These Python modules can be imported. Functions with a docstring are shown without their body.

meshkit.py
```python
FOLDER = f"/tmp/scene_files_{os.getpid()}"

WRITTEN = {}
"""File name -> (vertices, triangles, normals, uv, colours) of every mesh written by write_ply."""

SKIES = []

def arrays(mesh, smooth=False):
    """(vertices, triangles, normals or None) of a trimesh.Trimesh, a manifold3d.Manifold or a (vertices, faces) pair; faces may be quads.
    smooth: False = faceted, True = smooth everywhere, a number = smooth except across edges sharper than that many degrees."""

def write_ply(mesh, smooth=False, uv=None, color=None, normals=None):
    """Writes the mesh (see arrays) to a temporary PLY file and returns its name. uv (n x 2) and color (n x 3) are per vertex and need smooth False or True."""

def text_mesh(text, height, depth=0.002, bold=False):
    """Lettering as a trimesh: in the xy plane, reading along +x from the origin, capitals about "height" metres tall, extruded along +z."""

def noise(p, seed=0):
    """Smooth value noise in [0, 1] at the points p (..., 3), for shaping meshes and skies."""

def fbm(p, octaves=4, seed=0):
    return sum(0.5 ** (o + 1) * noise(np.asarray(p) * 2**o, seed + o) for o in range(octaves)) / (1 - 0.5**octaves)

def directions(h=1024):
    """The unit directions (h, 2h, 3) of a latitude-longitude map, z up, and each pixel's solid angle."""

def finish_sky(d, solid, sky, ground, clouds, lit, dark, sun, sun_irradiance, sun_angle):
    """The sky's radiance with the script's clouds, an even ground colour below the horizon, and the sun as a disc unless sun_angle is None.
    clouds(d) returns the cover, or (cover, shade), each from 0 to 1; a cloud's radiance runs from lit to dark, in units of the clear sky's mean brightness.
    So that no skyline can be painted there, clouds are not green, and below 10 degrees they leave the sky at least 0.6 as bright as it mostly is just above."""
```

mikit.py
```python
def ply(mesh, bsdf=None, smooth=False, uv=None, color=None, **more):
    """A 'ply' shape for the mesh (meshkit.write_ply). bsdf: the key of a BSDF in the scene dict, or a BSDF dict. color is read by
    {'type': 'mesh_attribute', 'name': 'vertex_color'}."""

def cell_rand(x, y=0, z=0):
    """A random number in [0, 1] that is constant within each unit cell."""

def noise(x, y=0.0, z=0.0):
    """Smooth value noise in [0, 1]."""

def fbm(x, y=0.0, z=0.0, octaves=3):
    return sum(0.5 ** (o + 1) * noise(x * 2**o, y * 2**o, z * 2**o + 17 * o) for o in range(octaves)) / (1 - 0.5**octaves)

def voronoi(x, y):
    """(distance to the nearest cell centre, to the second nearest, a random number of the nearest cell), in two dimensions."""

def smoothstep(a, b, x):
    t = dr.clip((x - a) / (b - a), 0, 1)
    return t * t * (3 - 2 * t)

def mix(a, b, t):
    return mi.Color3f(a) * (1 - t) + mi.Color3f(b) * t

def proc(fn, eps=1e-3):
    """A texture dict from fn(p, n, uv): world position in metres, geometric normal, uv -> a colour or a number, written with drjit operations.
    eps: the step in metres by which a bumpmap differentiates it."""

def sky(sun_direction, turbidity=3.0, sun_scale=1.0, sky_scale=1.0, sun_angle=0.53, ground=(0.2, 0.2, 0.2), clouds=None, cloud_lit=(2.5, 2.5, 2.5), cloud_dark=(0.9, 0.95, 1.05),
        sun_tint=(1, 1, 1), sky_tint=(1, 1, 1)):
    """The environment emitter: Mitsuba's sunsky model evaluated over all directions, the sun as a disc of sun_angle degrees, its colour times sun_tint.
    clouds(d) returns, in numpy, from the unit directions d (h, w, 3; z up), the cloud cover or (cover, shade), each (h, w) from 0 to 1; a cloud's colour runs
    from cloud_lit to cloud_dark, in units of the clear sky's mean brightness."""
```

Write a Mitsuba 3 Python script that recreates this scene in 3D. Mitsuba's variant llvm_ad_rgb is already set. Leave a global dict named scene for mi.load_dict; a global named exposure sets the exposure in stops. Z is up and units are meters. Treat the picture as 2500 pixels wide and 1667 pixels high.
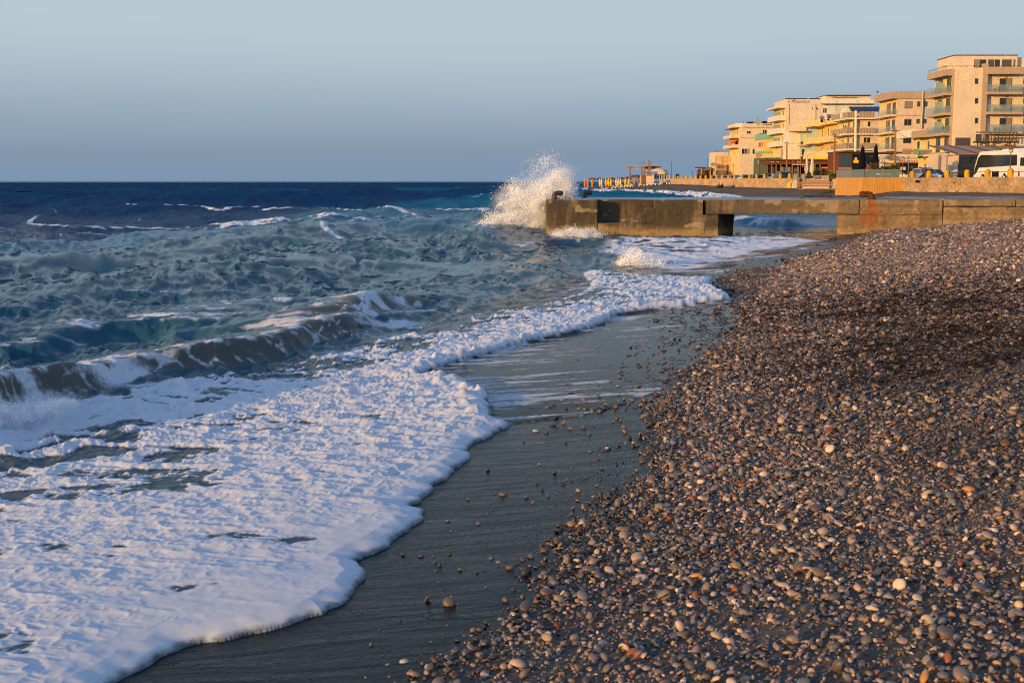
import math, random
import numpy as np, trimesh, mitsuba as mi, drjit as dr, mikit, meshkit
from mikit import noise, fbm, cell_rand, smoothstep, mix
T = mi.ScalarTransform4f
random.seed(7)
RNG = np.random.default_rng(11)
scene, labels = {}, {}

# ---------------------------------------------------------------- camera, sky, exposure
FOC, CX, CY, CAMZ = 3000.0, 1250.0, 833.5, 2.4            # focal length and centre in pixels of a 2500 px wide frame; eye height
TH = math.atan((CY - 445.0) / FOC)                         # the camera looks 7.4 degrees down
CT, ST = math.cos(TH), math.sin(TH)
scene['camera'] = {'type': 'thinlens', 'fov': 2 * math.degrees(math.atan(1250 / FOC)), 'fov_axis': 'x', 'near_clip': 0.5, 'far_clip': 60000.0,
                   'aperture_radius': 0.0032, 'focus_distance': 26.0,
                   'to_world': T().look_at(origin=[0, 0, CAMZ], target=[0, CT, CAMZ - ST], up=[0, 0, 1])}
SUN_EL, SUN_AZ = math.radians(7.0), math.radians(47.0)     # low sun behind the camera, out over the sea on the left
SUN = (-math.sin(SUN_AZ) * math.cos(SUN_EL), -math.cos(SUN_AZ) * math.cos(SUN_EL), math.sin(SUN_EL))


def dusk_veil(d):
    """the even blue band that lies over the horizon away from a setting sun, thinning upwards"""
    el = np.degrees(np.arcsin(np.clip(d[..., 2], -1, 1)))
    toward = (d[..., 0] * SUN[0] + d[..., 1] * SUN[1]) / np.maximum(np.hypot(d[..., 0], d[..., 1]), 1e-6) / math.hypot(SUN[0], SUN[1])
    n = meshkit.fbm(d * np.array([2.5, 2.5, 16.0]), 3, 5) - 0.5
    def ss(a, b, x):
        t = np.clip((x - a) / (b - a), 0, 1)
        return t * t * (3 - 2 * t)
    cover = (1 - ss(14, 34, el + 3 * n)) * (1 - 0.75 * ss(0.1, 0.9, toward))
    shade = 1 - ss(-2.5, 7.5, el + 1.0 * n) + 0.30 * ss(9.0, 16.0, el)
    return cover, shade


scene['sky'] = mikit.sky(SUN, turbidity=3, sky_tint=(1.12, 1.27, 1.75), sun_tint=(0.58, 0.62, 0.66), clouds=dusk_veil,
                         cloud_lit=(0.86, 1.055, 1.17), cloud_dark=(0.20, 0.33, 0.56), ground=(0.05, 0.08, 0.1))
exposure = 3.3


def ray(u, v):
    a, b = (u - CX) / FOC, (CY - v) / FOC
    return a, CT + b * ST, -ST + b * CT


def at(u, v, Y):
    """the point at distance Y along the beach that lies under a pixel of the 2500 px frame"""
    a, dy, dz = ray(u, v)
    return a / dy * Y, Y, CAMZ + dz / dy * Y


def Xa(u, Y): return at(u, 445, Y)[0]
def Za(v, Y): return at(1250, v, Y)[2]
def Ya(u, X): return X / (at(u, 445, 1.0)[0])


def on_level(u, v, z):
    a, dy, dz = ray(u, v)
    t = (z - CAMZ) / dz
    return a * t, dy * t


def sstep(a, b, x):
    t = np.clip((np.asarray(x, float) - a) / (b - a), 0, 1)
    return t * t * (3 - 2 * t)


# ---------------------------------------------------------------- materials
def rgb(*c): return {'type': 'rgb', 'value': list(map(float, c))}
def prin(c, rough=0.6, **k):
    if rough >= 0.7 and not k: return {'type': 'twosided', 'bsdf': {'type': 'diffuse', 'reflectance': rgb(*c) if isinstance(c, (tuple, list)) else c}}
    return {'type': 'twosided', 'bsdf': {'type': 'principled', 'base_color': rgb(*c) if isinstance(c, (tuple, list)) else c, 'roughness': rough, **k}}


MATS = {}
def mat(name, c, rough=0.6, **k):
    scene['m_' + name] = prin(c, rough, **k)
    MATS[name] = 'm_' + name
    return 'm_' + name


# the coast line: where the pebbles begin, x as a function of y
BERM = np.array([(-40, -60), (-13, -20), (-5.2, -4), (-3.0, 0), (-1.75, 2.5), (-0.95, 4), (-0.33, 5.1), (0.40, 7), (0.82, 8.6), (1.50, 12), (3.1, 17.5), (4.3, 22.5), (7.2, 32), (10.4, 39), (14.6, 50.4),
                 (18, 65), (24, 90), (28, 115), (31, 150), (31.5, 190), (29.5, 230), (26.5, 280), (24.5, 318), (22, 370), (20.5, 402), (22, 418), (30, 428), (48, 436), (90, 446)], float)
from scipy.interpolate import PchipInterpolator
_berm = PchipInterpolator(BERM[:, 1], BERM[:, 0])
_slope = PchipInterpolator([-60, 15, 35, 50, 65, 100, 130, 170, 240, 330, 450], [0.13, 0.125, 0.10, 0.085, 0.09, 0.12, 0.16, 0.21, 0.17, 0.14, 0.14])


def shore_s(x, y):
    yy = np.clip(y, -60, 445)
    return (x - _berm(yy)) * 0.95


def z_sand(x, y, fine=True):
    s = shore_s(x, y)
    k = _slope(np.clip(y, -60, 450))
    up = 0.35 + k * np.maximum(s, 0)
    top = 1.62 + 0.45 * sstep(110, 260, y)
    up = top - np.log1p(np.exp(np.clip((top - up) * 6, -30, 30))) / 6          # levels off towards the wall
    down = 0.35 + 0.075 * np.minimum(s, 0)
    down = np.maximum(down, -2.2)
    z = np.where(s > 0, up, down)
    z = z + 0.03 * np.exp(-(s / 0.5) ** 2) * 0.5
    p = np.stack([x, y, 0 * x], -1)
    z = z + 0.10 * sstep(0.2, 3, s) * (meshkit.fbm(p * np.array([0.55, 0.35, 1]), 3, 3) - 0.5)
    if fine:
        z = z + (0.006 + 0.03 * sstep(0, 2, s)) * (meshkit.fbm(p * np.array([1.6, 3.0, 1]), 3, 9) - 0.5)
    return z


def fan(y_list, a0, a1, n):
    """a ground grid that is fine near the camera: rows at distances y_list, n columns over the slopes a0..a1 (x / y)"""
    a = np.linspace(a0, a1, n)
    y = np.asarray(y_list)[:, None] + 0 * a
    x = a * np.maximum(y, 3.0)
    r, c = len(y_list), n
    i = np.arange(r * c).reshape(r, c)
    q = np.stack([i[:-1, :-1], i[:-1, 1:], i[1:, 1:], i[1:, :-1]], -1).reshape(-1, 4)
    return x.ravel(), y.ravel(), q


def tri(q): return np.vstack([q[:, [0, 1, 2]], q[:, [0, 2, 3]]])


def compact(v, f, *extra):
    used = np.unique(f)
    new = np.full(len(v), -1)
    new[used] = np.arange(len(used))
    return (v[used], new[f], *[e[used] for e in extra])


def rows(v0, v1, step, z=0.2):
    """distances whose rows stand about `step` pixels apart"""
    return np.array([on_level(1250, v, z)[1] for v in np.arange(v0, v1, -step)])


# ---------------------------------------------------------------- beach: sand under everything
def sand_color(p, n, uv):
    wet = uv.x                                           # 1 = soaked sand of the swash zone
    g = fbm(p.x * 60, p.y * 60, 0, octaves=3)
    streak = fbm(p.x * 2.2 + 0.4 * noise(p.x * 3, p.y * 5), p.y * 13, 3.0, octaves=4)
    blotch = fbm(p.x * 0.9, p.y * 0.6, 5.0, octaves=3)
    dry = mix((0.050, 0.042, 0.036), (0.115, 0.095, 0.076), smoothstep(0.25, 0.75, 0.6 * g + 0.4 * blotch))
    damp = mix((0.007, 0.008, 0.010), (0.017, 0.018, 0.020), smoothstep(0.3, 0.75, 0.35 * g + 0.65 * streak))
    return mix(dry, damp, wet)


def sand_rough(p, n, uv):
    streak = fbm(p.x * 2.2, p.y * 13, 3.0, octaves=3)
    return 0.75 * (1 - uv.x) + uv.x * (0.17 + 0.12 * smoothstep(0.35, 0.7, streak))


def sand_bump(p, n, uv):
    w = p.y * 15 + 2.5 * noise(p.x * 1.3, p.y * 2.0)
    return 0.6 * fbm(p.x * 2.6, w, 1.0, octaves=3) + 0.22 * fbm(p.x * 90, p.y * 90, 2.0, octaves=2)


scene['m_sand'] = {'type': 'twosided', 'bsdf': {'type': 'bumpmap', 'arbitrary': mikit.proc(sand_bump, 4e-3), 'scale': 0.010,
                   'bsdf': {'type': 'principled', 'base_color': mikit.proc(sand_color), 'roughness': mikit.proc(sand_rough), 'specular': 0.055}}}
ys = np.concatenate([np.linspace(-30, 3.2, 12), rows(1900, 583, 5, 0.5)])
x, y, q = fan(ys, -0.75, 0.62, 330)
x = np.where(y < 3.0, x * np.maximum(1, (3.2 - y) / 3), x)
y2 = np.concatenate([[ys[-1]], np.arange(math.ceil(ys[-1]) + 1, 200, 1.0), np.arange(200, 452, 3.0)])
xs2, yy2 = np.meshgrid(np.linspace(0, 1, 60), y2)
lo2 = _berm(np.clip(yy2, -60, 445)) - 9
hi2 = np.where(yy2 < 299, 38.25, 48.0)
hi2[0] = 37
n0 = len(x)
gq = np.arange(xs2.size).reshape(xs2.shape) + n0
q = np.vstack([q, np.stack([gq[:-1, :-1], gq[:-1, 1:], gq[1:, 1:], gq[1:, :-1]], -1).reshape(-1, 4)])
x, y = np.concatenate([x, (lo2 + (hi2 - lo2) * xs2).ravel()]), np.concatenate([y, yy2.ravel()])
z = z_sand(x, y)
S = shore_s(x, y)
v = np.stack([x, y, z], -1)
f = tri(q)
f = f[(S[f].max(1) > -9.5) & ((x[f] < 38.8) | (y[f] > 298)).all(1)]
uvw = np.stack([1 - sstep(-0.05, 0.5, S + 0.25 * (meshkit.noise(v * 1.3, 3) - 0.5)), 0 * S], -1)
v2, f2, uv2 = compact(v, f, uvw)
scene['beach'] = mikit.ply((v2, f2), 'm_sand', smooth=True, uv=uv2)
labels['beach'] = {'kind': 'structure', 'label': 'sloping pebble beach with a dark band of wet sand along the swash'}

# ---------------------------------------------------------------- sea: one sheet with chop, breakers, swash and foam
def lv(pts, z=0.22): return np.array([on_level(u, v, z)[:2] for u, v in pts])


def sdist(px, py, poly, closed=True):
    """distance to a polyline; for a closed one positive inside. Also the parameter of the nearest point (index + fraction) and the side."""
    P = np.asarray(poly, float)
    A, B = (P, np.roll(P, -1, 0)) if closed else (P[:-1], P[1:])
    best = np.full(px.shape, 1e9); par = np.zeros(px.shape); side = np.zeros(px.shape); inside = np.zeros(px.shape, bool)
    for k, (a, b) in enumerate(zip(A, B)):
        d = b - a
        L = max(d @ d, 1e-12)
        rx, ry = px - a[0], py - a[1]
        t = np.clip((rx * d[0] + ry * d[1]) / L, 0, 1)
        dist = np.hypot(rx - t * d[0], ry - t * d[1])
        m = dist < best
        best = np.where(m, dist, best); par = np.where(m, k + t, par); side = np.where(m, d[0] * ry - d[1] * rx, side)
        if closed:
            c = (a[1] > py) != (b[1] > py)
            if c.any():
                xc = a[0] + (py - a[1]) / (d[1] if abs(d[1]) > 1e-12 else 1e-12) * d[0]
                inside ^= c & (px < xc)
    if closed:
        return np.where(inside, best, -best)
    return best, par, side


def catmull(P, n=6):
    P = np.asarray(P, float)
    Q = np.vstack([2 * P[0] - P[1], P, 2 * P[-1] - P[-2]])
    out = []
    for i in range(1, len(Q) - 2):
        p0, p1, p2, p3 = Q[i - 1:i + 3]
        for t in np.linspace(0, 1, n, endpoint=False):
            out.append(0.5 * (2 * p1 + (p2 - p0) * t + (2 * p0 - 5 * p1 + 4 * p2 - p3) * t * t + (3 * p1 - p0 - 3 * p2 + p3) * t ** 3))
    return np.vstack([out, P[-1:]])


EDGE_A = [(-500, 2050), (0, 1800), (200, 1720), (295, 1666), (344, 1640), (417, 1601), (494, 1588), (593, 1574), (689, 1559), (804, 1534), (842, 1510), (890, 1470), (897, 1434), (862, 1392), (880, 1378), (940, 1357),
          (1000, 1318), (1024, 1292), (1021, 1266), (998, 1246), (1030, 1232), (1060, 1208), (1056, 1196), (1117, 1155), (1155, 1134), (1120, 1112), (1160, 1094), (1198, 1074), (1236, 1051)]
FRONT = [(1197, 1034), (1206, 1010), (1190, 984), (1168, 962), (1130, 930), (1080, 922), (1024, 908), (1050, 890), (1083, 880), (1206, 851), (1266, 832), (1368, 815), (1453, 800), (1504, 772), (1580, 764), (1687, 759), (1784, 752),
         (1786, 736), (1746, 715), (1725, 706), (1740, 690)]
THIN = [(1325, 1021), (1423, 1019), (1440, 1013), (1500, 1002), (1560, 994), (1597, 974), (1630, 952), (1665, 936), (1700, 915), (1729, 889), (1765, 866), (1793, 838), (1823, 813), (1812, 790), (1801, 762), (1786, 736), (1746, 715),
        (1740, 692), (1765, 668), (1824, 641), (1900, 629), (1943, 618), (2000, 607), (2045, 598), (2000, 593), (2030, 584), (2052, 579)]
BACK = [(1640, 676), (1529, 662), (1470, 652), (1423, 657), (1440, 690), (1400, 716), (1325, 736), (1240, 745), (1112, 759), (1040, 770), (900, 826), (760, 852), (631, 883), (497, 906), (383, 925), (291, 953), (199, 967), (153, 1002), (76, 1032),
        (0, 1055), (-150, 1100), (-500, 1250)]
BREAK1 = [(-500, 1200), (-150, 1096), (0, 1052), (76, 1030), (153, 1000), (291, 952), (383, 925), (497, 906), (631, 883), (760, 850), (893, 806), (980, 790)]
edge_a = lv(EDGE_A)
W_poly = np.vstack([edge_a, lv(THIN[:-8], 0.3), lv(THIN[-8:], 0.25), [[_berm(y) + 0.35, y] for y in (56, 60, 70, 85, 100, 120, 140, 160, 180, 200, 225, 250, 280, 300, 318, 345, 370, 390, 402, 412, 418)],
                    [(30, 429), (48, 437), (95, 447), (3000, 600), (60000, 60000), (-60000, 60000), (-6000, 100), (-60, -20), (-8, 2)]])
T_poly = np.vstack([edge_a, lv(FRONT), lv(BACK), [[-9, 6], [-8, 2.5]]])
front_c, edge_c = lv(FRONT), edge_a
J_poly = lv([(1440, 600), (1500, 578), (1640, 590), (1760, 584), (1860, 577), (1990, 590), (2045, 598), (1940, 620), (1820, 642), (1740, 690), (1600, 670), (1470, 650), (1420, 625)], 0.1)

COARSE = np.concatenate([np.geomspace(1300, 14000, 16)])
rows_y = np.concatenate([rows(1800, 640, 2.3, 0.2), rows(640, 560, 1.5, 0.1), rows(560, 450, 0.8, 0.05), COARSE])
rows_y = rows_y[np.concatenate([[True], np.diff(rows_y) > 0])]
cols = np.concatenate([np.linspace(-2.2, -0.62, 14), np.linspace(-0.6, -0.47, 30), np.linspace(-0.468, 0.36, 1120), np.linspace(0.365, 0.45, 20), np.linspace(0.5, 2.2, 14)])
A_, Y_ = np.meshgrid(cols, rows_y)
X_ = A_ * Y_
gx, gy = X_.ravel(), Y_.ravel()
gi = np.arange(len(gx)).reshape(X_.shape)
quads = np.stack([gi[:-1, :-1], gi[:-1, 1:], gi[1:, 1:], gi[1:, :-1]], -1).reshape(-1, 4)
drow = np.gradient(rows_y)
spacing = np.repeat(np.maximum(drow, 0.0008 * rows_y), len(cols))
# scalloped edges: the query points are wobbled a little before distances are taken
gp = np.stack([gx, gy, 0 * gx], -1)
near = gy < 60
wob = np.zeros((2, len(gx)))
for k in (0, 1):
    wob[k, near] = 0.10 * (meshkit.noise(gp[near] * 4.2, 21 + k) - 0.5) + 0.05 * (meshkit.noise(gp[near] * 11, 31 + k) - 0.5)
dW = sdist(gx + wob[0], gy + wob[1], W_poly)
sel = (dW > -0.45) | ((gy > 330) & (dW > -4))
keepq = sel[quads].any(1)
used = np.unique(quads[keepq])
remap = np.full(len(gx), -1); remap[used] = np.arange(len(used))
quads = remap[quads[keepq]]
gx, gy, gp, spacing, dW = gx[used], gy[used], gp[used], spacing[used], dW[used]
wob = wob[:, used]
near = gy < 62
zs = z_sand(gx, gy, fine=True)
ss_ = shore_s(gx, gy)
dT = np.full(len(gx), -9.0); dT[near] = sdist(gx[near] + wob[0, near], gy[near] + wob[1, near], T_poly)
dJ = np.full(len(gx), -9.0); dJ[near] = sdist(gx[near], gy[near], J_poly)
dF = np.full(len(gx), 9.0); dF[near] = sdist(gx[near] + wob[0, near], gy[near] + wob[1, near], front_c, False)[0]
dB = np.full(len(gx), 9.0); dB[near] = sdist(gx[near], gy[near], lv(BACK), False)[0]


def N(sx, sy, seed, octaves=1, rot=0.0, pts=None):
    p = gp if pts is None else pts
    c, s = math.cos(rot), math.sin(rot)
    return meshkit.fbm(np.stack([(p[:, 0] * c - p[:, 1] * s) / sx, (p[:, 0] * s + p[:, 1] * c) / sy, 0 * p[:, 0]], -1), octaves, seed)


# open water: ridged chop at five scales; a scale is left out where the rows of the mesh could not carry it
ROT = -0.30
eta = np.zeros(len(gx))
far_out = sstep(2, 14, -ss_)
ridge_hi = None
for L, amp, seed, sharp in ((46, 1.6, 40, 1.0), (19, 1.0, 41, 1.4), (7.5, 0.40, 42, 1.5), (3.1, 0.19, 43, 1.5), (1.35, 0.15, 44, 1.7), (0.6, 0.12, 45, 1.8), (0.27, 0.065, 46, 1.6), (0.12, 0.022, 47, 1.2)):
    fade = 1 - sstep(L * 0.6, L * 1.6, spacing)
    if L > 10: fade = fade * sstep(15, 90, gy + 0.5 * np.abs(gx))
    w = 0.35 * N(L * 2, L * 2, seed + 60) * L
    q = gp.copy(); q[:, 0] += w; q[:, 1] += 0.5 * w
    n = N(L * 0.8, L * 2.0 if L > 1 else L * 1.6, seed, 2, ROT, q)
    n = np.clip(0.5 + 1.25 * (n - 0.5), 0, 1)
    r = (1 - np.abs(2 * n - 1)) ** sharp
    if L == 7.5: ridge_hi = r
    if L == 3.1: ridge_mid = r
    eta += fade * amp * (r - 0.45) * (0.22 + 0.78 * far_out * (0.30 + 0.70 * sstep(30, 80, gy)) if L > 2 else 0.45 + 0.55 * far_out)
eta *= np.where(near, 1, np.minimum(1, 0.75 + gy / 900))
swell = 0.16 * np.sin((-0.93 * gx + 0.36 * gy) * 2 * np.pi / 9.0 + 5.0 * N(16, 16, 71)) * sstep(3, 9, -ss_) * (1 - sstep(60, 110, gy))
eta += swell

# breakers: (line of the foot, heights along it, steepness); positive q is seaward of the foot
foamy = np.zeros(len(gx)); shift = np.zeros((len(gx), 2)); face = np.zeros(len(gx)); hb_all = np.zeros(len(gx))


def breaker(line, heights, face_w, back_w, lip, seed, wobble=0.25, lim=None):
    global eta
    P = catmull(line)
    hs = np.interp(np.linspace(0, 1, len(P)), np.linspace(0, 1, len(heights)), heights)
    m = (gx > P[:, 0].min() - 12) & (gx < P[:, 0].max() + 12) & (gy > P[:, 1].min() - 8) & (gy < P[:, 1].max() + 8)
    ii = np.nonzero(m)[0]
    wv = wobble * (meshkit.fbm(gp[ii] * 1.1, 3, seed) - 0.5) * 2
    d, par, side = sdist(gx[ii], gy[ii], P, False)
    q = np.where(side > 0, d, -d) + wv * face_w
    ends = sstep(0, 2.5, par) * (1 - sstep(len(P) - 4.5, len(P) - 1.2, par))
    A = np.interp(par, np.arange(len(P)), hs) * ends * (0.72 + 0.56 * meshkit.fbm(gp[ii] * np.array([0.7, 0.7, 1]), 2, seed + 1))
    A = np.where(d > (back_w * 5 + 2), 0, A)
    prof = sstep(0, face_w, q) ** 0.8 * np.exp(-(np.maximum(q - face_w, 0) / back_w) ** 1.25)
    h = A * prof
    hb_all[ii] = np.maximum(hb_all[ii], h)
    eta[ii] = eta[ii] * (1 - 0.7 * np.minimum(1, prof * (A > 0.02))) + h
    t = np.gradient(P, axis=0); t /= np.linalg.norm(t, axis=1, keepdims=True)
    tt = t[np.clip(par.astype(int), 0, len(P) - 1)]
    nrm = np.stack([-tt[:, 1], tt[:, 0]], -1)                      # to the side that counts as positive: seaward
    shift[ii] -= nrm * (lip * A * sstep(0.45, 1.0, prof) * (q < face_w * 2.2))[:, None]
    return ii, q, par / (len(P) - 1), A, prof


b1_line = lv(BREAK1, 0.12)
ii, q, tpar, A, prof = breaker(b1_line, [0.52, 0.56, 0.56, 0.54, 0.46, 0.36, 0.30, 0.34, 0.36, 0.33, 0.28, 0.15], 0.42, 1.1, 0.16, 81)
left = 1 - sstep(0.30, 0.46, tpar)                                     # the part that is already tumbling
on = (A > 0.05)
streak = meshkit.fbm(np.stack([tpar * 210 + 1.5 * q, q * 0.7, 0 * q], -1), 3, 83)
lace = meshkit.fbm(gp[ii] * np.array([5, 5, 1]), 3, 84)
lines = 1 - np.abs(2 * meshkit.fbm(gp[ii] * np.array([2.6, 2.6, 1]) + 0.5, 2, 85) - 1)
fo = np.zeros(len(ii))
facem = sstep(-0.12, 0.05, q) * (1 - sstep(0.55, 1.1, q))
fo = np.maximum(fo, left * facem * sstep(0.40, 0.78, streak + 0.10 * sstep(0.2, 0.0, q)) * 0.62)
fo = np.maximum(fo, left * sstep(-1.0, -0.2, q) * (1 - sstep(0.08, 0.26, q + 0.2 * (lace - 0.5))))
fo = np.maximum(fo, np.exp(-((tpar - 0.49) / 0.06) ** 2) * facem * sstep(0.34, 0.6, lace + 0.12))
fo = np.maximum(fo, (1 - left) * facem * sstep(0.90, 0.99, lines) * 0.6)
fo = np.maximum(fo, sstep(0.25, 0.42, q) * (1 - sstep(0.6, 1.3, q)) * sstep(0.46, 0.66, lace) * 0.9)
foamy[ii] = np.maximum(foamy[ii], fo * on)
face[ii] = np.maximum(face[ii], facem * on)
lump1 = np.zeros(len(gx)); lump1[ii] = left * on * sstep(-0.5, -0.1, q) * (1 - sstep(0.1, 0.35, q))

b2 = lv([(760, 826), (830, 800), (893, 790), (960, 764), (1030, 746), (1100, 735)], 0.12)
ii, q, tpar, A, prof = breaker(b2, [0.2, 0.36, 0.44, 0.40, 0.26, 0.08], 0.5, 1.3, 0.12, 91)
lace = meshkit.fbm(gp[ii] * np.array([4, 4, 1]), 3, 94)
facem = sstep(-0.15, 0.1, q) * (1 - sstep(0.7, 1.3, q))
fo = facem * (sstep(0.40, 0.6, lace) * np.exp(-((tpar - 0.48) / 0.22) ** 2) + sstep(0.6, 0.75, lace) * 0.6)
foamy[ii] = np.maximum(foamy[ii], np.minimum(1, fo) * (A > 0.05)); face[ii] = np.maximum(face[ii], facem * (A > 0.05))
# low crests farther out, a few of them capped
for k, (line, hs, fm) in enumerate((
        ([(160, 845), (260, 815), (390, 800), (500, 806)], [0.1, 0.3, 0.3, 0.1], 0.6), ([(440, 790), (600, 765), (720, 745), (800, 742)], [0.1, 0.26, 0.3, 0.1], 0.75),
        ([(20, 760), (110, 735), (220, 745)], [0.1, 0.34, 0.1], 0.25), ([(480, 640), (640, 600), (760, 606), (900, 612)], [0.2, 0.55, 0.5, 0.2], 0.05), ([(40, 660), (160, 648), (300, 655)], [0.1, 0.45, 0.1], 0.05),
        ([(760, 668), (880, 650), (990, 660)], [0.1, 0.4, 0.1], 0.15), ([(1180, 690), (1250, 655), (1350, 645)], [0.1, 0.3, 0.1], 0.2), ([(1290, 612), (1400, 596), (1500, 602), (1560, 600)], [0.1, 0.42, 0.45, 0.1], 0.55))):
    ii, q, tpar, A, prof = breaker(lv(line, 0.1), [0.55 * h for h in hs], 0.8, 1.6, 0.0, 100 + 3 * k, 0.5)
    lace = meshkit.fbm(gp[ii] * np.array([3.2, 3.2, 1]), 3, 140 + k)
    foamy[ii] = np.maximum(foamy[ii], fm * sstep(0.3, 0.7, q) * (1 - sstep(0.9, 2.2, q)) * sstep(0.5, 0.64, lace) * (A > 0.06) * 1.2)
for k, (line, hs, fm) in enumerate((
        ([(15, 345), (19.5, 300), (22.5, 262), (25.5, 222), (27.5, 185), (28.5, 160)], [0.5, 0.9, 0.95, 0.9, 0.8, 0.4], 1.0), ([(5, 350), (12, 285), (17, 235), (21, 195), (24.5, 150), (26, 125)], [0.3, 0.8, 0.85, 0.8, 0.6, 0.3], 0.9),
        ([(-14, 300), (-6, 292), (2, 296), (9, 310)], [0.4, 0.9, 0.9, 0.4], 1.0), ([(10.8, 72), (12.0, 64), (13.6, 57.5)], [0.2, 0.6, 0.5], 0.6), ([(-62, 290), (-52, 285), (-44, 290)], [0.4, 1.2, 0.4], 1.0),
        ([(16, 125), (19.5, 108), (21.5, 92)], [0.3, 0.6, 0.4], 0.7))):
    ii, q, tpar, A, prof = breaker(line, hs, 2.0 if k not in (3, 5) else 0.9, 5.0 if k not in (3, 5) else 1.6, 0.3, 170 + 3 * k, 0.5)
    lace = meshkit.fbm(gp[ii] * np.array([0.9, 0.9, 1]), 3, 190 + k)
    foamy[ii] = np.maximum(foamy[ii], fm * sstep(-1.0, 0.4, q) * (1 - sstep(3.0, 8.0, q)) * sstep(0.30, 0.5, lace) * (A > 0.12))
caps = sstep(0.90, 0.98, ridge_hi) * sstep(0.70, 0.80, N(26, 26, 77, 2)) * (gy > 45) * (gy < 330) + sstep(0.93, 0.99, ridge_mid) * sstep(0.70, 0.80, N(11, 11, 78, 2)) * (gy > 30) * (gy < 140)
foamy = np.maximum(foamy, np.clip(caps, 0, 1) * sstep(8, 20, -ss_))

# swash: a sheet that lies on the sand; thick foam over its larger part, a thin film beyond
bil = lambda sx, seed, ex=1.0: np.abs(2 * N(sx, sx * 0.8, seed, 1, 0.35) - 1) ** ex
inT = sstep(-0.05, 0.08, dT)
lumps = np.zeros(len(gx))
lump_n = 0.34 * (1 - bil(0.46, 201, 0.9)) + 0.32 * (1 - bil(0.21, 202, 0.9)) + 0.22 * (1 - bil(0.095, 203)) + 0.12 * (1 - bil(0.042, 206))
lump_n2 = N(0.62, 0.20, 204, 3, -0.15)
quiet = np.zeros(len(gx))
for (u, v_, r) in ((620, 1480, 0.75), (860, 1320, 0.5), (760, 1440, 0.5), (330, 1590, 0.35)):            # smooth cushions behind the lip
    c = on_level(u, v_, 0.25)
    quiet = np.maximum(quiet, np.exp(-((gx - c[0]) ** 2 + (gy - c[1]) ** 2) / r ** 2))
lump_h = (0.048 + 0.05 * sstep(7, 12, gy) * (1 - sstep(20, 40, gy))) * (1 - 0.75 * quiet) * sstep(-0.02, 0.35, dT)
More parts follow.
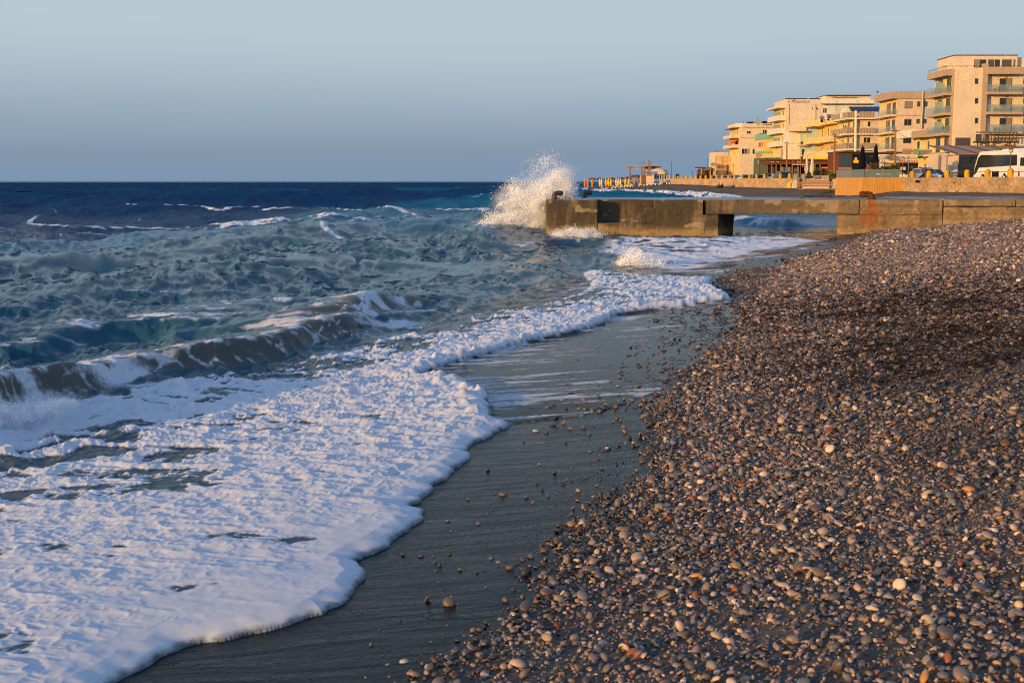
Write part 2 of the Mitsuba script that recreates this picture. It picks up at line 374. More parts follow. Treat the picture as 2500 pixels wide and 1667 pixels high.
ridge_front = np.exp(-(dF / 0.35) ** 2) * inT * (gy > 8)
spikes = sstep(0.55, 0.9, N(0.16, 0.13, 205, 2)) * np.exp(-((dF - 0.12) / 0.3) ** 2) * inT * (gy > 9.5)
lip = np.sqrt(np.clip(dT / 0.14, 0, 1)) * 0.045 + 0.03 * sstep(0, 1.2, dT)
film = 0.010 * np.sqrt(np.clip(dW / 0.05, 0, 1)) + 0.006 * sstep(0, 0.6, dW)
density = 0.16 + 0.04 * lump_n
dens_T = 0.61 + 0.17 * (N(1.5, 1.1, 210, 2) - 0.5) * 2 + 0.20 * np.exp(-np.maximum(dT, 0) / 0.45) + 0.28 * quiet
dens_T = dens_T - 0.24 * (1 - sstep(0.1, 2.2, dB)) * (gy < 18.5) - 0.30 * (1 - sstep(0.0, 1.6, dB)) * (gy >= 18.5)
dens_T = dens_T - 0.16 * sstep(13, 16, gy) * (1 - sstep(22, 27, gy)) * (1 - np.exp(-(dF / 0.8) ** 2))
dens_T = dens_T + 0.22 * np.exp(-(dF / 0.6) ** 2)
dark_pool = on_level(560, 1455, 0.25); dens_T -= 0.30 * np.exp(-(((gx - dark_pool[0]) / 0.42) ** 2 + ((gy - dark_pool[1]) / 0.16) ** 2))
for (u, v_, ax, ay, s_) in ((420, 1160, 0.45, 0.5, 0.25), (140, 1180, 0.5, 0.35, 0.3), (60, 1320, 0.5, 0.2, 0.35), (440, 1080, 0.7, 0.3, 0.2), (700, 1340, 0.3, 0.1, 0.3), (120, 1620, 0.35, 0.2, 0.3), (860, 1090, 0.5, 0.3, 0.1)):
    c = on_level(u, v_, 0.25); dens_T -= s_ * np.exp(-(((gx - c[0]) / ax) ** 2 + ((gy - c[1]) / ay) ** 2))
pat = 0.62 * lump_n + 0.38 * lump_n2
fT = sstep(0.34, 0.56, dens_T + 1.25 * (pat - 0.52)) * inT
# the thin film beyond the foam front: long streaks left by the backwash
in_film = sstep(0.0, 0.03, dW) * (1 - inT) * sstep(-0.03, 0.05, zs) * (gy < 55)
st = N(0.75, 0.085, 220, 3, 0.06)
st2 = N(1.6, 1.1, 221, 2)
film_d = 0.34 + 0.28 * np.exp(-dF / 1.3) + 0.16 * np.exp(-np.maximum(dW, 0) / 0.10) * (gy < 24)
film_d = np.where(gy > 23, film_d + 0.15, film_d)
fFilm = sstep(0.45, 0.62, film_d + 0.9 * (st - 0.5) + 0.5 * (st2 - 0.5)) * in_film * 0.6
fJ = sstep(0.47, 0.62, 0.66 + 0.9 * (N(1.1, 0.5, 230, 3, 0.2) - 0.5)) * sstep(-0.3, 1.5, dJ)
# streaks on the silty water seaward of the foam
fS = sstep(0.60, 0.72, 0.44 + 0.16 * np.exp(-np.maximum(-dT, 0) / 2.5) + 0.8 * (N(2.2, 0.5, 240, 4, -0.3) - 0.5)) * sstep(40, 20, gy) * (dT < 0) * (dW > 0.6) * 0.7
foam = np.clip(np.maximum.reduce([foamy, fT, fFilm, fJ, fS * (1 - in_film * (gy < 34))]), 0, 1)
sheet = zs + np.where(dT > 0, lip, 0) + film
lumps = lump_h * (lump_n - 0.35) * (0.35 + 0.65 * foam) * inT + spikes * 0.07 + ridge_front * 0.05 + lump1 * 0.10 * (N(0.12, 0.12, 250, 2) - 0.3)
lumps += 0.05 * (N(0.35, 0.35, 251, 2) - 0.5) * sstep(-0.3, 1, dJ) + 0.03 * foam * (lump_n - 0.4) * (gy > 20)
base = np.where(gy < 60, 0.02 + eta, eta)
k = 0.05
z = np.where(near, k * np.logaddexp(np.clip(base / k, -400, 400), np.clip(sheet / k, -400, 400)), np.maximum(base, zs + 0.02))
z = z + lumps
out = dW < 0
z = np.where(out, zs - 0.02 - 0.5 * np.minimum(-dW, 0.3), np.where(dW < 0.03, np.minimum(z, zs + 0.06 * dW / 0.03 + 0.004), z))
sx_ = np.where((near & (dT < -0.05))[:, None], shift, shift * 0.6)
V = np.stack([gx + sx_[:, 0], gy + sx_[:, 1], z], -1)

# colour of the water itself: silt near the shore, turquoise over the shallows, navy outside
yb = np.interp(gx, [-60, -15.5, -13, -11, -6, -2.5, -1.2, -0.3, 1.0, 60], [31, 36, 42, 52, 51, 56, 72, 110, 210, 330])
m1 = (gy - yb) / yb + 0.5 * (N(9, 7, 301, 3) - 0.5) + 0.10 * (ridge_hi - 0.5)
silt = 1 - sstep(-0.02, 0.16, m1)
silt *= np.where(gx > 1.0, 1 - sstep(47, 62, gy) * 0.75, 1)
turq = (1 - sstep(0.45, 1.5, m1 - np.clip(gx + 14, -20, 18) / 16)) * 0.9 + 0.5 * sstep(0.55, 0.75, N(90, 60, 303, 2)) * sstep(150, 260, gy) * (1 - sstep(500, 900, gy))
turb = 0.5 * np.clip(turq, 0, 1) + 0.5 * silt
turb = np.maximum(turb, 0.5 * sstep(-14, -4, ss_) * (gy > 55))
brown = np.maximum(face * 0.9, sstep(0.0, 1, dT * 2 + 1) * 0.5 * (gy < 24)) * (gy < 30)


def water_color(p, n, uv):
    foam, turb = uv.x, uv.y
    fine = fbm(p.x * 26, p.y * 26, p.z * 26, octaves=3)
    f = smoothstep(0.18, 0.82, foam + 0.5 * (fine - 0.5) * smoothstep(0.02, 0.3, foam) * smoothstep(1.1, 0.8, foam))
    brown = smoothstep(1.0, 2.0, turb)
    c = mix((0.000, 0.032, 0.095), (0.001, 0.105, 0.185), smoothstep(0.0, 0.5, turb))
    c = mix(c, (0.026, 0.092, 0.128), smoothstep(0.5, 1.0, turb))
    c = mix(c, (0.105, 0.103, 0.092), brown)
    c = mix(c, (0.028, 0.030, 0.031), smoothstep(2.0, 3.0, turb))
    return mix(c, (0.555, 0.57, 0.60), f)


def water_rough(p, n, uv):
    return 0.11 + 0.55 * smoothstep(0.15, 0.7, uv.x) + 0.52 * smoothstep(30.0, 140.0, p.y) * (1 - uv.x)


scene['m_water'] = {'type': 'twosided', 'bsdf': {'type': 'principled', 'base_color': mikit.proc(water_color), 'roughness': mikit.proc(water_rough), 'specular': 0.011}}
F3 = tri(quads)
okf = (dW[F3].max(1) > -0.25)
F3 = F3[okf]
uvs = np.stack([foam, np.clip(turb, 0, 1) + brown * (silt > 0.5) * (1 - in_film) + 2 * in_film * (turb > 0.6) * sstep(-0.25, 0.0, -dT)], -1)
Vn = trimesh.Trimesh(V, F3, process=False)
nrm = np.array(Vn.vertex_normals)
is_foam = (foam[F3].mean(1) > 0.5) & (dT[F3].mean(1) > 0.0)
for nm, sel_f in (('sea', ~is_foam), ('sea_foam', is_foam)):
    vv, ff, nn, uu = compact(V, F3[sel_f], nrm, uvs)
    path = meshkit.write_ply((vv, ff), False, uu, None, normals=nn)
    scene[nm] = {'type': 'ply', 'filename': path, 'face_normals': False, 'bsdf': {'type': 'ref', 'id': 'm_water'}}
labels['sea'] = {'kind': 'structure', 'label': 'choppy sea, navy far out, turquoise and silty grey near the shore'}
labels['sea_foam'] = {'kind': 'stuff', 'label': 'lumpy white foam of a spent wave spreading over the dark wet sand', 'category': 'foam'}

# ---------------------------------------------------------------- pebbles
def pebble_shape(rng, sub, flat):
    m = trimesh.creation.icosphere(subdivisions=sub)
    p = np.array(m.vertices)
    d = 1 + 0.30 * (meshkit.noise(p * 1.1 + rng.uniform(0, 50, 3), 5) - 0.5) + (0.12 * (meshkit.noise(p * 2.3 + rng.uniform(0, 50, 3), 6) - 0.5) if sub > 1 else 0)
    p = p * d[:, None] * np.array([1.0, rng.uniform(0.62, 0.95), flat])
    f = np.array(m.faces)
    keep = p[f][:, :, 2].mean(1) > -0.45 * flat
    return compact(p, f[keep])


PAL = np.array([(0.125, 0.120, 0.118), (0.085, 0.088, 0.095), (0.17, 0.155, 0.14), (0.05, 0.052, 0.058), (0.24, 0.20, 0.155), (0.34, 0.29, 0.23), (0.15, 0.125, 0.10), (0.16, 0.058, 0.030), (0.27, 0.165, 0.06), (0.105, 0.115, 0.115), (0.20, 0.175, 0.165), (0.44, 0.39, 0.32)])
PALW = np.array([15, 16, 12, 15, 13, 10, 9, 4.0, 2.5, 7, 8, 5.0]); PALW = PALW / PALW.sum()


def pebble_color(rng, n):
    c = PAL[rng.choice(len(PAL), n, p=PALW)] * rng.uniform(0.72, 1.38, (n, 1)) * np.array([1.34, 1.08, 0.95]) * rng.uniform(0.95, 1.05, (n, 3))
    return c


def place(shapes, pos, rad, rng, tilt=0.45, sink=0.25, wet=None):
    """all pebbles in one mesh: vertices, faces, colours"""
    V, Fc, C, N_ = [], [], [], 0
    n = len(pos)
    col = pebble_color(rng, n)
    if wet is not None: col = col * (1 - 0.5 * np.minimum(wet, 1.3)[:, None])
    which = rng.integers(0, len(shapes), n)
    yaw = rng.uniform(0, 2 * np.pi, n); ta = rng.normal(0, tilt, n); tb = rng.normal(0, tilt, n)
    cy, sy, ca, sa, cb, sb = np.cos(yaw), np.sin(yaw), np.cos(ta), np.sin(ta), np.cos(tb), np.sin(tb)
    for k, (sv, sf) in enumerate(shapes):
        ii = np.nonzero(which == k)[0]
        if not len(ii): continue
        x, y, z = (sv[None, :, a] * rad[ii, None] for a in range(3))
        y, z = y * ca[ii, None] - z * sa[ii, None], y * sa[ii, None] + z * ca[ii, None]
        x, z = x * cb[ii, None] + z * sb[ii, None], -x * sb[ii, None] + z * cb[ii, None]
        x, y = x * cy[ii, None] - y * sy[ii, None], x * sy[ii, None] + y * cy[ii, None]
        hz = np.abs(sv[:, 2]).max()
        p = np.stack([x + pos[ii, None, 0], y + pos[ii, None, 1], z + pos[ii, None, 2] + (hz * (1 - sink)) * rad[ii, None] * 0.9], -1)
        V.append(p.reshape(-1, 3)); C.append(np.repeat(col[ii], len(sv), 0))
        Fc.append((sf[None] + (np.arange(len(ii)) * len(sv))[:, None, None]).reshape(-1, 3) + N_)
        N_ += len(ii) * len(sv)
    return np.vstack(V), np.vstack(Fc), np.vstack(C)


scene['m_pebble'] = {'type': 'twosided', 'bsdf': {'type': 'principled', 'base_color': {'type': 'mesh_attribute', 'name': 'vertex_color'}, 'roughness': 0.48, 'specular': 0.35}}
prng = np.random.default_rng(5)
SH = {0: [pebble_shape(prng, 0, f) for f in (0.42, 0.5, 0.62, 0.36)], 1: [pebble_shape(prng, 1, f) for f in (0.36, 0.44, 0.52, 0.6, 0.32, 0.46, 0.7, 0.4)], 2: [pebble_shape(prng, 2, f) for f in (0.38, 0.46, 0.55, 0.42, 0.66, 0.34)]}


def cover_at(x, y):
    """how thickly the ground is strewn: bare wet sand, a ragged margin, the bank; poorer where dark weed lies"""
    p = np.stack([x, y, 0 * x], -1)
    s = shore_s(x, y) + 0.55 * (meshkit.fbm(p * np.array([0.9, 0.9, 1]), 3, 61) - 0.5) + 0.15 * (meshkit.noise(p * 5, 62) - 0.5)
    s = s - 0.10 * sstep(6, 8.5, y)
    c = 0.003 + 0.03 * sstep(-1.1, -0.15, s) ** 2 + 0.95 * sstep(-0.18, 0.16, s)
    c = np.where((y > 11) & (y < 30), np.maximum(c, 0.40 * sstep(-1.6, -0.4, s) * (0.4 + 0.6 * sstep(0.3, 0.6, meshkit.noise(p * 1.3, 63)))), c)
    return c


def weed_at(x, y):
    p = np.stack([x, y, 0 * x], -1)
    a = on_level(2250, 860, 0.9)[:2]; b = on_level(2420, 790, 1.0)[:2]; c = on_level(2330, 700, 1.0)[:2]; d = on_level(2080, 735, 0.8)[:2]
    g = 0
    for (cx, cy), r, w in ((a, (1.2, 1.2), 1.0), (b, (2.2, 3.4), 1.0), (c, (3.2, 4.5), 0.8), (d, (1.7, 0.9), 0.6), (on_level(2450, 1000, .9)[:2], (0.9, 1.3), .7), (on_level(2180, 690, .9)[:2], (3, 1.0), .5)):
        g = np.maximum(g, w * np.exp(-((x - cx) / r[0]) ** 2 - ((y - cy) / r[1]) ** 2))
    return np.clip(g * (0.35 + 1.3 * meshkit.fbm(p * np.array([1.6, 2.6, 1]), 3, 66)), 0, 1)


def strew(y0, y1, n, r_med, r_sig, r_min, r_max, level, min_cover=0.0, sink=0.28, dens=1.0):
    y = np.sqrt(prng.uniform(y0 ** 2, y1 ** 2, n))
    lo = _berm(y) - 2.2
    x = prng.uniform(0, 1, n) * (0.455 * y + 0.2 - lo) + lo
    vis = (x > -0.47 * y) & (x < 37.5)
    x, y = x[vis], y[vis]
    c = cover_at(x, y) * (1 - 0.35 * weed_at(x, y)) * dens
    k = prng.uniform(0, 1, len(x)) < c
    x, y = x[k], y[k]
    r = np.clip(np.exp(prng.normal(math.log(r_med), r_sig, len(x))), r_min, r_max)
    z = z_sand(x, y, True)
    bank = sstep(0.2, 0.9, cover_at(x, y))
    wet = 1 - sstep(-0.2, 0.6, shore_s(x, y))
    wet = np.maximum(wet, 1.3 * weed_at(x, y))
    z = z + bank * prng.uniform(-0.3, 0.9, len(x)) * r * 0.7
    return np.stack([x, y, z], -1), r, wet


near_p = strew(3.7, 9.0, 27000, 0.0115, 0.42, 0.006, 0.042, 1)
tiny_p = strew(3.7, 9.0, 26000, 0.0062, 0.25, 0.004, 0.012, 0)
mid_p = strew(9.0, 17.0, 46000, 0.0165, 0.38, 0.010, 0.05, 1)
far_p = strew(17.0, 31.0, 56000, 0.0235, 0.36, 0.015, 0.065, 0)
vfar_p = strew(31.0, 56.0, 46000, 0.044, 0.30, 0.028, 0.09, 0)
hero = strew(4.2, 14.0, 1300, 0.022, 0.26, 0.016, 0.042, 2, sink=0.2)
size = hero[1] / hero[0][:, 1]
order = np.argsort(-size)[:300]
ng = 0
for k in order:
    hv, hf, hc = place([SH[2][k % 6]], hero[0][k:k + 1], hero[1][k:k + 1], prng, 0.25, 0.3, hero[2][k:k + 1])
    ng += 1
    scene['beach__pebble' + ('_%03d' % (ng - 1) if ng > 1 else '')] = mikit.ply((hv, hf), 'm_pebble', smooth=True, color=hc)
rest = np.argsort(-size)[300:]
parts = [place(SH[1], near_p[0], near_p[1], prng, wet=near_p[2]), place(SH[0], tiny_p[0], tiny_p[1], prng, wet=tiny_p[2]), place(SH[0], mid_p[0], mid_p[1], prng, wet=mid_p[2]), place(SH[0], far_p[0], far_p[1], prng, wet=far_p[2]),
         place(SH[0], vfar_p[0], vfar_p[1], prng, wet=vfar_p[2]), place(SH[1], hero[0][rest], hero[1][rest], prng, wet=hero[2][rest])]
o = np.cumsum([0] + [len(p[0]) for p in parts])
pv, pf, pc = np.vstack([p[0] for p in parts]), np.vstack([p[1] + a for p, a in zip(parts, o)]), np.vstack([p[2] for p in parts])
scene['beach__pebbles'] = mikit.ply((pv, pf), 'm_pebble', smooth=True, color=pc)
labels['beach__pebbles'] = {'kind': 'stuff', 'label': 'countless smaller grey, tan and rust pebbles of the beach'}

# dark weed and twigs washed into the hollows of the bank
wn = 9000
wy = np.sqrt(prng.uniform(11.0 ** 2, 48.0 ** 2, wn * 6)); wx = prng.uniform(0.12, 0.46, wn * 6) * wy
k_ = prng.uniform(0, 1, wn * 6) < weed_at(wx, wy) ** 1.5 * 0.9
wx, wy = wx[k_][:wn], wy[k_][:wn]
n_ = len(wx)
wz = z_sand(wx, wy) + 0.012 + prng.uniform(0, 0.02, n_)
ang = prng.uniform(0, 2 * np.pi, n_); ln = prng.uniform(0.03, 0.10, n_) * (0.7 + wy / 30); wd = 0.004 * (0.8 + wy / 18)
dx, dy = np.cos(ang), np.sin(ang)
b_ = prng.normal(0, 0.3, n_)
P0, P1, P2 = [np.stack([wx + t * ln * np.cos(ang + b_ * t), wy + t * ln * np.sin(ang + b_ * t), wz + (0.014 if t == 0 else 0)], -1) for t in (-1, 0, 1)]
sd = np.stack([-dy, dx, 0 * dx], -1) * wd[:, None] if np.ndim(wd) else 0
up = np.array([0, 0, 1]) * (wd[:, None] * 1.2)
wv = np.stack([P0 - sd, P0 + sd, P1 - sd, P1 + sd, P1 + up, P2 - sd, P2 + sd], 1).reshape(-1, 3)
wf = np.array([[0, 2, 4], [1, 4, 3], [0, 4, 1], [2, 5, 4], [4, 6, 3], [4, 5, 6]])[None] + (np.arange(n_) * 7)[:, None, None]
scene['m_weed'] = {'type': 'twosided', 'bsdf': {'type': 'diffuse', 'reflectance': rgb(0.022, 0.013, 0.009)}}
scene['seaweed'] = mikit.ply((wv, wf.reshape(-1, 3)), 'm_weed')
labels['seaweed'] = {'kind': 'stuff', 'label': 'dark dried seaweed and twigs washed among the pebbles', 'category': 'seaweed'}

# ---------------------------------------------------------------- building helpers
def nkey(base):
    if base not in TAKEN:
        TAKEN.add(base); return base
    k = 1
    while f'{base}_{k:03d}' in TAKEN: k += 1
    TAKEN.add(f'{base}_{k:03d}')
    return f'{base}_{k:03d}'


TAKEN = set(scene)


def box(x0, x1, y0, y1, z0, z1):
    m = trimesh.creation.box((abs(x1 - x0), abs(y1 - y0), abs(z1 - z0)))
    m.apply_translation(((x0 + x1) / 2, (y0 + y1) / 2, (z0 + z1) / 2))
    return m


def cyl(p0, p1, r, n=10, r1=None):
    p0, p1 = np.asarray(p0, float), np.asarray(p1, float)
    return tube_mesh([p0, p1], [r, r if r1 is None else r1], n)


def tube_mesh(pts, radii, n=8, cap=True):
    p = np.asarray(pts, float)
    radii = np.broadcast_to(radii, (len(p),)).astype(float)
    t = np.gradient(p, axis=0); t /= np.linalg.norm(t, axis=1, keepdims=True) + 1e-12
    a = np.cross(t, np.array([0, 0, 1.0]))
    bad = np.linalg.norm(a, axis=1) < 0.15
    a[bad] = np.cross(t[bad], np.array([0.0, 1, 0]))
    a /= np.linalg.norm(a, axis=1, keepdims=True); b = np.cross(t, a)
    for i in range(1, len(p)):                                       # no sudden twists
        a_ = a[i - 1] - t[i] * (a[i - 1] @ t[i]); a[i] = a_ / (np.linalg.norm(a_) + 1e-12); b[i] = np.cross(t[i], a[i])
    ang = np.arange(n) * 2 * np.pi / n
    v = (p[:, None] + radii[:, None, None] * (np.cos(ang)[None, :, None] * a[:, None] + np.sin(ang)[None, :, None] * b[:, None])).reshape(-1, 3)
    f = []
    for i in range(len(p) - 1):
        for j in range(n):
            q = [i * n + j, i * n + (j + 1) % n, (i + 1) * n + (j + 1) % n, (i + 1) * n + j]
            f += [[q[0], q[2], q[1]], [q[0], q[3], q[2]]]
    if cap:
        v = np.vstack([v, p[:1], p[-1:]])
        for j in range(n):
            f += [[len(v) - 2, j, (j + 1) % n], [len(v) - 1, (len(p) - 1) * n + (j + 1) % n, (len(p) - 1) * n + j]]
    m = trimesh.Trimesh(v, f, process=False)
    m.fix_normals()
    return m


def join(*ms): return trimesh.util.concatenate([m for m in ms if m is not None])


def prism(poly, z0, z1):
    from shapely.geometry import Polygon
    m = trimesh.creation.extrude_polygon(Polygon(poly), z1 - z0, engine='earcut')
    m.apply_translation((0, 0, z0))
    return m


def lathe(profile, n=16, at_=(0, 0, 0)):
    m = trimesh.creation.revolve(np.array(profile, float), sections=n)
    m.apply_translation(at_)
    return m


def rotz(m, deg, about=(0, 0, 0)):
    m.apply_transform(trimesh.transformations.rotation_matrix(math.radians(deg), [0, 0, 1], about))
    return m


def move(m, x, y, z):
    m = m.copy(); m.apply_translation((x, y, z)); return m


class Thing:
    def __init__(self, name, label, cat, group=None):
        self.key = nkey(name)
        labels[self.key] = {'label': label, 'category': cat}
        if group: labels[self.key]['group'] = group

    def part(self, name, mesh, m, parent=None, smooth=False, label=None, kind=None):
        key = nkey((parent or self.key) + '__' + name)
        scene[key] = mesh if isinstance(mesh, dict) else mikit.ply(mesh, m, smooth=smooth)
        if label or kind: labels[key] = {k: v for k, v in (('label', label), ('kind', kind)) if v}
        return key


def single(name, mesh, m, label, cat=None, group=None, kind=None, smooth=False):
    key = nkey(name)
    scene[key] = mikit.ply(mesh, m, smooth=smooth)
    labels[key] = {k: v for k, v in (('label', label), ('category', cat), ('group', group), ('kind', kind)) if v}
    return key


def rough(m, size=0.16, amp=0.03, seed=1, freq=2.2):
    """a block with worn, uneven faces and rounded arrises"""
    v, f = trimesh.remesh.subdivide_to_size(m.vertices, m.faces, size)
    m2 = trimesh.Trimesh(v, f, process=True)
    p = np.array(m2.vertices)
    c = (p.min(0) + p.max(0)) / 2; h = (p.max(0) - p.min(0)) / 2
    e = (np.abs(p - c) > h - 1e-4).sum(1)
    off = np.stack([meshkit.fbm(p * freq + 7 * k, 3, seed + k) - 0.5 for k in range(3)], -1) * 2 * amp
    pull = np.where(e >= 2, 1.0, 0.0)[:, None] * np.sign(c - p) * (np.abs(p - c) > h - 1e-4) * (0.012 + 0.05 * np.clip(meshkit.noise(p * 1.7, seed + 9) - 0.55, 0, 1))[:, None]
    m2.vertices = p + off + pull
    return m2


# ---------------------------------------------------------------- the concrete jetty
YJ, YB = 50.4, 58.6
def XJ(u, Y=YJ): return at(u, 520, Y)[0]
def ZJ(v, Y=YJ): return Za(v, Y)
ZT, ZU, ZR, ZF = ZJ(487.5), ZJ(523.5), ZJ(545), ZJ(584)
RUST_X = XJ(2127)


def concrete_color(p, n, uv):
    up = smoothstep(0.6, 0.9, dr.abs(n.z))
    g = fbm(p.x * 9, p.y * 9, p.z * 9, octaves=3)
    board = noise(p.x * 0.4, p.z * 7.5 + 0.6 * noise(p.x * 0.8, p.z), 2.0)
    drip = fbm(p.x * 4.0, p.z * 0.5, 4.0, octaves=3)
    patch = fbm(p.x * 0.75, p.z * 1.1, 9.0, octaves=4)
    c = mix((0.22, 0.135, 0.062), (0.36, 0.245, 0.135), smoothstep(0.25, 0.8, 0.6 * g + 0.4 * board))
    sea = smoothstep(14.5, 8.0, p.x)                                         # more growth towards the sea end
    hgt = smoothstep(0.25, 0.75, p.z)
    stain = smoothstep(0.47 - 0.19 * sea, 0.58 - 0.05 * sea, 0.52 * patch + 0.48 * drip + 0.05 * board) * hgt
    c = mix(c, (0.062, 0.047, 0.027), 0.92 * stain * (0.45 + 0.55 * sea))
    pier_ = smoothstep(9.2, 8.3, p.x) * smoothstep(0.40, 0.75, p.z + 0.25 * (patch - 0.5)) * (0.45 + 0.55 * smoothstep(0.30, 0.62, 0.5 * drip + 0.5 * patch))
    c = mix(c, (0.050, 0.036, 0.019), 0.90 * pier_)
    slime = smoothstep(0.55, 0.30, p.z + 0.25 * (patch - 0.5)) * smoothstep(16.0, 12.0, p.x)
    c = mix(c, mix((0.20, 0.125, 0.035), (0.34, 0.23, 0.085), g), 0.8 * slime)
    c = mix(c, (0.030, 0.030, 0.018), smoothstep(0.10, -0.02, p.z) * smoothstep(14.5, 12.5, p.x))
    rx = dr.abs(p.x - RUST_X - 0.15 * (noise(p.z * 3.0, 1.0) - 0.5)) / (0.22 + 0.25 * smoothstep(1.7, 0.9, p.z))
    rust = smoothstep(1.25, 0.35, rx + 0.9 * (fbm(p.x * 5, p.z * 2.6, 7.0, octaves=3) - 0.5)) * smoothstep(0.35, 0.9, p.z) * smoothstep(52.0, 50.6, p.y)
    c = mix(c, mix((0.16, 0.045, 0.012), (0.36, 0.12, 0.03), g), 0.85 * rust)
    pale = smoothstep(0.70, 0.76, fbm(p.x * 1.3, p.z * 2.4, 31.0, octaves=3)) * (1 - up)
    c = mix(c, (0.42, 0.31, 0.19), 0.5 * pale)
    return mix(c, mix((0.085, 0.085, 0.085), (0.19, 0.185, 0.18), smoothstep(0.3, 0.7, fbm(p.x * 0.8, p.y * 0.8, 3.0, octaves=3))), up)


def concrete_rough(p, n, uv):
    return 0.85 - 0.55 * smoothstep(0.6, 0.9, n.z) * smoothstep(18.0, 10.0, p.x)


def concrete_bump(p, n, uv):
    return 0.55 * fbm(p.x * 7, p.y * 7, p.z * 7, octaves=4) + 0.25 * noise(p.x * 0.5, p.z * 7.5) + 0.5 * smoothstep(0.35, 0.25, noise(p.x * 6, p.y * 6, p.z * 6))


scene['m_concrete'] = {'type': 'twosided', 'bsdf': {'type': 'bumpmap', 'arbitrary': mikit.proc(concrete_bump, 6e-3), 'scale': 0.05,
                       'bsdf': {'type': 'principled', 'base_color': mikit.proc(concrete_color), 'roughness': mikit.proc(concrete_rough)}}}
jet = Thing('jetty', 'stained concrete jetty on piers with an open gap under its bridging slab', 'jetty')
X0, X1, X2, X3, X4 = XJ(1335), XJ(1459), XJ(1600), XJ(1720), XJ(1754)
jet.part('end_block', rough(box(X0, X1, YJ, YB, -1.6, ZT), 0.2, 0.03, 3), 'm_concrete')
jet.part('recessed_wall', rough(box(X1, X2, YJ + 0.95, YB - 0.02, ZR - 0.02, ZT - 0.004), 0.2, 0.015, 5), 'm_concrete')
jet.part('ledge', rough(box(X1 - 0.01, X2 + 0.01, YJ + 0.03, YB - 1, ZF, ZR), 0.2, 0.025, 7), 'm_concrete')
for ua, ub, vt in ((1545, 1561.5, 533), (1561, 1578, 521.5), (1577.5, 1601, 509)):
    jet.part('step', rough(box(XJ(ua), XJ(ub), YJ + 0.035, YJ + 0.97, ZR - 0.03, ZJ(vt)), 0.12, 0.02, 11 + int(ua)), 'm_concrete')
bx4 = at(1791, 576, YJ + 4.2)[0]
jet.part('pier', rough(prism([(X2, YJ + 0.01), (X3 - 0.06, YJ + 0.01), (X3 - 0.06, YJ + 4.2), (X2, YJ + 4.2)], ZF, ZT - 0.002), 0.2, 0.025, 13), 'm_concrete')
jet.part('pier', rough(prism([(X3 - 0.06, YJ + 0.02), (X4, YJ + 0.02), (bx4, YJ + 4.2), (X3 - 0.06, YJ + 4.2)], ZF, ZU - 0.02), 0.2, 0.03, 15), 'm_concrete')
jet.part('footing', rough(box(X1 + 0.2, X4 - 0.15, YJ + 0.55, YJ + 3.6, -1.6, ZF + 0.02), 0.3, 0.04, 17), 'm_concrete')
X5, X6, X7, X8 = XJ(2050), XJ(2098), XJ(2302), XJ(2479)
jet.part('bridging_slab', rough(box(XJ(1724.5), X6 - 0.02, YJ - 0.02, YB, ZU, ZT + 0.004), 0.2, 0.02, 19), 'm_concrete')
jet.part('slab', rough(box(X2, XJ(1724) - 0.03, YJ + 1.0, YB - 0.03, ZU + 0.05, ZT - 0.008), 0.3, 0.012, 21), 'm_concrete')
kb_ = YB / YJ
seat = prism([(X5 + 0.28, YJ + 0.01), (X7, YJ + 0.01), (X7, YB - 0.01), (X5 * kb_ + 0.3, YB - 0.01)], -1.0, ZU - 0.015)
nose = trimesh.creation.cylinder(0.3, ZU - 0.015 + 1.0, sections=20); nose.apply_translation((X5 + 0.3, YJ + 0.31, (ZU - 0.015 - 1.0) / 2))
jet.part('abutment', rough(join(seat), 0.2, 0.02, 23), 'm_concrete')
jet.part('abutment_nose', join(nose, prism([(X5, YJ + 0.31), (X5 + 0.3, YJ + 0.31), (X5 * kb_ + 0.33, YB - 0.3), (X5 * kb_ + 0.03, YB - 0.3)], -1.0, ZU - 0.02)), 'm_concrete', smooth=40)
jet.part('abutment_wall', rough(box(X6 + 0.01, X7 - 0.02, YJ - 0.005, YB, ZU - 0.03, ZT), 0.2, 0.02, 25), 'm_concrete')
jet.part('wall_block', rough(box(X7 + 0.03, 31, YJ + 0.03, YB, -0.6, ZJ(505)), 0.25, 0.03, 27), 'm_concrete')
jet.part('wall_cap', rough(box(X7 + 0.03, X8 - 0.02, YJ - 0.01, YB, ZJ(505) + 0.01, ZT + 0.02), 0.2, 0.02, 29), 'm_concrete')
jet.part('wall_cap', rough(box(X8 + 0.02, 31, YJ, YB, ZJ(505) + 0.01, ZT + 0.03), 0.25, 0.02, 31), 'm_concrete')

mat('iron', (0.040, 0.030, 0.026), 0.55, metallic=0.3)
def rust_color(p, n, uv):
    g = fbm(p.x * 22, p.y * 22, p.z * 22, octaves=3)
    return mix((0.045, 0.022, 0.014), (0.17, 0.060, 0.026), smoothstep(0.3, 0.75, g))
scene['m_rust'] = prin(mikit.proc(rust_color), 0.75)


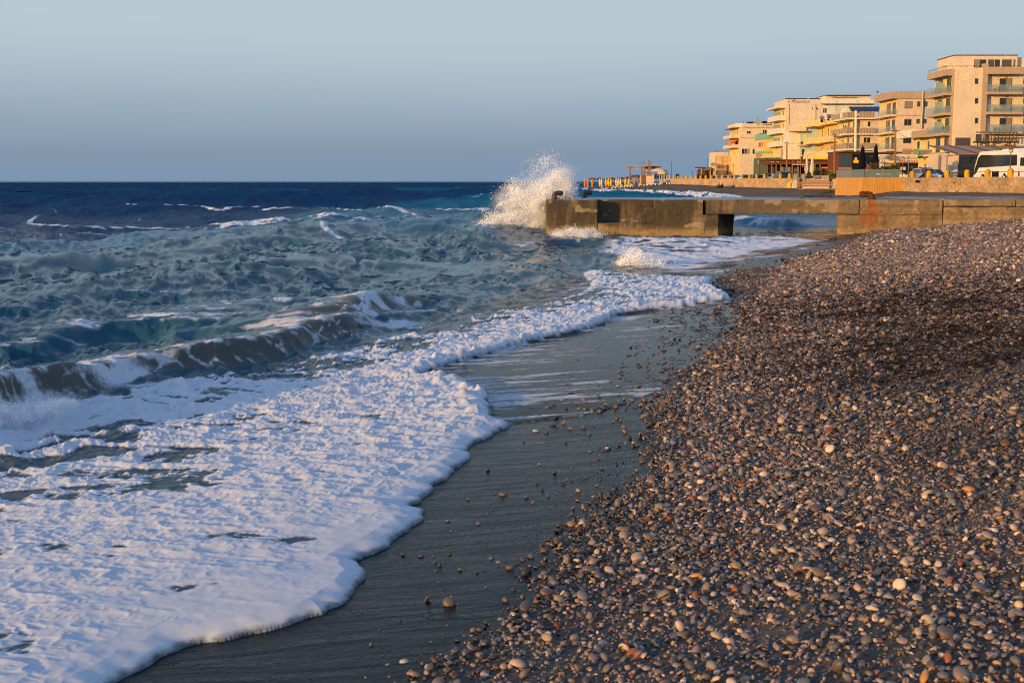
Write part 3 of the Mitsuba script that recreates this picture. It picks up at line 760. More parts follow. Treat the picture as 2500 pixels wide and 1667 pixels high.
def elbow(base, h, reach, r, dx, dy=0.0, rise=0.0):
    x, y, z = base
    pts = [(x, y, z), (x, y, z + 0.4 * h)]
    for a in np.linspace(0, math.pi / 2, 7):
        pts.append((x + dx * r * 1.1 * (1 - math.cos(a)), y + dy * r * 1.1 * (1 - math.cos(a)), z + h - r - (1 - math.sin(a)) * r * 1.1 + rise * a))
    ex, ey, ez = pts[-1]
    L = max(reach - 2.1 * r, 0.05)
    pts += [(ex + dx * L * t, ey + dy * L * t, ez + rise * t) for t in (0.4, 0.8, 1.0)]
    rad = [r * 1.15, r] + [r] * 7 + [r * 1.02, r * 1.12, r * 1.1]
    ex, ey, ez = pts[-1]
    for t, q in ((0.45, 0.95), (0.8, 0.66), (0.98, 0.25)):
        pts.append((ex + dx * r * t, ey + dy * r * t, ez)); rad.append(r * 1.1 * q)
    return tube_mesh(pts, rad, 16)


def mooring(base, h, reach, r, dx, dy, label, m, rise=0.0):
    t = Thing('mooring_bollard', label, 'bollard', 'bent iron mooring bollards on the jetty')
    t.part('post', elbow(base, h, reach, r, dx, dy, rise), m, smooth=50)
    t.part('flange', lathe([(0, 0), (r * 1.8, 0), (r * 1.8, 0.03), (r * 1.2, 0.05), (0, 0.05)], 18, base), m, smooth=40)
    return t


p = at(1353.5, 488, YJ + 0.5)
mooring((p[0], YJ + 0.5, ZT - 0.01), 0.36, 0.36, 0.095, 1, 0.15, 'bent black iron mooring bollard on the seaward end of the jetty beside the spray', 'm_iron')
p = at(1426, 483, 55.6)
mooring((p[0], 55.6, ZT - 0.01), 0.34, 0.36, 0.10, 1, 0.1, 'bent black iron mooring bollard at the back of the jetty before the surf', 'm_iron')
p = at(2128, 487, YJ + 0.45)
t = mooring((p[0], YJ + 0.45, ZT - 0.01), 0.34, 0.52, 0.125, -0.97, 0.2, 'rusty mooring bollard above the rust stain on the jetty wall', 'm_rust', 0.0)

# ---------------------------------------------------------------- the bench on the jetty
def wood_color(p, n, uv):
    g = fbm(p.x * 2.5, p.y * 30, p.z * 40, octaves=3)
    return mix((0.23, 0.105, 0.042), (0.40, 0.215, 0.10), smoothstep(0.3, 0.7, g))
scene['m_wood'] = prin(mikit.proc(wood_color), 0.6)
mat('black_iron', (0.022, 0.021, 0.022), 0.5)
YBN = 55.3
bl, br_ = at(1951, 470, YBN)[0], at(2038, 470, YBN)[0]
bench = Thing('park_bench', 'wooden slat bench with dark iron legs standing on the jetty', 'bench')
zb = ZT
for v_, hgt, yy in ((441.8, 0.085, 0.30), (447.4, 0.085, 0.27), (453.6, 0.085, 0.24)):
    z_ = Za(v_, YBN + yy); bench.part('back_slat', box(bl, br_, YBN + yy, YBN + yy + 0.035, z_ - hgt / 2, z_ + hgt / 2), 'm_wood')
for k in range(4):
    z_ = zb + 0.41; bench.part('seat_slat', box(bl, br_, YBN - 0.22 + k * 0.115, YBN - 0.125 + k * 0.115, z_ - 0.03, z_ + 0.02), 'm_wood')
for u in (1958, 2031):
    x_ = at(u, 470, YBN)[0]
    s_ = Thing.part(bench, 'side_frame', join(
        tube_mesh([(x_, YBN - 0.22, zb), (x_, YBN - 0.2, zb + 0.2), (x_, YBN - 0.2, zb + 0.37)], 0.028, 8), tube_mesh([(x_, YBN + 0.2, zb), (x_, YBN + 0.2, zb + 0.35), (x_, YBN + 0.26, zb + 0.55), (x_, YBN + 0.36, zb + 0.84)], 0.03, 8),
        box(x_ - 0.025, x_ + 0.025, YBN - 0.22, YBN + 0.22, zb + 0.335, zb + 0.378), box(x_ - 0.06, x_ + 0.06, YBN + 0.28, YBN + 0.36, zb + 0.74, zb + 0.86), box(x_ - 0.055, x_ + 0.055, YBN + 0.26, YBN + 0.30, zb + 0.42, zb + 0.5),
        box(x_ - 0.05, x_ + 0.05, YBN - 0.25, YBN - 0.15, zb, zb + 0.02), box(x_ - 0.05, x_ + 0.05, YBN + 0.15, YBN + 0.25, zb, zb + 0.02)), 'm_black_iron')
xa, xb_ = at(1958, 470, YBN)[0], at(2031, 470, YBN)[0]
bench.part('stretcher', tube_mesh([(xa, YBN, zb + 0.10), (xb_, YBN, zb + 0.10)], 0.016, 6), 'm_black_iron')
bench.part('stretcher', tube_mesh([(xa, YBN - 0.2, zb + 0.045), (xb_, YBN - 0.2, zb + 0.045)], 0.014, 6), 'm_black_iron')
for yy in (-0.2, 0.2):
    bench.part('crossbar', box(xa, xb_, YBN + yy - 0.012, YBN + yy + 0.012, zb + 0.34, zb + 0.375), 'm_black_iron')

# ---------------------------------------------------------------- spray where the waves break
OCT = trimesh.Trimesh([[1, 1, 1], [1, -1, -1], [-1, 1, -1], [-1, -1, 1]], [[0, 1, 2], [0, 3, 1], [0, 2, 3], [1, 3, 2]], process=False)   # a drop: a few pixels at most
scene['m_spray'] = prin((0.86, 0.86, 0.86), 0.5)


def droplets(P, R, rng):
    n = len(P)
    q = rng.normal(0, 1, (n, 4)); q /= np.linalg.norm(q, axis=1, keepdims=True)
    w, x, y, z = q.T
    M = np.stack([1 - 2 * (y * y + z * z), 2 * (x * y - z * w), 2 * (x * z + y * w), 2 * (x * y + z * w), 1 - 2 * (x * x + z * z), 2 * (y * z - x * w), 2 * (x * z - y * w), 2 * (y * z + x * w), 1 - 2 * (x * x + y * y)], -1).reshape(n, 3, 3)
    ov = np.array(OCT.vertices)
    v = np.einsum('nij,kj->nki', M, ov) * R[:, None, None] + P[:, None]
    f = (np.array(OCT.faces)[None] + (np.arange(n) * len(ov))[:, None, None]).reshape(-1, 3)
    return v.reshape(-1, 3), f


def spray(blobs, Y, ysig, n, r0, rs, rmax, seed, scale, power=2.2):
    rng = np.random.default_rng(seed)
    w = np.array([b[4] * b[2] * b[3] for b in blobs]); w = w / w.sum()
    k = rng.choice(len(blobs), n * 5, p=w)
    B = np.array(blobs, float)
    u = B[k, 0] + rng.normal(0, 1, len(k)) * B[k, 2] * 0.62
    v = B[k, 1] + rng.normal(0, 1, len(k)) * B[k, 3] * 0.62
    yy = Y + rng.normal(0, ysig, len(k)) * (0.4 + np.exp(-((u - B[:, 0].mean()) / 90) ** 2))
    a, dy_, dz_ = (u - CX) / FOC, CT + (CY - v) / FOC * ST, -ST + (CY - v) / FOC * CT
    P = np.stack([a / dy_ * yy, yy, CAMZ + dz_ / dy_ * yy], -1)
    c = meshkit.fbm(P * scale, 4, seed + 1)
    thr = np.clip(sstep(0.36, 0.62, c), 0, 1) ** power
    keep = (rng.uniform(0, 1, len(k)) < 0.12 + 0.88 * thr) & (P[:, 2] > 0.0)
    P = P[keep][:n]
    R = np.minimum(r0 * np.exp(rng.normal(0, rs, len(P))), rmax) * (0.55 + 0.45 * thr[keep][:n])
    return droplets(P, R, rng)


main = [(1374, 440, 20, 22, 1.3), (1386, 462, 15, 22, 1.2), (1352, 458, 24, 26, 1.0), (1330, 482, 26, 32, 0.9), (1285, 470, 38, 30, 0.42), (1246, 508, 34, 36, 0.5), (1312, 520, 24, 42, 0.9), (1232, 555, 46, 26, 0.45), (1290, 572, 46, 20, 0.8), (1205, 584, 40, 9, 0.6),
        (1318, 405, 34, 24, 0.05), (1345, 392, 24, 16, 0.05), (1322, 560, 14, 36, 1.0)]
sv, sf = spray(main, 52.6, 0.45, 70000, 0.0078, 0.45, 0.026, 401, 2.1)
front = [(1400, 574, 34, 14, 0.8), (1446, 574, 22, 12, 0.55), (1365, 580, 20, 12, 0.8), (1470, 588, 18, 6, 0.4), (1310, 588, 40, 6, 0.5)]
fv, ff_ = spray(front, 49.3, 0.35, 12000, 0.0080, 0.4, 0.022, 411, 3.2)
ws = Thing('wave_splash', 'tall burst of white spray thrown up by a wave at the seaward end of the jetty', 'wave splash')
labels[ws.key]['kind'] = 'stuff'
ws.part('drops', (np.vstack([sv, fv]), np.vstack([sf, ff_ + len(sv)])), 'm_spray')


def mist(thing, blobs, x0, x1, y0, y1, z0, z1, peak, seed, scale, n=(34, 96, 110)):
    """a box of air whose water content follows the same bursts as the drops"""
    ny, nz, nx = n
    zz_, yy_, xx_ = np.meshgrid(np.linspace(z0, z1, nz), np.linspace(y0, y1, ny), np.linspace(x0, x1, nx), indexing='ij')
    P = np.stack([xx_, yy_, zz_], -1)
    d = np.zeros(xx_.shape)
    yc_ = (y0 + y1) / 2
    for (u, v, a, b, w) in blobs:
        c = at(u, v, yc_); sa, sb = a / FOC * yc_, b / FOC * yc_
        d += w * np.exp(-((xx_ - c[0]) / sa) ** 2 - ((zz_ - c[2]) / sb) ** 2 - ((yy_ - yc_) / (0.28 * (y1 - y0))) ** 2)
    f_ = meshkit.fbm(P * scale, 4, seed)
    d = np.clip(d - 0.02, 0, 1.6) * np.clip(0.10 + 2.6 * np.clip(f_ - 0.36, 0, 1) ** 1.0, 0, 1)
    e = np.minimum.reduce([xx_ - x0, x1 - xx_, yy_ - y0, y1 - yy_, zz_ - z0 + 0.05, z1 - zz_]); d *= np.clip(e / 0.12, 0, 1)
    med = {'type': 'heterogeneous', 'albedo': rgb(0.985, 0.985, 0.985), 'scale': float(peak),
           'sigma_t': {'type': 'gridvolume', 'grid': mi.VolumeGrid(np.ascontiguousarray(d[..., None], dtype=np.float32)),
                       'to_world': T().translate([x0, y0, z0]).scale([x1 - x0, y1 - y0, z1 - z0])}}
    key = nkey(thing.key + '__mist')
    scene[key] = {'type': 'cube', 'to_world': T().translate([(x0 + x1) / 2, (y0 + y1) / 2, (z0 + z1) / 2]).scale([(x1 - x0) / 2, (y1 - y0) / 2, (z1 - z0) / 2]), 'bsdf': {'type': 'null'}, 'interior': med}


xm0, xm1 = at(1130, 500, 52.6)[0], at(1440, 500, 52.6)[0]
mist(ws, main, xm0, xm1, 51.6, 53.6, -0.1, Za(365, 52.6), 7.0, 402, 1.6)
Y2 = on_level(1560, 652, 0.1)[1]
bv, bf = spray([(1552, 628, 26, 11, 1), (1575, 640, 40, 9, 1), (1535, 644, 30, 7, 1), (1600, 646, 32, 5, 0.5), (1548, 612, 16, 7, 0.25)], Y2, 0.3, 16000, 0.0058, 0.4, 0.014, 421, 4.0)
single('wave_splash', (bv, bf), 'm_spray', 'small low burst of white spray on the foam in front of the jetty', 'wave splash', kind='stuff')
Y3 = 11.3
cv, cf = spray([(20, 1010, 50, 22, 1), (90, 1000, 45, 16, 0.9), (150, 985, 40, 12, 0.7), (-60, 1035, 60, 22, 1)], Y3, 0.12, 16000, 0.0024, 0.4, 0.006, 431, 9.0)
single('wave_splash', (cv, cf), 'm_spray', 'white spray at the foot of the tumbling wave at the left edge', 'wave splash', kind='stuff')

# ---------------------------------------------------------------- promenade: sea wall, street, bollards
def plaster(name, c, amp=0.10, rough_=0.85):
    c = np.array(c)
    lo, hi = tuple(map(float, c * (1 - amp))), tuple(map(float, np.minimum(c * (1 + amp), 0.95)))
    def fn(p, n, uv):
        g = fbm(p.x * 0.9, p.y * 0.9, p.z * 0.6, octaves=4)
        drip = noise(p.x * 3.0 + p.y * 3.0, p.z * 0.25)
        return mix(lo, hi, smoothstep(0.25, 0.75, 0.7 * g + 0.3 * drip))
    scene['m_' + name] = prin(mikit.proc(fn), rough_)
    return 'm_' + name


def wall_color(p, n, uv):
    g = fbm(p.x * 3, p.y * 3, p.z * 5, octaves=4)
    b = fbm(p.x * 0.5, p.y * 0.5, p.z * 1.2, octaves=3)
    c = mix((0.28, 0.17, 0.085), (0.47, 0.32, 0.18), smoothstep(0.3, 0.75, 0.6 * g + 0.4 * b))
    return mix(c, (0.15, 0.11, 0.08), 0.5 * smoothstep(0.6, 0.75, fbm(p.x * 1.6, p.y * 0.6, p.z * 0.5, octaves=3)))
scene['m_seawall'] = {'type': 'twosided', 'bsdf': {'type': 'bumpmap', 'arbitrary': mikit.proc(lambda p, n, uv: fbm(p.x * 6, p.y * 6, p.z * 6, octaves=3), 2e-2), 'scale': 0.12,
                      'bsdf': {'type': 'principled', 'base_color': mikit.proc(wall_color), 'roughness': 0.9}}}
CREAM = plaster('cream', (0.66, 0.53, 0.39), 0.05)
WHITE = plaster('white', (0.70, 0.62, 0.51), 0.05)
TAN = plaster('tan', (0.43, 0.31, 0.225), 0.06)
SAND = plaster('sand_plaster', (0.62, 0.48, 0.36), 0.06)
YELLOW = plaster('yellow', (0.74, 0.46, 0.13), 0.05)
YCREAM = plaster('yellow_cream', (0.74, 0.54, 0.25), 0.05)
STONE = plaster('stone', (0.52, 0.355, 0.19), 0.22)
PALEBLUE = plaster('pale_blue', (0.42, 0.52, 0.56), 0.06)
mat('glass_dark', (0.020, 0.022, 0.026), 0.12, specular=0.5)
mat('glass_mid', (0.075, 0.065, 0.06), 0.2)
mat('curtain', (0.24, 0.20, 0.17), 0.7)
mat('frame_white', (0.70, 0.66, 0.60), 0.5)
mat('frame_dark', (0.06, 0.05, 0.045), 0.5)
mat('shutter', (0.26, 0.20, 0.16), 0.7)
mat('steel', (0.30, 0.31, 0.33), 0.4, metallic=0.6)
mat('dark_metal', (0.05, 0.045, 0.045), 0.5)
mat('white_plastic', (0.72, 0.70, 0.66), 0.5)
mat('white_paint', (0.72, 0.69, 0.64), 0.35, clearcoat=0.5)
mat('teal', (0.20, 0.42, 0.33), 0.7)
mat('green_dark', (0.10, 0.14, 0.09), 0.7)
mat('green_glow', (0.02, 0.55, 0.10), 0.5)
mat('red', (0.42, 0.035, 0.03), 0.6)
mat('pink', (0.45, 0.06, 0.09), 0.6)
mat('orange', (0.75, 0.20, 0.03), 0.7)
mat('blue_dark', (0.030, 0.060, 0.085), 0.4)
mat('brown', (0.13, 0.065, 0.04), 0.7)
mat('brown_red', (0.16, 0.06, 0.04), 0.7)
mat('pole_wood', (0.26, 0.13, 0.06), 0.75)
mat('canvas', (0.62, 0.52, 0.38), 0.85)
mat('canvas_grey', (0.36, 0.29, 0.24), 0.85)
mat('canvas_dark', (0.010, 0.010, 0.012), 0.9)
mat('yellow_cloth', (0.80, 0.50, 0.03), 0.8)
mat('rubber', (0.015, 0.015, 0.016), 0.8)
mat('skin', (0.36, 0.21, 0.14), 0.6)
mat('cloth_black', (0.018, 0.018, 0.022), 0.85)
mat('cloth_grey', (0.12, 0.12, 0.14), 0.85)
mat('solar', (0.012, 0.013, 0.028), 0.15)
mat('grey', (0.20, 0.19, 0.18), 0.7)
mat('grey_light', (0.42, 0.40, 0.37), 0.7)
mat('asphalt', (0.05, 0.05, 0.05), 0.9)
mat('tail_red', (0.30, 0.015, 0.01), 0.3)
mat('thatch', (0.12, 0.075, 0.045), 0.95)
def bollard_color(p, n, uv):
    g = fbm(p.x * 9, p.y * 9, p.z * 9, octaves=3)
    return mix((0.30, 0.13, 0.02), (0.62, 0.33, 0.02), smoothstep(0.28, 0.5, g))
scene['m_bollard'] = prin(mikit.proc(bollard_color), 0.7)
scene['m_railing_glass'] = {'type': 'mask', 'opacity': 0.40, 'bsdf': {'type': 'twosided', 'bsdf': {'type': 'principled', 'base_color': rgb(0.22, 0.29, 0.28), 'roughness': 0.25}}}
scene['m_frosted'] = prin((0.25, 0.33, 0.31), 0.35)

WX = 38.0
def wtop(y): return 2.60 + 0.0019 * y
single('street', prism([(WX + 0.45, -60), (110, -60), (110, 470), (WX + 0.45, 470)], 2.0, 2.33), 'm_asphalt', 'asphalt street and parking strip behind the sea wall', kind='structure')
single('land', prism([(40, -80), (700, -80), (700, 440), (40, 440)], 0.4, 2.0), 'm_grey', 'ground under the town', kind='structure')
sw = Thing('sea_wall', 'long low golden concrete sea wall along the top of the beach', 'wall')
for y0, y1 in ((60, 104.9), (104.95, 131.5), (131.55, 165), (165.05, 205), (205.05, 250), (250.05, 300)):
    v = np.array([(WX + dx, y, z) for y in (y0, y1) for dx, z in ((0, 0.6), (0, wtop(y)), (0.5, wtop(y)), (0.5, 0.6))])
    m = trimesh.convex.convex_hull(v)
    sw.part('panel', rough(m, 1.2, 0.05, int(y0), 0.6), 'm_seawall')
for (u, v_, w, h, s) in ((2338, 463, 0.9, 0.75, 3), (2385, 460, 1.1, 1.2, 5), (2330, 444, 0.7, 0.5, 6)):
    y = Ya(u, WX)
    b = trimesh.creation.icosphere(2); p = np.array(b.vertices); p *= (1 + 0.5 * (meshkit.noise(p * 1.5 + s, s) - 0.5))[:, None] * np.array([0.22, w / 2, h / 2])
    b.vertices = p; b.apply_translation((WX - 0.02, y, Za(v_, y) + h * 0.2)); sw.part('mortar_patch', b, 'm_seawall', smooth=True)


def bollard(y, x=WX + 0.22, h=0.68, r=0.23, n=0):
    z = wtop(y) - 0.02
    prof = [(0, 0), (r * 1.02, 0), (r, 0.05)] + [(r * 0.99, h - r * 0.85)] + [(r * math.cos(a), h - r * 0.85 + r * 0.85 * math.sin(a)) for a in np.linspace(0.25, math.pi / 2, 6)]
    prof[-1] = (0, h)
    return lathe(prof, 16, (x, y, z))


bu = [2226, 2267, 2311, 2360, 2410, 2466, 2531]
bl_y = [Ya(u, WX + 0.22) for u in bu]
uz = [1927.5, 1905, 1887, 1866.7, 1847, 1829.5, 1811.5, 1793, 1778.5, 1763.5, 1749.5, 1735.7, 1723, 1710.5, 1699, 1687.4, 1676, 1665, 1655, 1645.5, 1635.5]
names = ['nearest yellow bollard on the sea wall by the coach rear', 'yellow bollard on the sea wall in front of the coach body', 'yellow bollard on the sea wall before the coach front', 'yellow bollard on the sea wall right of the silver car', 'yellow bollard on the sea wall before the silver car', 'yellow bollard on the sea wall next to the wooden terrace']
for u in bu:
    k = bu.index(u)
    lab = dict(zip(bu[::-1][1:], names)).get(u, 'yellow bollard on the sea wall beyond the coach')
    single('stone_bollard', bollard(Ya(u, WX + 0.22)), 'm_bollard', lab, 'bollard', 'weathered yellow bollards along the sea wall', smooth=40)
ORD = ('first', 'second', 'third', 'fourth', 'fifth', 'sixth', 'seventh', 'eighth', 'ninth', 'tenth', 'eleventh', 'twelfth', 'thirteenth', 'fourteenth', 'fifteenth', 'sixteenth', 'seventeenth', 'eighteenth', 'nineteenth', 'twentieth', 'twenty-first')
for k, u in enumerate(uz):
    single('stone_bollard', bollard(Ya(u, WX + 0.22), h=0.72), 'm_bollard', 'small yellow bollard on the far sea wall, ' + ORD[k] + ' from the timber frame by the bench', 'bollard', 'yellow bollards of the far row', smooth=40)
single('stone_bollard', bollard(Ya(2028, WX + 0.22), h=1.05, r=0.3), 'm_bollard', 'tall yellow bollard behind the right end of the bench', 'bollard', 'weathered yellow bollards along the sea wall', smooth=40)
rail = Thing('pipe_railing', 'thin dark pipe railing strung between the yellow bollards by the coach', 'railing')
for ya, yb in zip(bl_y[2:-1], bl_y[3:]):
    rail.part('pipe', cyl((WX + 0.22, ya, wtop(ya) + 0.42), (WX + 0.22, yb, wtop(yb) + 0.42), 0.025, 6), 'm_dark_metal')

# ---------------------------------------------------------------- the wooden terrace
def plank_color(p, n, uv):
    side = p.x + p.y
    k = cell_rand(side * 6.0)
    g = fbm(side * 30, p.z * 1.5, 1.0, octaves=2)
    groove = smoothstep(0.10, 0.02, dr.abs(side * 6.0 - dr.floor(side * 6.0) - 0.5) * -1 + 0.5)
    return mix(mix((0.44, 0.20, 0.035), (0.62, 0.31, 0.055), 0.5 * k + 0.5 * g), (0.12, 0.045, 0.012), 0.8 * groove)
scene['m_planks'] = prin(mikit.proc(plank_color), 0.6)
TY0, TY1 = 120.7, 131.0
TX = at(2107, 440, TY0)[0]
ter = Thing('terrace', 'bright orange timber terrace with glass screens above the beach', 'terrace')
tz = Za(433.5, TY0)
ter.part('timber_front', box(TX, WX + 0.3, TY0, TY0 + 0.15, 0.7, tz), 'm_planks')
ter.part('timber_side', box(TX, TX + 0.15, TY0 + 0.153, TY1, 0.7, tz - 0.003), 'm_planks')
ter.part('deck', box(TX + 0.02, WX + 0.7, TY0 + 0.02, TY1, tz - 0.12, tz - 0.006), 'm_brown')
gz = Za(413.5, TY0)
npan = 5
for k in range(npan):
    a = TY0 + 0.1 + (TY1 - TY0 - 0.1) * k / npan; b = TY0 + 0.1 + (TY1 - TY0 - 0.1) * (k + 1) / npan
    ter.part('glass_screen', box(TX + 0.06, TX + 0.075, a + 0.03, b - 0.03, tz, gz), 'm_railing_glass')
    ter.part('screen_post', box(TX + 0.045, TX + 0.09, a - 0.025, a + 0.025, tz, gz + 0.02), 'm_steel')
for k in range(2):
    a = TX + 0.1 + 1.75 * k
    ter.part('glass_screen', box(a + 0.03, a + 1.72, TY0 + 0.06, TY0 + 0.075, tz, gz), 'm_railing_glass')
    ter.part('screen_post', box(a + 1.72, a + 1.77, TY0 + 0.045, TY0 + 0.09, tz, gz + 0.02), 'm_steel')


def leafy(cx, cy, z0, rx, ry, h, n, seed, size=0.09):
    rng = np.random.default_rng(seed)
    c = rng.normal(0, 1, (n, 3)); c /= np.linalg.norm(c, axis=1, keepdims=True); c *= rng.uniform(0.35, 1, (n, 1)) ** 0.5
    c = c * np.array([rx, ry, h / 2]) * (0.75 + 0.5 * meshkit.noise(c * 2.5 + seed, seed))[:, None] + np.array([cx, cy, z0 + h / 2])
    d1 = rng.normal(0, 1, (n, 3)); d1 /= np.linalg.norm(d1, axis=1, keepdims=True)
    d2 = np.cross(d1, rng.normal(0, 1, (n, 3))); d2 /= np.linalg.norm(d2, axis=1, keepdims=True)
    s = size * rng.uniform(0.6, 1.4, (n, 1))
    v = np.stack([c - d1 * s, c + d2 * s * 0.45, c + d1 * s, c - d2 * s * 0.45], 1).reshape(-1, 3)
    f = np.array([[0, 1, 2], [0, 2, 3]])[None] + (np.arange(n) * 4)[:, None, None]
    return v, f.reshape(-1, 3)


mat('leaf', (0.055, 0.075, 0.022), 0.7)
mat('leaf_dark', (0.028, 0.042, 0.018), 0.7)
mat('leaf_dry', (0.12, 0.09, 0.035), 0.7)
for (u, w, h, m, lab) in ((2132, 0.75, 1.25, 'm_leaf_dry', 'olive green bush behind the terrace glass below the dark parasol'), (2158, 0.9, 0.85, 'm_leaf_dark', 'dark leafy planting behind the middle of the terrace front glass'), (2182, 0.7, 0.95, 'm_leaf', 'green planting behind the right end of the terrace front glass')):
    x = at(u, 420, TY0 + 1.0)[0]
    t = Thing('terrace_plant', lab, 'plant')
    t.part('planter', box(x - w * 0.6, x + w * 0.6, TY0 + 0.6, TY0 + 1.3, tz, tz + 0.3), 'm_brown')
    t.part('foliage', leafy(x, TY0 + 0.95, tz + 0.22, w * 0.75, 0.5, h, 420, int(u)), m)


def closed_parasol(x, y, z0, z1, r, m, label, group=None, lobes=8):
    t = Thing('closed_parasol', label, 'parasol', group)
    t.part('pole', cyl((x, y, z0), (x, y, z1 - 0.1), 0.04, 8), 'm_dark_metal')
    hh = z1 - z0
    prof = [(0.02, z1 - 0.02), (r * 0.55, z1 - 0.12 * hh * 0.6), (r * 0.62, z1 - 0.16 * hh), (r * 0.75, z1 - 0.35 * hh), (r, z1 - 0.52 * hh), (r * 0.93, z1 - 0.66 * hh), (r * 0.45, z1 - 0.70 * hh), (r * 0.8, z1 - 0.78 * hh), (r * 0.62, z1 - 0.86 * hh)]
    n = 32
    v = []
    for k, (rr, z) in enumerate(prof):
        for j in range(n):
            a = j * 2 * math.pi / n
            q = rr * (1 + 0.20 * math.cos(lobes * a + 0.5 * k) * (k > 1))
            v.append((x + q * math.cos(a), y + q * math.sin(a), z + 0.05 * math.sin(3 * a) * (k == len(prof) - 1)))
    f = []
    for k in range(len(prof) - 1):
        for j in range(n):
            a, b, c, d = k * n + j, k * n + (j + 1) % n, (k + 1) * n + (j + 1) % n, (k + 1) * n + j
            f += [[a, c, b], [a, d, c]]
    t.part('canopy', (np.array(v), np.array(f)), m, smooth=True)
    t.part('finial', trimesh.creation.icosphere(1, 0.07).apply_translation((x, y, z1)), m)
    return t


for u, vt, lab in ((2105, 356, 'left one of the two black closed parasols on the terrace'), (2137, 352.5, 'right one of the two black closed parasols on the terrace')):
    y = TY0 + 4.0; x = at(u, 400, y)[0]
    closed_parasol(x, y, tz - 0.05, Za(vt, y), 0.27, 'm_canvas_dark', lab)

# ---------------------------------------------------------------- the town: buildings along the street
def X_(u, v, Y): return at(u, v, Y)[0]


class House(Thing):
    """walls facing the camera lie on planes y = const ('flank'), walls facing the sea on planes x = const ('front')"""
    def vol(self, name, m, x0, x1, y0, y1, z0, z1, **k): return self.part(name, box(x0, x1, y0, y1, z0, z1), m, **k)

    def flank(self, name, m, u0, u1, v0, v1, Y, d=0.06, back=0.0, **k):
        vm = (v0 + v1) / 2
        return self.part(name, box(X_(u0, vm, Y), X_(u1, vm, Y), Y - d, Y + back, Za(v1, Y), Za(v0, Y)), m, **k)

    def fwin(self, u0, u1, v0, v1, Y, panes=1, frame='m_frame_dark', glass='m_glass_dark', name='window', w=0.07, sash=None):
        vm = (v0 + v1) / 2
        x0, x1, z0, z1 = X_(u0, vm, Y), X_(u1, vm, Y), Za(v1, Y), Za(v0, Y)
        bars = [box(x0, x0 + w, Y - 0.07, Y, z0, z1), box(x1 - w, x1, Y - 0.07, Y, z0, z1), box(x0 + w, x1 - w, Y - 0.07, Y, z1 - w, z1), box(x0 + w, x1 - w, Y - 0.07, Y, z0, z0 + w)]
        for k in range(1, panes):
            xm = x0 + (x1 - x0) * k / panes
            bars.append(box(xm - w / 2, xm + w / 2, Y - 0.065, Y, z0 + w, z1 - w))
        key = self.part(name, join(*bars), frame)
        for k in range(panes):
            g = glass[k % len(glass)] if isinstance(glass, (list, tuple)) else glass
            a = x0 + w + (x1 - x0 - 2 * w) * k / panes; b = x0 + w + (x1 - x0 - 2 * w) * (k + 1) / panes
            self.part('pane', box(a, b, Y - 0.03, Y, z0 + w, z1 - w), g, parent=key)
        return key

    def swin(self, y0, y1, z0, z1, X, panes=1, frame='m_frame_dark', glass='m_glass_dark', name='window', w=0.07):
        bars = [box(X - 0.07, X, y0, y0 + w, z0, z1), box(X - 0.07, X, y1 - w, y1, z0, z1), box(X - 0.07, X, y0 + w, y1 - w, z1 - w, z1), box(X - 0.07, X, y0 + w, y1 - w, z0, z0 + w)]
        key = self.part(name, join(*bars), frame)
        for k in range(panes):
            g = glass[k % len(glass)] if isinstance(glass, (list, tuple)) else glass
            a = y0 + w + (y1 - y0 - 2 * w) * k / panes; b = y0 + w + (y1 - y0 - 2 * w) * (k + 1) / panes
            self.part('pane', box(X - 0.03, X, a + 0.02, b - 0.02, z0 + w, z1 - w), g, parent=key)
        return key

    def balcony(self, Xf, Xp, y0, y1, z, t=0.3, rail='glass', h=1.05, slab='m_cream', solid=None):
        key = self.part('balcony', box(Xp, Xf, y0, y1, z, z + t), slab)
        zt = z + t
        if rail == 'glass':
            n = max(2, int((y1 - y0) / 2))
            for k in range(n):
                a, b = y0 + (y1 - y0) * k / n, y0 + (y1 - y0) * (k + 1) / n
                self.part('glass_panel', box(Xp + 0.03, Xp + 0.05, a + 0.04, b - 0.04, zt, zt + h), 'm_railing_glass', parent=key)
            self.part('glass_panel', box(Xp + 0.08, Xf - 0.03, y0 + 0.03, y0 + 0.05, zt, zt + h), 'm_railing_glass', parent=key)
        elif rail == 'bars':
            bars = []
            for k in range(int((y1 - y0) / 0.55) + 1):
                yk = y0 + 0.05 + k * (y1 - y0 - 0.1) / int((y1 - y0) / 0.55); bars.append(box(Xp + 0.03, Xp + 0.07, yk - 0.03, yk + 0.03, zt, zt + h))
            for k in range(int((Xf - Xp) / 0.5)):
                xk = Xp + 0.05 + k * 0.5; bars.append(box(xk - 0.025, xk + 0.025, y0 + 0.03, y0 + 0.07, zt, zt + h))
            bars += [box(Xp + 0.02, Xp + 0.08, y0, y1, zt + h, zt + h + 0.06), box(Xp, Xf, y0 + 0.02, y0 + 0.08, zt + h, zt + h + 0.06)]
            self.part('railing', join(*bars), 'm_canvas', parent=key)
            self.part('infill', join(box(Xp + 0.09, Xp + 0.10, y0 + 0.1, y1, zt + 0.05, zt + h - 0.05), box(Xp + 0.1, Xf, y0 + 0.09, y0 + 0.10, zt + 0.05, zt + h - 0.05)), 'm_shutter', parent=key)
        elif rail == 'solid':
            s = solid or slab
            self.part('parapet', join(box(Xp - 0.02, Xp + 0.12, y0 - 0.02, y1, z - 0.01, zt + h), box(Xp + 0.12, Xf, y0 - 0.02, y0 + 0.12, z - 0.01, zt + h)), s, parent=key)
        return key


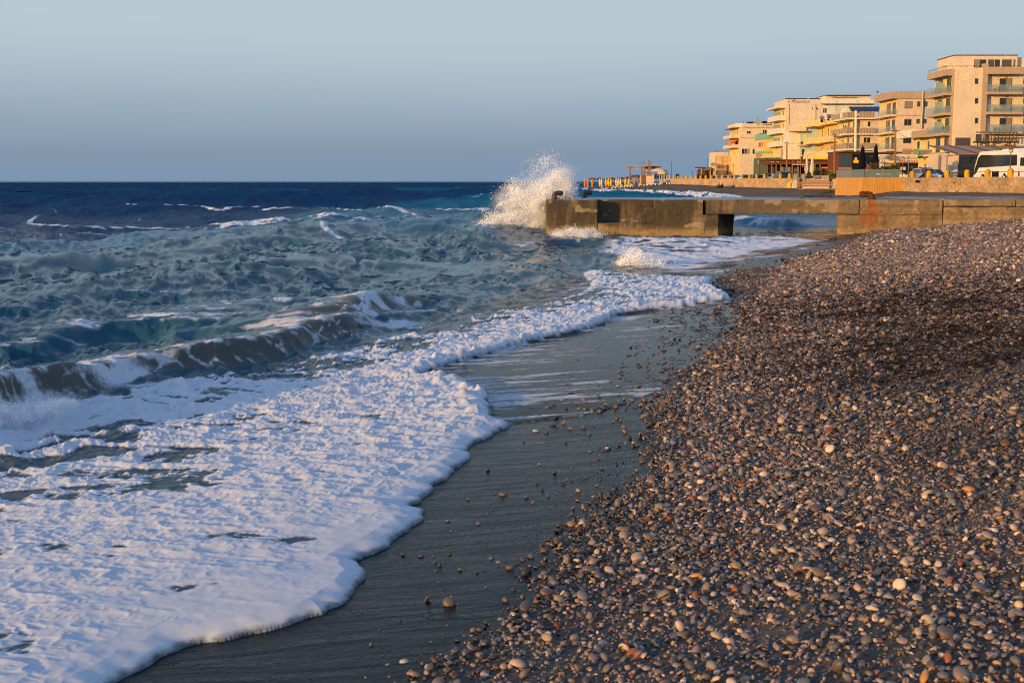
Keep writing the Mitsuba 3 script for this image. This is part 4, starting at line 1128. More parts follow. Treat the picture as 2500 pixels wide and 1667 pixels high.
def text_on(parent, name, s, h, m, origin, facing='flank', bold=False, width=None, slant=0.0):
    """lettering that stands 3 cm off a wall"""
    t = meshkit.text_mesh(s, h, 0.03, bold)
    if width: t.apply_scale([width / (t.bounds[1][0] - t.bounds[0][0]), 1, 1])
    v = np.array(t.vertices)
    x, y, z = v[:, 0] + slant * v[:, 1], v[:, 1], v[:, 2]
    ox, oy, oz = origin
    t.vertices = np.stack([ox + x, oy - z, oz + y], -1) if facing == 'flank' else np.stack([ox - z, oy - x, oz + y], -1)
    f = np.array(t.faces)
    return parent.part(name, (np.array(t.vertices), f), m)


G = 2.3
DOOR2 = ['m_glass_dark', 'm_curtain']

# --- cream apartment block at the right edge
Y0 = 190.0
b1 = House('apartment_block', 'tall cream apartment block at the right edge with glass balconies and a tan pillar', 'building')
XF = X_(2328, 300, Y0)
xe = X_(2393.5, 300, Y0)
b1.vol('wall', CREAM, XF, xe, Y0, Y0 + 9.2, G, Za(166, Y0))
b1.vol('wall', CREAM, xe + 0.01, xe + 26, Y0 + 0.7, Y0 + 12, G, Za(166.5, Y0 + 0.7))
pt = Za(136.5, Y0 + 1.6)
b1.vol('penthouse', CREAM, X_(2330, 150, Y0 + 1.6), X_(2484, 150, Y0 + 1.6), Y0 + 1.6, Y0 + 9, Za(167, Y0), pt)
b1.vol('penthouse', CREAM, X_(2484, 150, Y0 + 2.6) + 0.02, xe + 26, Y0 + 2.6, Y0 + 11, Za(167, Y0), pt - 0.15)
b1.vol('roof_edge', 'm_brown_red', X_(2329, 150, Y0 + 1.5), X_(2485, 150, Y0 + 1.5), Y0 + 1.45, Y0 + 9.1, pt + 0.004, pt + 0.14)
b1.vol('pillar', TAN, X_(2393.5, 300, Y0), X_(2405.5, 300, Y0), Y0 - 0.25, Y0 + 0.7, G, Za(156, Y0))
for vb, vd0, vd1 in ((232, 192, 226), (280.5, 240, 273.5), (328, 288.5, 321)):
    zb_ = Za(vb, Y0 + 0.2)
    k = b1.part('balcony', box(X_(2405.7, vb, Y0), X_(2491, vb, Y0), Y0 - 0.9, Y0 + 0.7, zb_, zb_ + 0.38), TAN)
    for j in range(3):
        ua, ub = 2405.7 + 28.3 * j, 2405.7 + 28.3 * (j + 1)
        b1.part('glass_panel', box(X_(ua, vb, Y0) + 0.03, X_(ub, vb, Y0) - 0.03, Y0 - 0.86, Y0 - 0.84, zb_ + 0.38, zb_ + 1.45), 'm_railing_glass', parent=k)
    k2 = b1.part('balcony', box(X_(2493, vb, Y0), X_(2493, vb, Y0) + 8, Y0 - 0.4, Y0 + 0.7, zb_ - 0.1, zb_ + 0.3), 'm_grey_light')  # next unit, like the tan one; its bluish shade put into the grey colour
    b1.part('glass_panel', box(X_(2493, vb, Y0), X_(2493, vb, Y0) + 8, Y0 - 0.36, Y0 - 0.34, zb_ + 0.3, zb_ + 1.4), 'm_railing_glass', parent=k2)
    b1.fwin(2440, 2470, vd0, vd1, Y0 + 0.7, 2, 'm_frame_dark', DOOR2, 'balcony_door')
    b1.fwin(2380, 2387.5, vd0, vd0 + 13.5, Y0, 1)
    b1.fwin(2498, 2507, vd0, vd0 + 13.5, Y0 + 0.7, 1)
    za = zb_ + 0.38
    ac = b1.part('air_conditioner', box(X_(2425.5, vb, Y0), X_(2438, vb, Y0), Y0 + 0.1, Y0 + 0.45, za + 0.05, za + 0.6), 'm_grey_light')
    fan_ = trimesh.creation.cylinder(0.22, 0.03, sections=16); fan_.apply_transform(trimesh.transformations.rotation_matrix(math.pi / 2, [1, 0, 0])); fan_.apply_translation((X_(2429, vb, Y0) + 0.05, Y0 + 0.09, za + 0.33))
    b1.part('fan', fan_, 'm_dark_metal', parent=ac)
    b1.part('lamp', box(X_(2457, vb, Y0), X_(2460, vb, Y0), Y0 + 0.55, Y0 + 0.698, Za(vd0 - 4, Y0) - 0.1, Za(vd0 - 4, Y0)), 'm_brown')
pz = Za(182.5, Y0)
k = b1.part('roof_balcony', box(X_(2407, 175, Y0), X_(2494, 175, Y0), Y0 - 0.9, Y0 + 0.7, pz, Za(165, Y0)), TAN)
for (u0, u1, n, g) in ((2378, 2407, 2, ['m_curtain', 'm_glass_dark']), (2412, 2426, 1, 'm_glass_mid'), (2428, 2440.5, 2, 'm_glass_dark'), (2446, 2469, 1, 'm_glass_mid'), (2474, 2478, 1, 'm_shutter')):
    b1.fwin(u0, u1, 146, 165.5, Y0 + 1.6, n, 'm_frame_dark', g)
rl = [cyl((X_(2300, 162, Y0 + 0.2), Y0 + 0.3, Za(161.5, Y0)), (X_(2494, 162, Y0), Y0 + 0.3, Za(161, Y0)), 0.035, 6)]
for u in range(2310, 2490, 18): rl.append(cyl((X_(u, 165, Y0), Y0 + 0.3, Za(167, Y0)), (X_(u, 162, Y0), Y0 + 0.3, Za(161.2, Y0)), 0.025, 5))
rl.append(cyl((XF - 1.35, Y0 + 0.4, Za(162, Y0)), (XF - 1.35, Y0 + 8.6, Za(162, Y0)), 0.035, 6))
for k in range(8): rl.append(cyl((XF - 1.35, Y0 + 0.5 + 1.1 * k, Za(169, Y0)), (XF - 1.35, Y0 + 0.5 + 1.1 * k, Za(162, Y0)), 0.025, 5))
b1.part('roof_railing', join(*rl), 'm_dark_metal')
b1.part('roof_balcony', box(XF - 1.45, XF - 0.003, Y0 + 0.35, Y0 + 8.7, Za(184.5, Y0), Za(169, Y0)), TAN)
b1.vol('front_wall', YCREAM, XF - 0.03, XF - 0.002, Y0 + 0.25, Y0 + 9.1, G, Za(185, Y0))  # thin sheet; bounced light under the balconies put into its yellow colour
for vb in (233, 281.7, 331):
    zb_ = Za(vb, Y0 + 0.4)
    b1.balcony(XF - 0.03, XF - 1.45, Y0 + 0.35, Y0 + 8.6, zb_, 0.42, 'glass', 1.05, TAN)
    b1.part('divider', box(XF - 1.35, XF - 0.04, Y0 + 4.7, Y0 + 4.75, zb_ + 0.43, zb_ + 2.3), 'm_frosted')
    b1.part('air_conditioner', box(XF - 0.75, XF - 0.1, Y0 + 0.9, Y0 + 1.2, zb_ + 0.45, zb_ + 1.0), 'm_grey_light')
for vb in (233, 281.7, 331, 377):
    zb_ = Za(vb, Y0 + 0.4) + 0.45
    b1.swin(Y0 + 1.7, Y0 + 3.4, zb_, zb_ + 2.25, XF - 0.03, 2, 'm_frame_dark', ['m_glass_mid', 'm_glass_dark'], 'balcony_door')
    b1.swin(Y0 + 5.4, Y0 + 7.2, zb_, zb_ + 2.25, XF - 0.03, 2, 'm_frame_dark', ['m_glass_dark', 'm_glass_mid'], 'balcony_door')
    b1.vol('post', TAN, XF - 0.35, XF - 0.04, Y0 + 0.3, Y0 + 0.6, zb_ - 0.4, zb_ + 2.5)
b1.fwin(2332, 2368.5, 336.5, 360.5, Y0, 2, 'm_frame_dark', 'm_glass_mid', 'shop_window')
b1.vol('lower_slab', WHITE, XF - 1.5, XF - 0.05, Y0 + 0.3, Y0 + 9, Za(380, Y0), Za(375.5, Y0))

# annex with the pharmacy beyond its corner
an = House('pharmacy_annex', 'yellowish annex with a green pharmacy cross left of the tall cream block', 'building')
YA0, YA1 = Y0 + 9.3, Y0 + 19.0
an.vol('wall', YCREAM, XF + 0.1, XF + 14, YA0, YA1, G, Za(318, YA0))
an.vol('parapet', TAN, XF - 1.9, XF + 0.09, YA0 + 0.1, YA0 + 4.5, Za(335.5, YA0), Za(318, YA0))
an.vol('parapet', WHITE, XF - 1.9, XF + 0.09, YA0 + 4.52, YA1 + 3, Za(333, YA0), Za(316, YA0 + 4))
an.swin(YA0 + 1.2, YA0 + 2.4, Za(365, YA0), Za(343, YA0), XF + 0.1, 1, 'm_frame_white', 'm_glass_mid')
an.swin(YA0 + 6.0, YA0 + 7.6, Za(364, YA0), Za(341, YA0), XF + 0.1, 2, 'm_frame_white', 'm_glass_dark')
an.vol('fascia', 'm_grey', XF - 1.5, XF + 0.08, YA0 + 0.1, YA1 - 1, Za(381, YA0), Za(366, YA0))
an.vol('trim', WHITE, XF - 1.53, XF - 1.5, YA0 + 0.1, YA1 - 1, Za(380.5, YA0), Za(379, YA0))
text_on(an, 'lettering', 'ΦΑΡ', 0.62, 'm_white_plastic', (XF - 1.52, YA0 + 6.0, Za(378.5, YA0)), 'front', True, 2.9)
cx_, cyy, cz_ = XF - 1.62, YA0 + 1.9, Za(373, YA0)
an.part('cross_sign', join(box(cx_ - 0.1, cx_, cyy - 0.28, cyy + 0.28, cz_ - 0.85, cz_ + 0.85), box(cx_ - 0.1, cx_, cyy - 0.85, cyy - 0.281, cz_ - 0.28, cz_ + 0.28), box(cx_ - 0.1, cx_, cyy + 0.281, cyy + 0.85, cz_ - 0.28, cz_ + 0.28)),
        'm_green_glow')
an.swin(YA0 + 0.6, YA0 + 3.4, G, G + 2.5, XF + 0.08, 1, 'm_frame_white', 'm_shutter', 'shutter')
an.swin(YA0 + 4.0, YA0 + 6.2, G, G + 2.6, XF + 0.08, 2, 'm_yellow_cloth', 'm_glass_dark', 'shop_door')
an.vol('lintel_wall', 'm_yellow_cloth', XF - 0.1, XF + 0.07, YA0 - 0.0, YA0 + 0.5, G, G + 2.7)
kb = House('flat_kiosk', 'plain beige flat-roofed kiosk before the tall cream block', 'kiosk')
kb.flank('wall', SAND, 2285, 2314, 374, 437, 160, 0.06, 3.0)
kb.flank('roof_slab', TAN, 2284, 2315, 372.6, 374, 159.9, 0.1, 3.2)
kb.fwin(2290.5, 2297, 379, 420, 159.94, 1, 'm_grey', 'm_shutter', 'door')
kb.fwin(2318, 2326, 379.5, 393, 189.99, 1, 'm_grey', 'm_glass_mid')

# --- building with the tan parapet
Y2_ = 226.0
b2 = House('apartment_block', 'beige apartment block with a wide tan parapet and a grey flue pipe', 'building')
X2F = X_(2188.5, 330, Y2_)
b2.vol('wall', SAND, X2F, X2F + 16, Y2_, Y2_ + 11, G, Za(241.5, Y2_))
b2.vol('parapet', TAN, X2F - 1.25, X2F + 16, Y2_ - 0.35, Y2_ + 10.5, Za(241.5, Y2_), Za(223.5, Y2_))
b2.vol('band', TAN, X2F, X2F + 16, Y2_ - 0.05, Y2_, Za(284, Y2_), Za(281, Y2_))
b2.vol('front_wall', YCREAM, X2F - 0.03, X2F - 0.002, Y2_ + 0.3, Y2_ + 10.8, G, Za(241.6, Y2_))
for vb in (284.8, 326.8, 369.5):
    zb_ = Za(vb, Y2_)
    b2.balcony(X2F - 0.03, X2F - 1.35, Y2_ + 0.1, Y2_ + 9.6, zb_, 0.4, 'glass', 1.0, SAND)
    b2.swin(Y2_ + 0.9, Y2_ + 2.6, zb_ + 0.42, zb_ + 2.6, X2F - 0.03, 2, 'm_frame_dark', ['m_glass_mid', 'm_glass_dark'], 'balcony_door')
    b2.swin(Y2_ + 4.0, Y2_ + 6.2, zb_ + 0.42, zb_ + 2.6, X2F - 0.03, 2, 'm_frame_dark', ['m_glass_mid', 'm_curtain'], 'balcony_door')
b2.fwin(2208.7, 2227.5, 248, 265, Y2_, 1, 'm_frame_dark', 'm_shutter', 'shuttered_window')
for u0, u1 in ((2239, 2246.5), (2256.5, 2264)): b2.fwin(u0, u1, 248, 261, Y2_, 1, 'm_frame_dark', 'm_glass_mid')
b2.fwin(2207, 2225, 291, 307, Y2_, 2, 'm_shutter', 'm_glass_dark')
for u0, u1 in ((2237, 2245), (2254.5, 2262)): b2.fwin(u0, u1, 291, 302, Y2_, 1, 'm_frame_dark', 'm_glass_mid')
b2.fwin(2205, 2224, 333, 350, Y2_, 3, 'm_frame_dark', 'm_glass_dark')
b2.part('flue_pipe', cyl((X_(2249, 312, Y2_), Y2_ - 0.25, Za(314, Y2_)), (X_(2252, 219, Y2_), Y2_ - 0.45, Za(219, Y2_)), 0.17, 10), 'm_steel', smooth=40)
b2.part('floodlight', join(cyl((X_(2159.5, 224, Y2_), Y2_ + 4, Za(224.5, Y2_ + 4)), (X_(2158.5, 221, Y2_), Y2_ + 4, Za(221, Y2_ + 4)), 0.05, 6), box(X_(2156, 221, Y2_), X_(2161, 221, Y2_), Y2_ + 3.9, Y2_ + 4.2, Za(222.5, Y2_), Za(219.5, Y2_))), 'm_dark_metal')

# --- building with the white column and the solar roof, taller white block behind
Y3_ = 246.0
b3 = House('apartment_block', 'cream apartment block with a round white corner column and solar panels on its roof', 'building')
X3F = X_(2087, 320, Y3_)
z3t = Za(287, Y3_)
b3.vol('wall', SAND, X3F + 0.4, X3F + 16, Y3_ + 0.5, Y3_ + 14, G, z3t)
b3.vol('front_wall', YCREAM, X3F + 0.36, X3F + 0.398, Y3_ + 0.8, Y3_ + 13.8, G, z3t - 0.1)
b3.part('column', cyl((X_(2089.6, 370, Y3_), Y3_ - 0.1, G), (X_(2089.6, 271, Y3_), Y3_ - 0.1, Za(271, Y3_)), 0.27, 14), WHITE, smooth=40)
for vb in (290.5, 328.5, 366):
    zb_ = Za(vb + 1.0, Y3_)
    b3.balcony(X3F + 0.36, X3F - 1.6, Y3_ + 0.0, Y3_ + 12.5, zb_, 0.3, 'bars', 1.15, WHITE)
    k = b3.part('balcony', box(X_(2092.5, vb, Y3_), X_(2136, vb, Y3_), Y3_ - 0.7, Y3_ + 0.5, zb_ - 0.02, zb_ + 0.26), WHITE)
    bars = [box(X_(2096 + 3.6 * j, vb, Y3_) - 0.03, X_(2096 + 3.6 * j, vb, Y3_) + 0.03, Y3_ - 0.66, Y3_ - 0.6, zb_ + 0.26, zb_ + 1.35) for j in range(11)]
    b3.part('railing', join(*bars, box(X_(2095, vb, Y3_), X_(2136, vb, Y3_), Y3_ - 0.67, Y3_ - 0.6, zb_ + 1.35, zb_ + 1.42)), 'm_canvas', parent=k)
    b3.part('infill', box(X_(2096, vb, Y3_), X_(2135, vb, Y3_), Y3_ - 0.59, Y3_ - 0.58, zb_ + 0.3, zb_ + 1.3), 'm_shutter', parent=k)
for vb in (328.5, 366):
    zb_ = Za(vb, Y3_) + 0.35
    b3.swin(Y3_ + 1.4, Y3_ + 2.8, zb_, zb_ + 2.2, X3F + 0.36, 2, 'm_frame_white', ['m_glass_dark', 'm_glass_mid'], 'balcony_door')
    b3.swin(Y3_ + 5.2, Y3_ + 6.4, zb_, zb_ + 2.2, X3F + 0.36, 1, 'm_frame_dark', 'm_curtain', 'balcony_door')
    b3.swin(Y3_ + 9.0, Y3_ + 10.2, zb_, zb_ + 2.2, X3F + 0.36, 1, 'm_frame_white', 'm_glass_mid', 'balcony_door')
b3.fwin(2107, 2125, 335, 361, Y3_ + 0.5, 2, 'm_frame_white', 'm_glass_dark', 'balcony_door')
b3.fwin(2111, 2125.5, 296, 310, Y3_ + 0.5, 2, 'm_frame_white', ['m_canvas', 'm_glass_dark'])  # left pane pale: a bright reflection put into its colour
b3.part('solar_roof', prism([(0, 0), (1, 0), (1, 1), (0, 1)], 0, 0.1).apply_transform(np.array([[12.2, 0, 0, X_(2076, 275, Y3_ + 3)], [0, 2.2, 0, Y3_ + 2.2], [0, 1.1, 1, Za(274.5, Y3_ + 3)], [0, 0, 0, 1.0]])), 'm_solar')
b3.part('roof_room', join(box(X_(2062, 280, Y3_ + 4.6), X_(2130, 280, Y3_ + 4.6), Y3_ + 4.6, Y3_ + 8, z3t, Za(263, Y3_ + 4.6))), WHITE)
b3.part('roof_gable', prism([(X_(2056, 280, Y3_ + 3), Y3_ + 3.9), (X_(2076, 280, Y3_ + 3), Y3_ + 3.9), (X_(2076, 280, Y3_ + 3), Y3_ + 4.5), (X_(2056, 280, Y3_ + 3), Y3_ + 4.5)], z3t, Za(272, Y3_)), WHITE)

b4 = House('white_house', 'tall white house with blue-grey panels standing behind the solar roof', 'building')
Y4_ = 292.0
b4.flank('wall', WHITE, 2007, 2140, 262, 437, Y4_, 0.0, 12)
b4.flank('parapet', WHITE, 2006, 2135, 244, 252.5, Y4_ - 1.2, 0.2, 0.0)
b4.flank('slab', TAN, 2006, 2135, 252.6, 254, Y4_ - 1.2, 0.25, 1.2)
b4.flank('wall', WHITE, 2008, 2134, 254.1, 263, Y4_ + 0.02, 0.0, 10)
b4.flank('penthouse', WHITE, 2016, 2126, 233.5, 246, Y4_ + 2, 0.0, 8)
b4.flank('roof_slab', 'm_brown', 2016, 2126, 232.3, 233.4, Y4_ + 1.4, 0.5, 9)
b4.flank('pergola', 'm_brown', 2020, 2080, 233.8, 235.2, Y4_ + 0.4, 0.3, 0.3)
for u in (2040, 2091): b4.flank('panel', PALEBLUE, u, u + 6, 245, 252, Y4_ - 1.42, 0.02, 0.02)
b4.fwin(2008.5, 2019, 264, 277, Y4_, 2, 'm_frame_white', 'm_glass_dark', 'balcony_door')
b4.fwin(2049, 2060.5, 264, 277, Y4_, 2, 'm_frame_white', 'm_glass_dark', 'balcony_door')
b4.flank('panel', PALEBLUE, 2039, 2047, 254.5, 278, Y4_ - 0.02, 0.03, 0.0)

# --- yellow house with stepped balconies
Y5_ = 260.0
b5 = House('yellow_house', 'yellow house with stepped sand-coloured balconies and water tanks on its roof', 'building')
X5F = X_(2047, 330, Y5_)
z5t = Za(292, Y5_)
b5.vol('wall', YELLOW, X5F, X5F + 10, Y5_, Y5_ + 18, G, z5t)
for v0, v1 in ((288, 302), (331, 346), (366.5, 384)):
    z0, z1 = Za(v1, Y5_), Za(v0, Y5_)
    k = b5.part('balcony', box(X5F - 1.5, X5F - 0.003, Y5_ + 0.1, Y5_ + 10.4, z0, z0 + 0.2), YCREAM)
    b5.part('parapet', join(box(X5F - 1.52, X5F - 1.38, Y5_ + 0.1, Y5_ + 10.4, z0, z1), box(X5F - 1.38, X5F - 0.003, Y5_ + 0.09, Y5_ + 0.23, z0, z1)), YCREAM, parent=k)
    k = b5.part('balcony', box(X5F - 2.9, X5F - 0.003, Y5_ + 10.42, Y5_ + 17.8, z0 - 0.1, z0 + 0.15), YCREAM)
    b5.part('parapet', join(box(X5F - 2.92, X5F - 2.78, Y5_ + 10.42, Y5_ + 17.8, z0 - 0.1, z1), box(X5F - 2.78, X5F - 1.53, Y5_ + 10.41, Y5_ + 10.55, z0 - 0.1, z1)), YCREAM, parent=k)
    b5.swin(Y5_ + 2.0, Y5_ + 3.0, z0 - 2.6, z0 - 0.8, X5F, 1, 'm_frame_white', 'm_shutter')
    b5.swin(Y5_ + 7.5, Y5_ + 8.7, z0 - 2.8, z0 - 0.5, X5F, 1, 'm_frame_white', 'm_curtain', 'balcony_door')
    b5.swin(Y5_ + 12.5, Y5_ + 13.7, z0 - 2.8, z0 - 0.5, X5F, 1, 'm_frame_white', 'm_shutter', 'balcony_door')
for k, (u0, u1, v_) in enumerate(((2019, 2038, 283), (2008, 2018, 286))):
    t = Thing('water_tank', ('larger' if k == 0 else 'smaller') + ' grey solar water tank on the roof of the yellow house', 'water tank')
    t.part('tank', cyl((X_(u0, v_, Y5_ + 3), Y5_ + 3 + 2 * k, Za(v_, Y5_ + 3)), (X_(u1, v_, Y5_ + 3), Y5_ + 3 + 2 * k, Za(v_, Y5_ + 3)), 0.33, 14), 'm_steel', smooth=40)
    t.part('stand', box(X_(u0 + 2, v_, Y5_ + 3), X_(u1 - 2, v_, Y5_ + 3), Y5_ + 2.9 + 2 * k, Y5_ + 3.1 + 2 * k, z5t, Za(v_ + 3, Y5_ + 3)), 'm_dark_metal')
    t.part('panel', box(X_(u0, v_, Y5_ + 2), X_(u1 - 3, v_, Y5_ + 2), Y5_ + 1.6 + 2 * k, Y5_ + 1.7 + 2 * k, Za(v_ + 11, Y5_), Za(v_ + 6, Y5_)), 'm_solar')

# --- pale house between the yellow one and the hotel
Y6_ = 276.0
b6 = House('pale_house', 'narrow pale blue-grey house squeezed between the yellow house and the white hotel', 'building')
X6F = X_(1990, 330, Y6_)
b6.vol('wall', PALEBLUE, X6F, X6F + 9, Y6_ + 0.4, Y6_ + 12, G, Za(306, Y6_))
b6.flank('wall', WHITE, 1925, 1956, 320, 437, Y6_ + 4, 0.0, 6)
b6.flank('box_balcony', CREAM, 1926, 1966, 305, 321, Y6_ + 3, 1.2, 0.9)
b6.flank('side', PALEBLUE, 1952, 1991, 321, 437, Y6_ + 3.9, 0.0, 5)
b6.flank('box_front', PALEBLUE, 1966.2, 1990, 304.5, 320, Y6_ + 2.6, 0.3, 1.3)
for v0, v1 in ((344, 356), (380, 392)):
    k = b6.flank('balcony', CREAM, 1951, 1974, v0, v1, Y6_ + 2, 0.2, 1.8)
    b6.flank('screen', 'm_frame_dark', 1954.5, 1961, v0 + 1.5, v1 - 2.5, Y6_ + 1.79, 0.02, 0.0, parent=k)
b6.fwin(1958, 1972, 324, 343, Y6_ + 3.88, 2, 'm_teal', 'm_canvas', 'balcony_door')
b6.fwin(1956.5, 1964.5, 363, 379.5, Y6_ + 3.88, 1, 'm_frame_white', 'm_glass_dark', 'balcony_door')
b6.fwin(1976, 1989, 354, 372, Y6_ + 3.88, 1, 'm_frame_white', 'm_frosted', 'balcony_door')

# --- the white hotel
Y7_ = 292.0
b7 = House('hotel', 'plain white hotel block with dark lettering high on its blank side wall', 'building')
X7F = X_(1919, 330, Y7_)
z7 = Za(242.5, Y7_)
b7.vol('wall', CREAM, X7F, X_(2008, 300, Y7_), Y7_, Y7_ + 14, G, z7)
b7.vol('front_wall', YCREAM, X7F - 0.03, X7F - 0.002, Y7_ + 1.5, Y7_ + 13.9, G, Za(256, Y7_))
b7.vol('canopy', WHITE, X7F - 2.0, X7F - 0.003, Y7_ + 1.0, Y7_ + 13.5, Za(263, Y7_), Za(259, Y7_))
for v1 in (293.8, 325.3, 357):
    z0 = Za(v1, Y7_)
    b7.balcony(X7F - 0.03, X7F - 1.7, Y7_ + 1.0, Y7_ + 13.3, z0, 0.22, 'solid', 1.0, WHITE)
    for k in range(3):
        b7.swin(Y7_ + 2.2 + 3.8 * k, Y7_ + 3.6 + 3.8 * k, z0 + 0.3, z0 + 2.4, X7F - 0.03, 1, 'm_frame_white', 'm_curtain', 'balcony_door')
    b7.part('divider', box(X7F - 1.5, X7F - 0.04, Y7_ + 7.0, Y7_ + 7.05, z0 + 0.3, z0 + 2.2), 'm_frosted')
b7.swin(Y7_ + 2.2, Y7_ + 4.2, Za(390, Y7_), Za(362, Y7_), X7F - 0.03, 1, 'm_frame_white', 'm_glass_mid')
text_on(b7, 'lettering', 'BONAMARE BEACH', 0.62, 'm_dark_metal', (X_(1936, 252, Y7_), Y7_ - 0.005, Za(252.3, Y7_)), 'flank', False, X_(1975, 250, Y7_) - X_(1936, 250, Y7_), 0.25)
text_on(b7, 'emblem', 'Le', 1.05, 'm_dark_metal', (X_(1922, 250, Y7_), Y7_ - 0.005, Za(250.5, Y7_)), 'flank', False, None, 0.6)
for u, v0, v1 in ((1926.5, 254, 310), (1926, 323, 346), (1991.5, 254, 294)):
    b7.part('drainpipe', cyl((X_(u, v1, Y7_), Y7_ - 0.08, Za(v1, Y7_)), (X_(u, v0, Y7_), Y7_ - 0.08, Za(v0, Y7_)), 0.07, 6), 'm_shutter')
b7.fwin(1982, 1984.2, 263.5, 267.5, Y7_, 1, 'm_shutter', 'm_glass_dark', w=0.03)
b7.fwin(1992.3, 1996.8, 263.5, 268, Y7_, 1, 'm_shutter', 'm_glass_dark', w=0.04)
for u0, u1 in ((1919.5, 1932), (1932.8, 1946), (1946.8, 1959), (1959.8, 1972), (1977.5, 1990), (1991, 2004)):
    b7.part('solar_panel', box(X_(u0, 242, Y7_), X_(u1, 242, Y7_), Y7_ + 0.3, Y7_ + 1.5, Za(241.8, Y7_), Za(240, Y7_)), 'm_solar')

# --- small yellow and green house
Y8_ = 306.0
b8 = House('yellow_house', 'small bright yellow and orange house with mint green bands before the hotel', 'building')
X8F = X_(1863, 370, Y8_)
b8.vol('wall', YELLOW, X8F, X8F + 6, Y8_, Y8_ + 8.5, G, Za(327, Y8_))
for v0, v1, pr in ((327, 340, 0.35), (368.5, 374, 0.3)):
    b8.vol('green_band', 'm_teal', X8F - pr, X8F + 6, Y8_ - pr, Y8_ + 8.6, Za(v1, Y8_), Za(v0, Y8_))
b8.vol('roof', 'm_brown_red', X8F + 0.2, X8F + 5, Y8_ + 1.5, Y8_ + 8, Za(327, Y8_), Za(324.5, Y8_))
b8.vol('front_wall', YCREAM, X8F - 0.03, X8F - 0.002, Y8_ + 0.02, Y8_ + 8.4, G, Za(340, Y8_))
b8.swin(Y8_ + 2.2, Y8_ + 5.6, Za(359, Y8_ + 3), Za(348, Y8_ + 3), X8F - 0.03, 2, 'm_pink', ['m_pink', 'm_curtain'], 'pink_window')
b8.swin(Y8_ + 0.2, Y8_ + 1.1, Za(358, Y8_), Za(347, Y8_), X8F - 0.03, 1, 'm_pink', 'm_curtain', 'pink_window')
b8.swin(Y8_ + 2.6, Y8_ + 6.4, Za(390, Y8_ + 3), Za(376, Y8_ + 3), X8F - 0.03, 1, 'm_red', 'm_orange', 'mural')
for y0 in (Y8_ + 0.6, Y8_ + 6.8): b8.swin(y0, y0 + 1.5, Za(387, Y8_ + 3), Za(376, Y8_ + 3), X8F - 0.03, 1, 'm_grey', 'm_frosted', 'shutter')

# --- cream house at the far left end
Y9_ = 330.0
b9 = House('corner_house', 'cream three-storey house with long balconies and an orange awning at the far end', 'building')
X9F = X_(1806, 340, Y9_)
z9 = Za(302, Y9_)
b9.vol('wall', CREAM, X9F, X9F + 13, Y9_, Y9_ + 15, G, Za(311, Y9_))
b9.part('roof_parapet', prism([(X9F - 1.2, Y9_ + 0.6), (X9F + 0.6, Y9_ - 0.6), (X9F + 13, Y9_ - 0.6), (X9F + 13, Y9_ + 12), (X9F - 1.2, Y9_ + 12)], Za(311, Y9_), z9), CREAM)
b9.vol('roof_slab', TAN, X9F - 1.9, X9F + 13, Y9_ + 0.8, Y9_ + 15, Za(312, Y9_), Za(310.9, Y9_) - 0.02)
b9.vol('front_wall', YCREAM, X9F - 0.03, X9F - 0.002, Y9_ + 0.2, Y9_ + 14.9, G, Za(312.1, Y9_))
b9.vol('band', CREAM, X9F, X9F + 13, Y9_ - 0.4, Y9_ - 0.003, Za(336.5, Y9_), Za(328, Y9_))
for v0, v1 in ((329, 337), (353, 361)):
    b9.balcony(X9F - 0.03, X9F - 1.9, Y9_ + 0.6, Y9_ + 14.5, Za(v1, Y9_), 0.2, 'solid', Za(v0, Y9_) - Za(v1, Y9_) - 0.2, CREAM)
b9.part('awning', prism([(X9F - 1.9, Y9_ + 0.8), (X9F - 0.1, Y9_ + 0.8), (X9F - 0.1, Y9_ + 6.2), (X9F - 1.9, Y9_ + 6.2)], 0, 0.05).apply_transform(np.array([[1, 0, 0, 0], [0, 1, 0, 0], [0.75, 0, 1, Za(339, Y9_) - 0.75 * X9F], [0, 0, 0, 1.0]])), 'm_orange')
b9.part('awning', prism([(X9F - 1.95, Y9_ + 0.8), (X9F - 1.88, Y9_ + 0.8), (X9F - 1.88, Y9_ + 6.2), (X9F - 1.95, Y9_ + 6.2)], Za(354, Y9_), Za(343, Y9_)), 'm_orange')
for k in range(3): b9.swin(Y9_ + 2 + 4 * k, Y9_ + 3.6 + 4 * k, Za(329, Y9_), Za(315, Y9_), X9F - 0.03, 1, 'm_frame_white', 'm_curtain', 'balcony_door')
b9.fwin(1823, 1833.5, 320, 327.5, Y9_, 2, 'm_frame_white', 'm_glass_dark')
b9.fwin(1861.5, 1872.5, 317, 327.5, Y9_, 2, 'm_frame_white', 'm_glass_dark')
b9.fwin(1810.6, 1830.5, 362.6, 377, Y9_, 3, 'm_frame_white', ['m_glass_dark', 'm_glass_mid', 'm_curtain'])
b9.fwin(1836.5, 1843, 363, 377, Y9_, 1, 'm_frame_white', 'm_glass_dark')
for k, (u0, u1, v0) in enumerate(((1825, 1840, 297.5), (1845, 1856, 294), (1862, 1884, 296))):
    b9.part('roof_box', box(X_(u0, v0, Y9_ + 3), X_(u1, v0, Y9_ + 3), Y9_ + 3, Y9_ + 4.5, z9 - 0.2, Za(v0, Y9_ + 3)), ['m_solar', 'm_canvas_grey', 'm_solar'][k])
for u, v0 in ((1815, 296), (1849.5, 288)): b9.part('antenna', cyl((X_(u, 302, Y9_ + 5), Y9_ + 5, z9 - 0.2), (X_(u, v0, Y9_ + 5), Y9_ + 5, Za(v0, Y9_ + 5)), 0.06, 5), 'm_dark_metal')
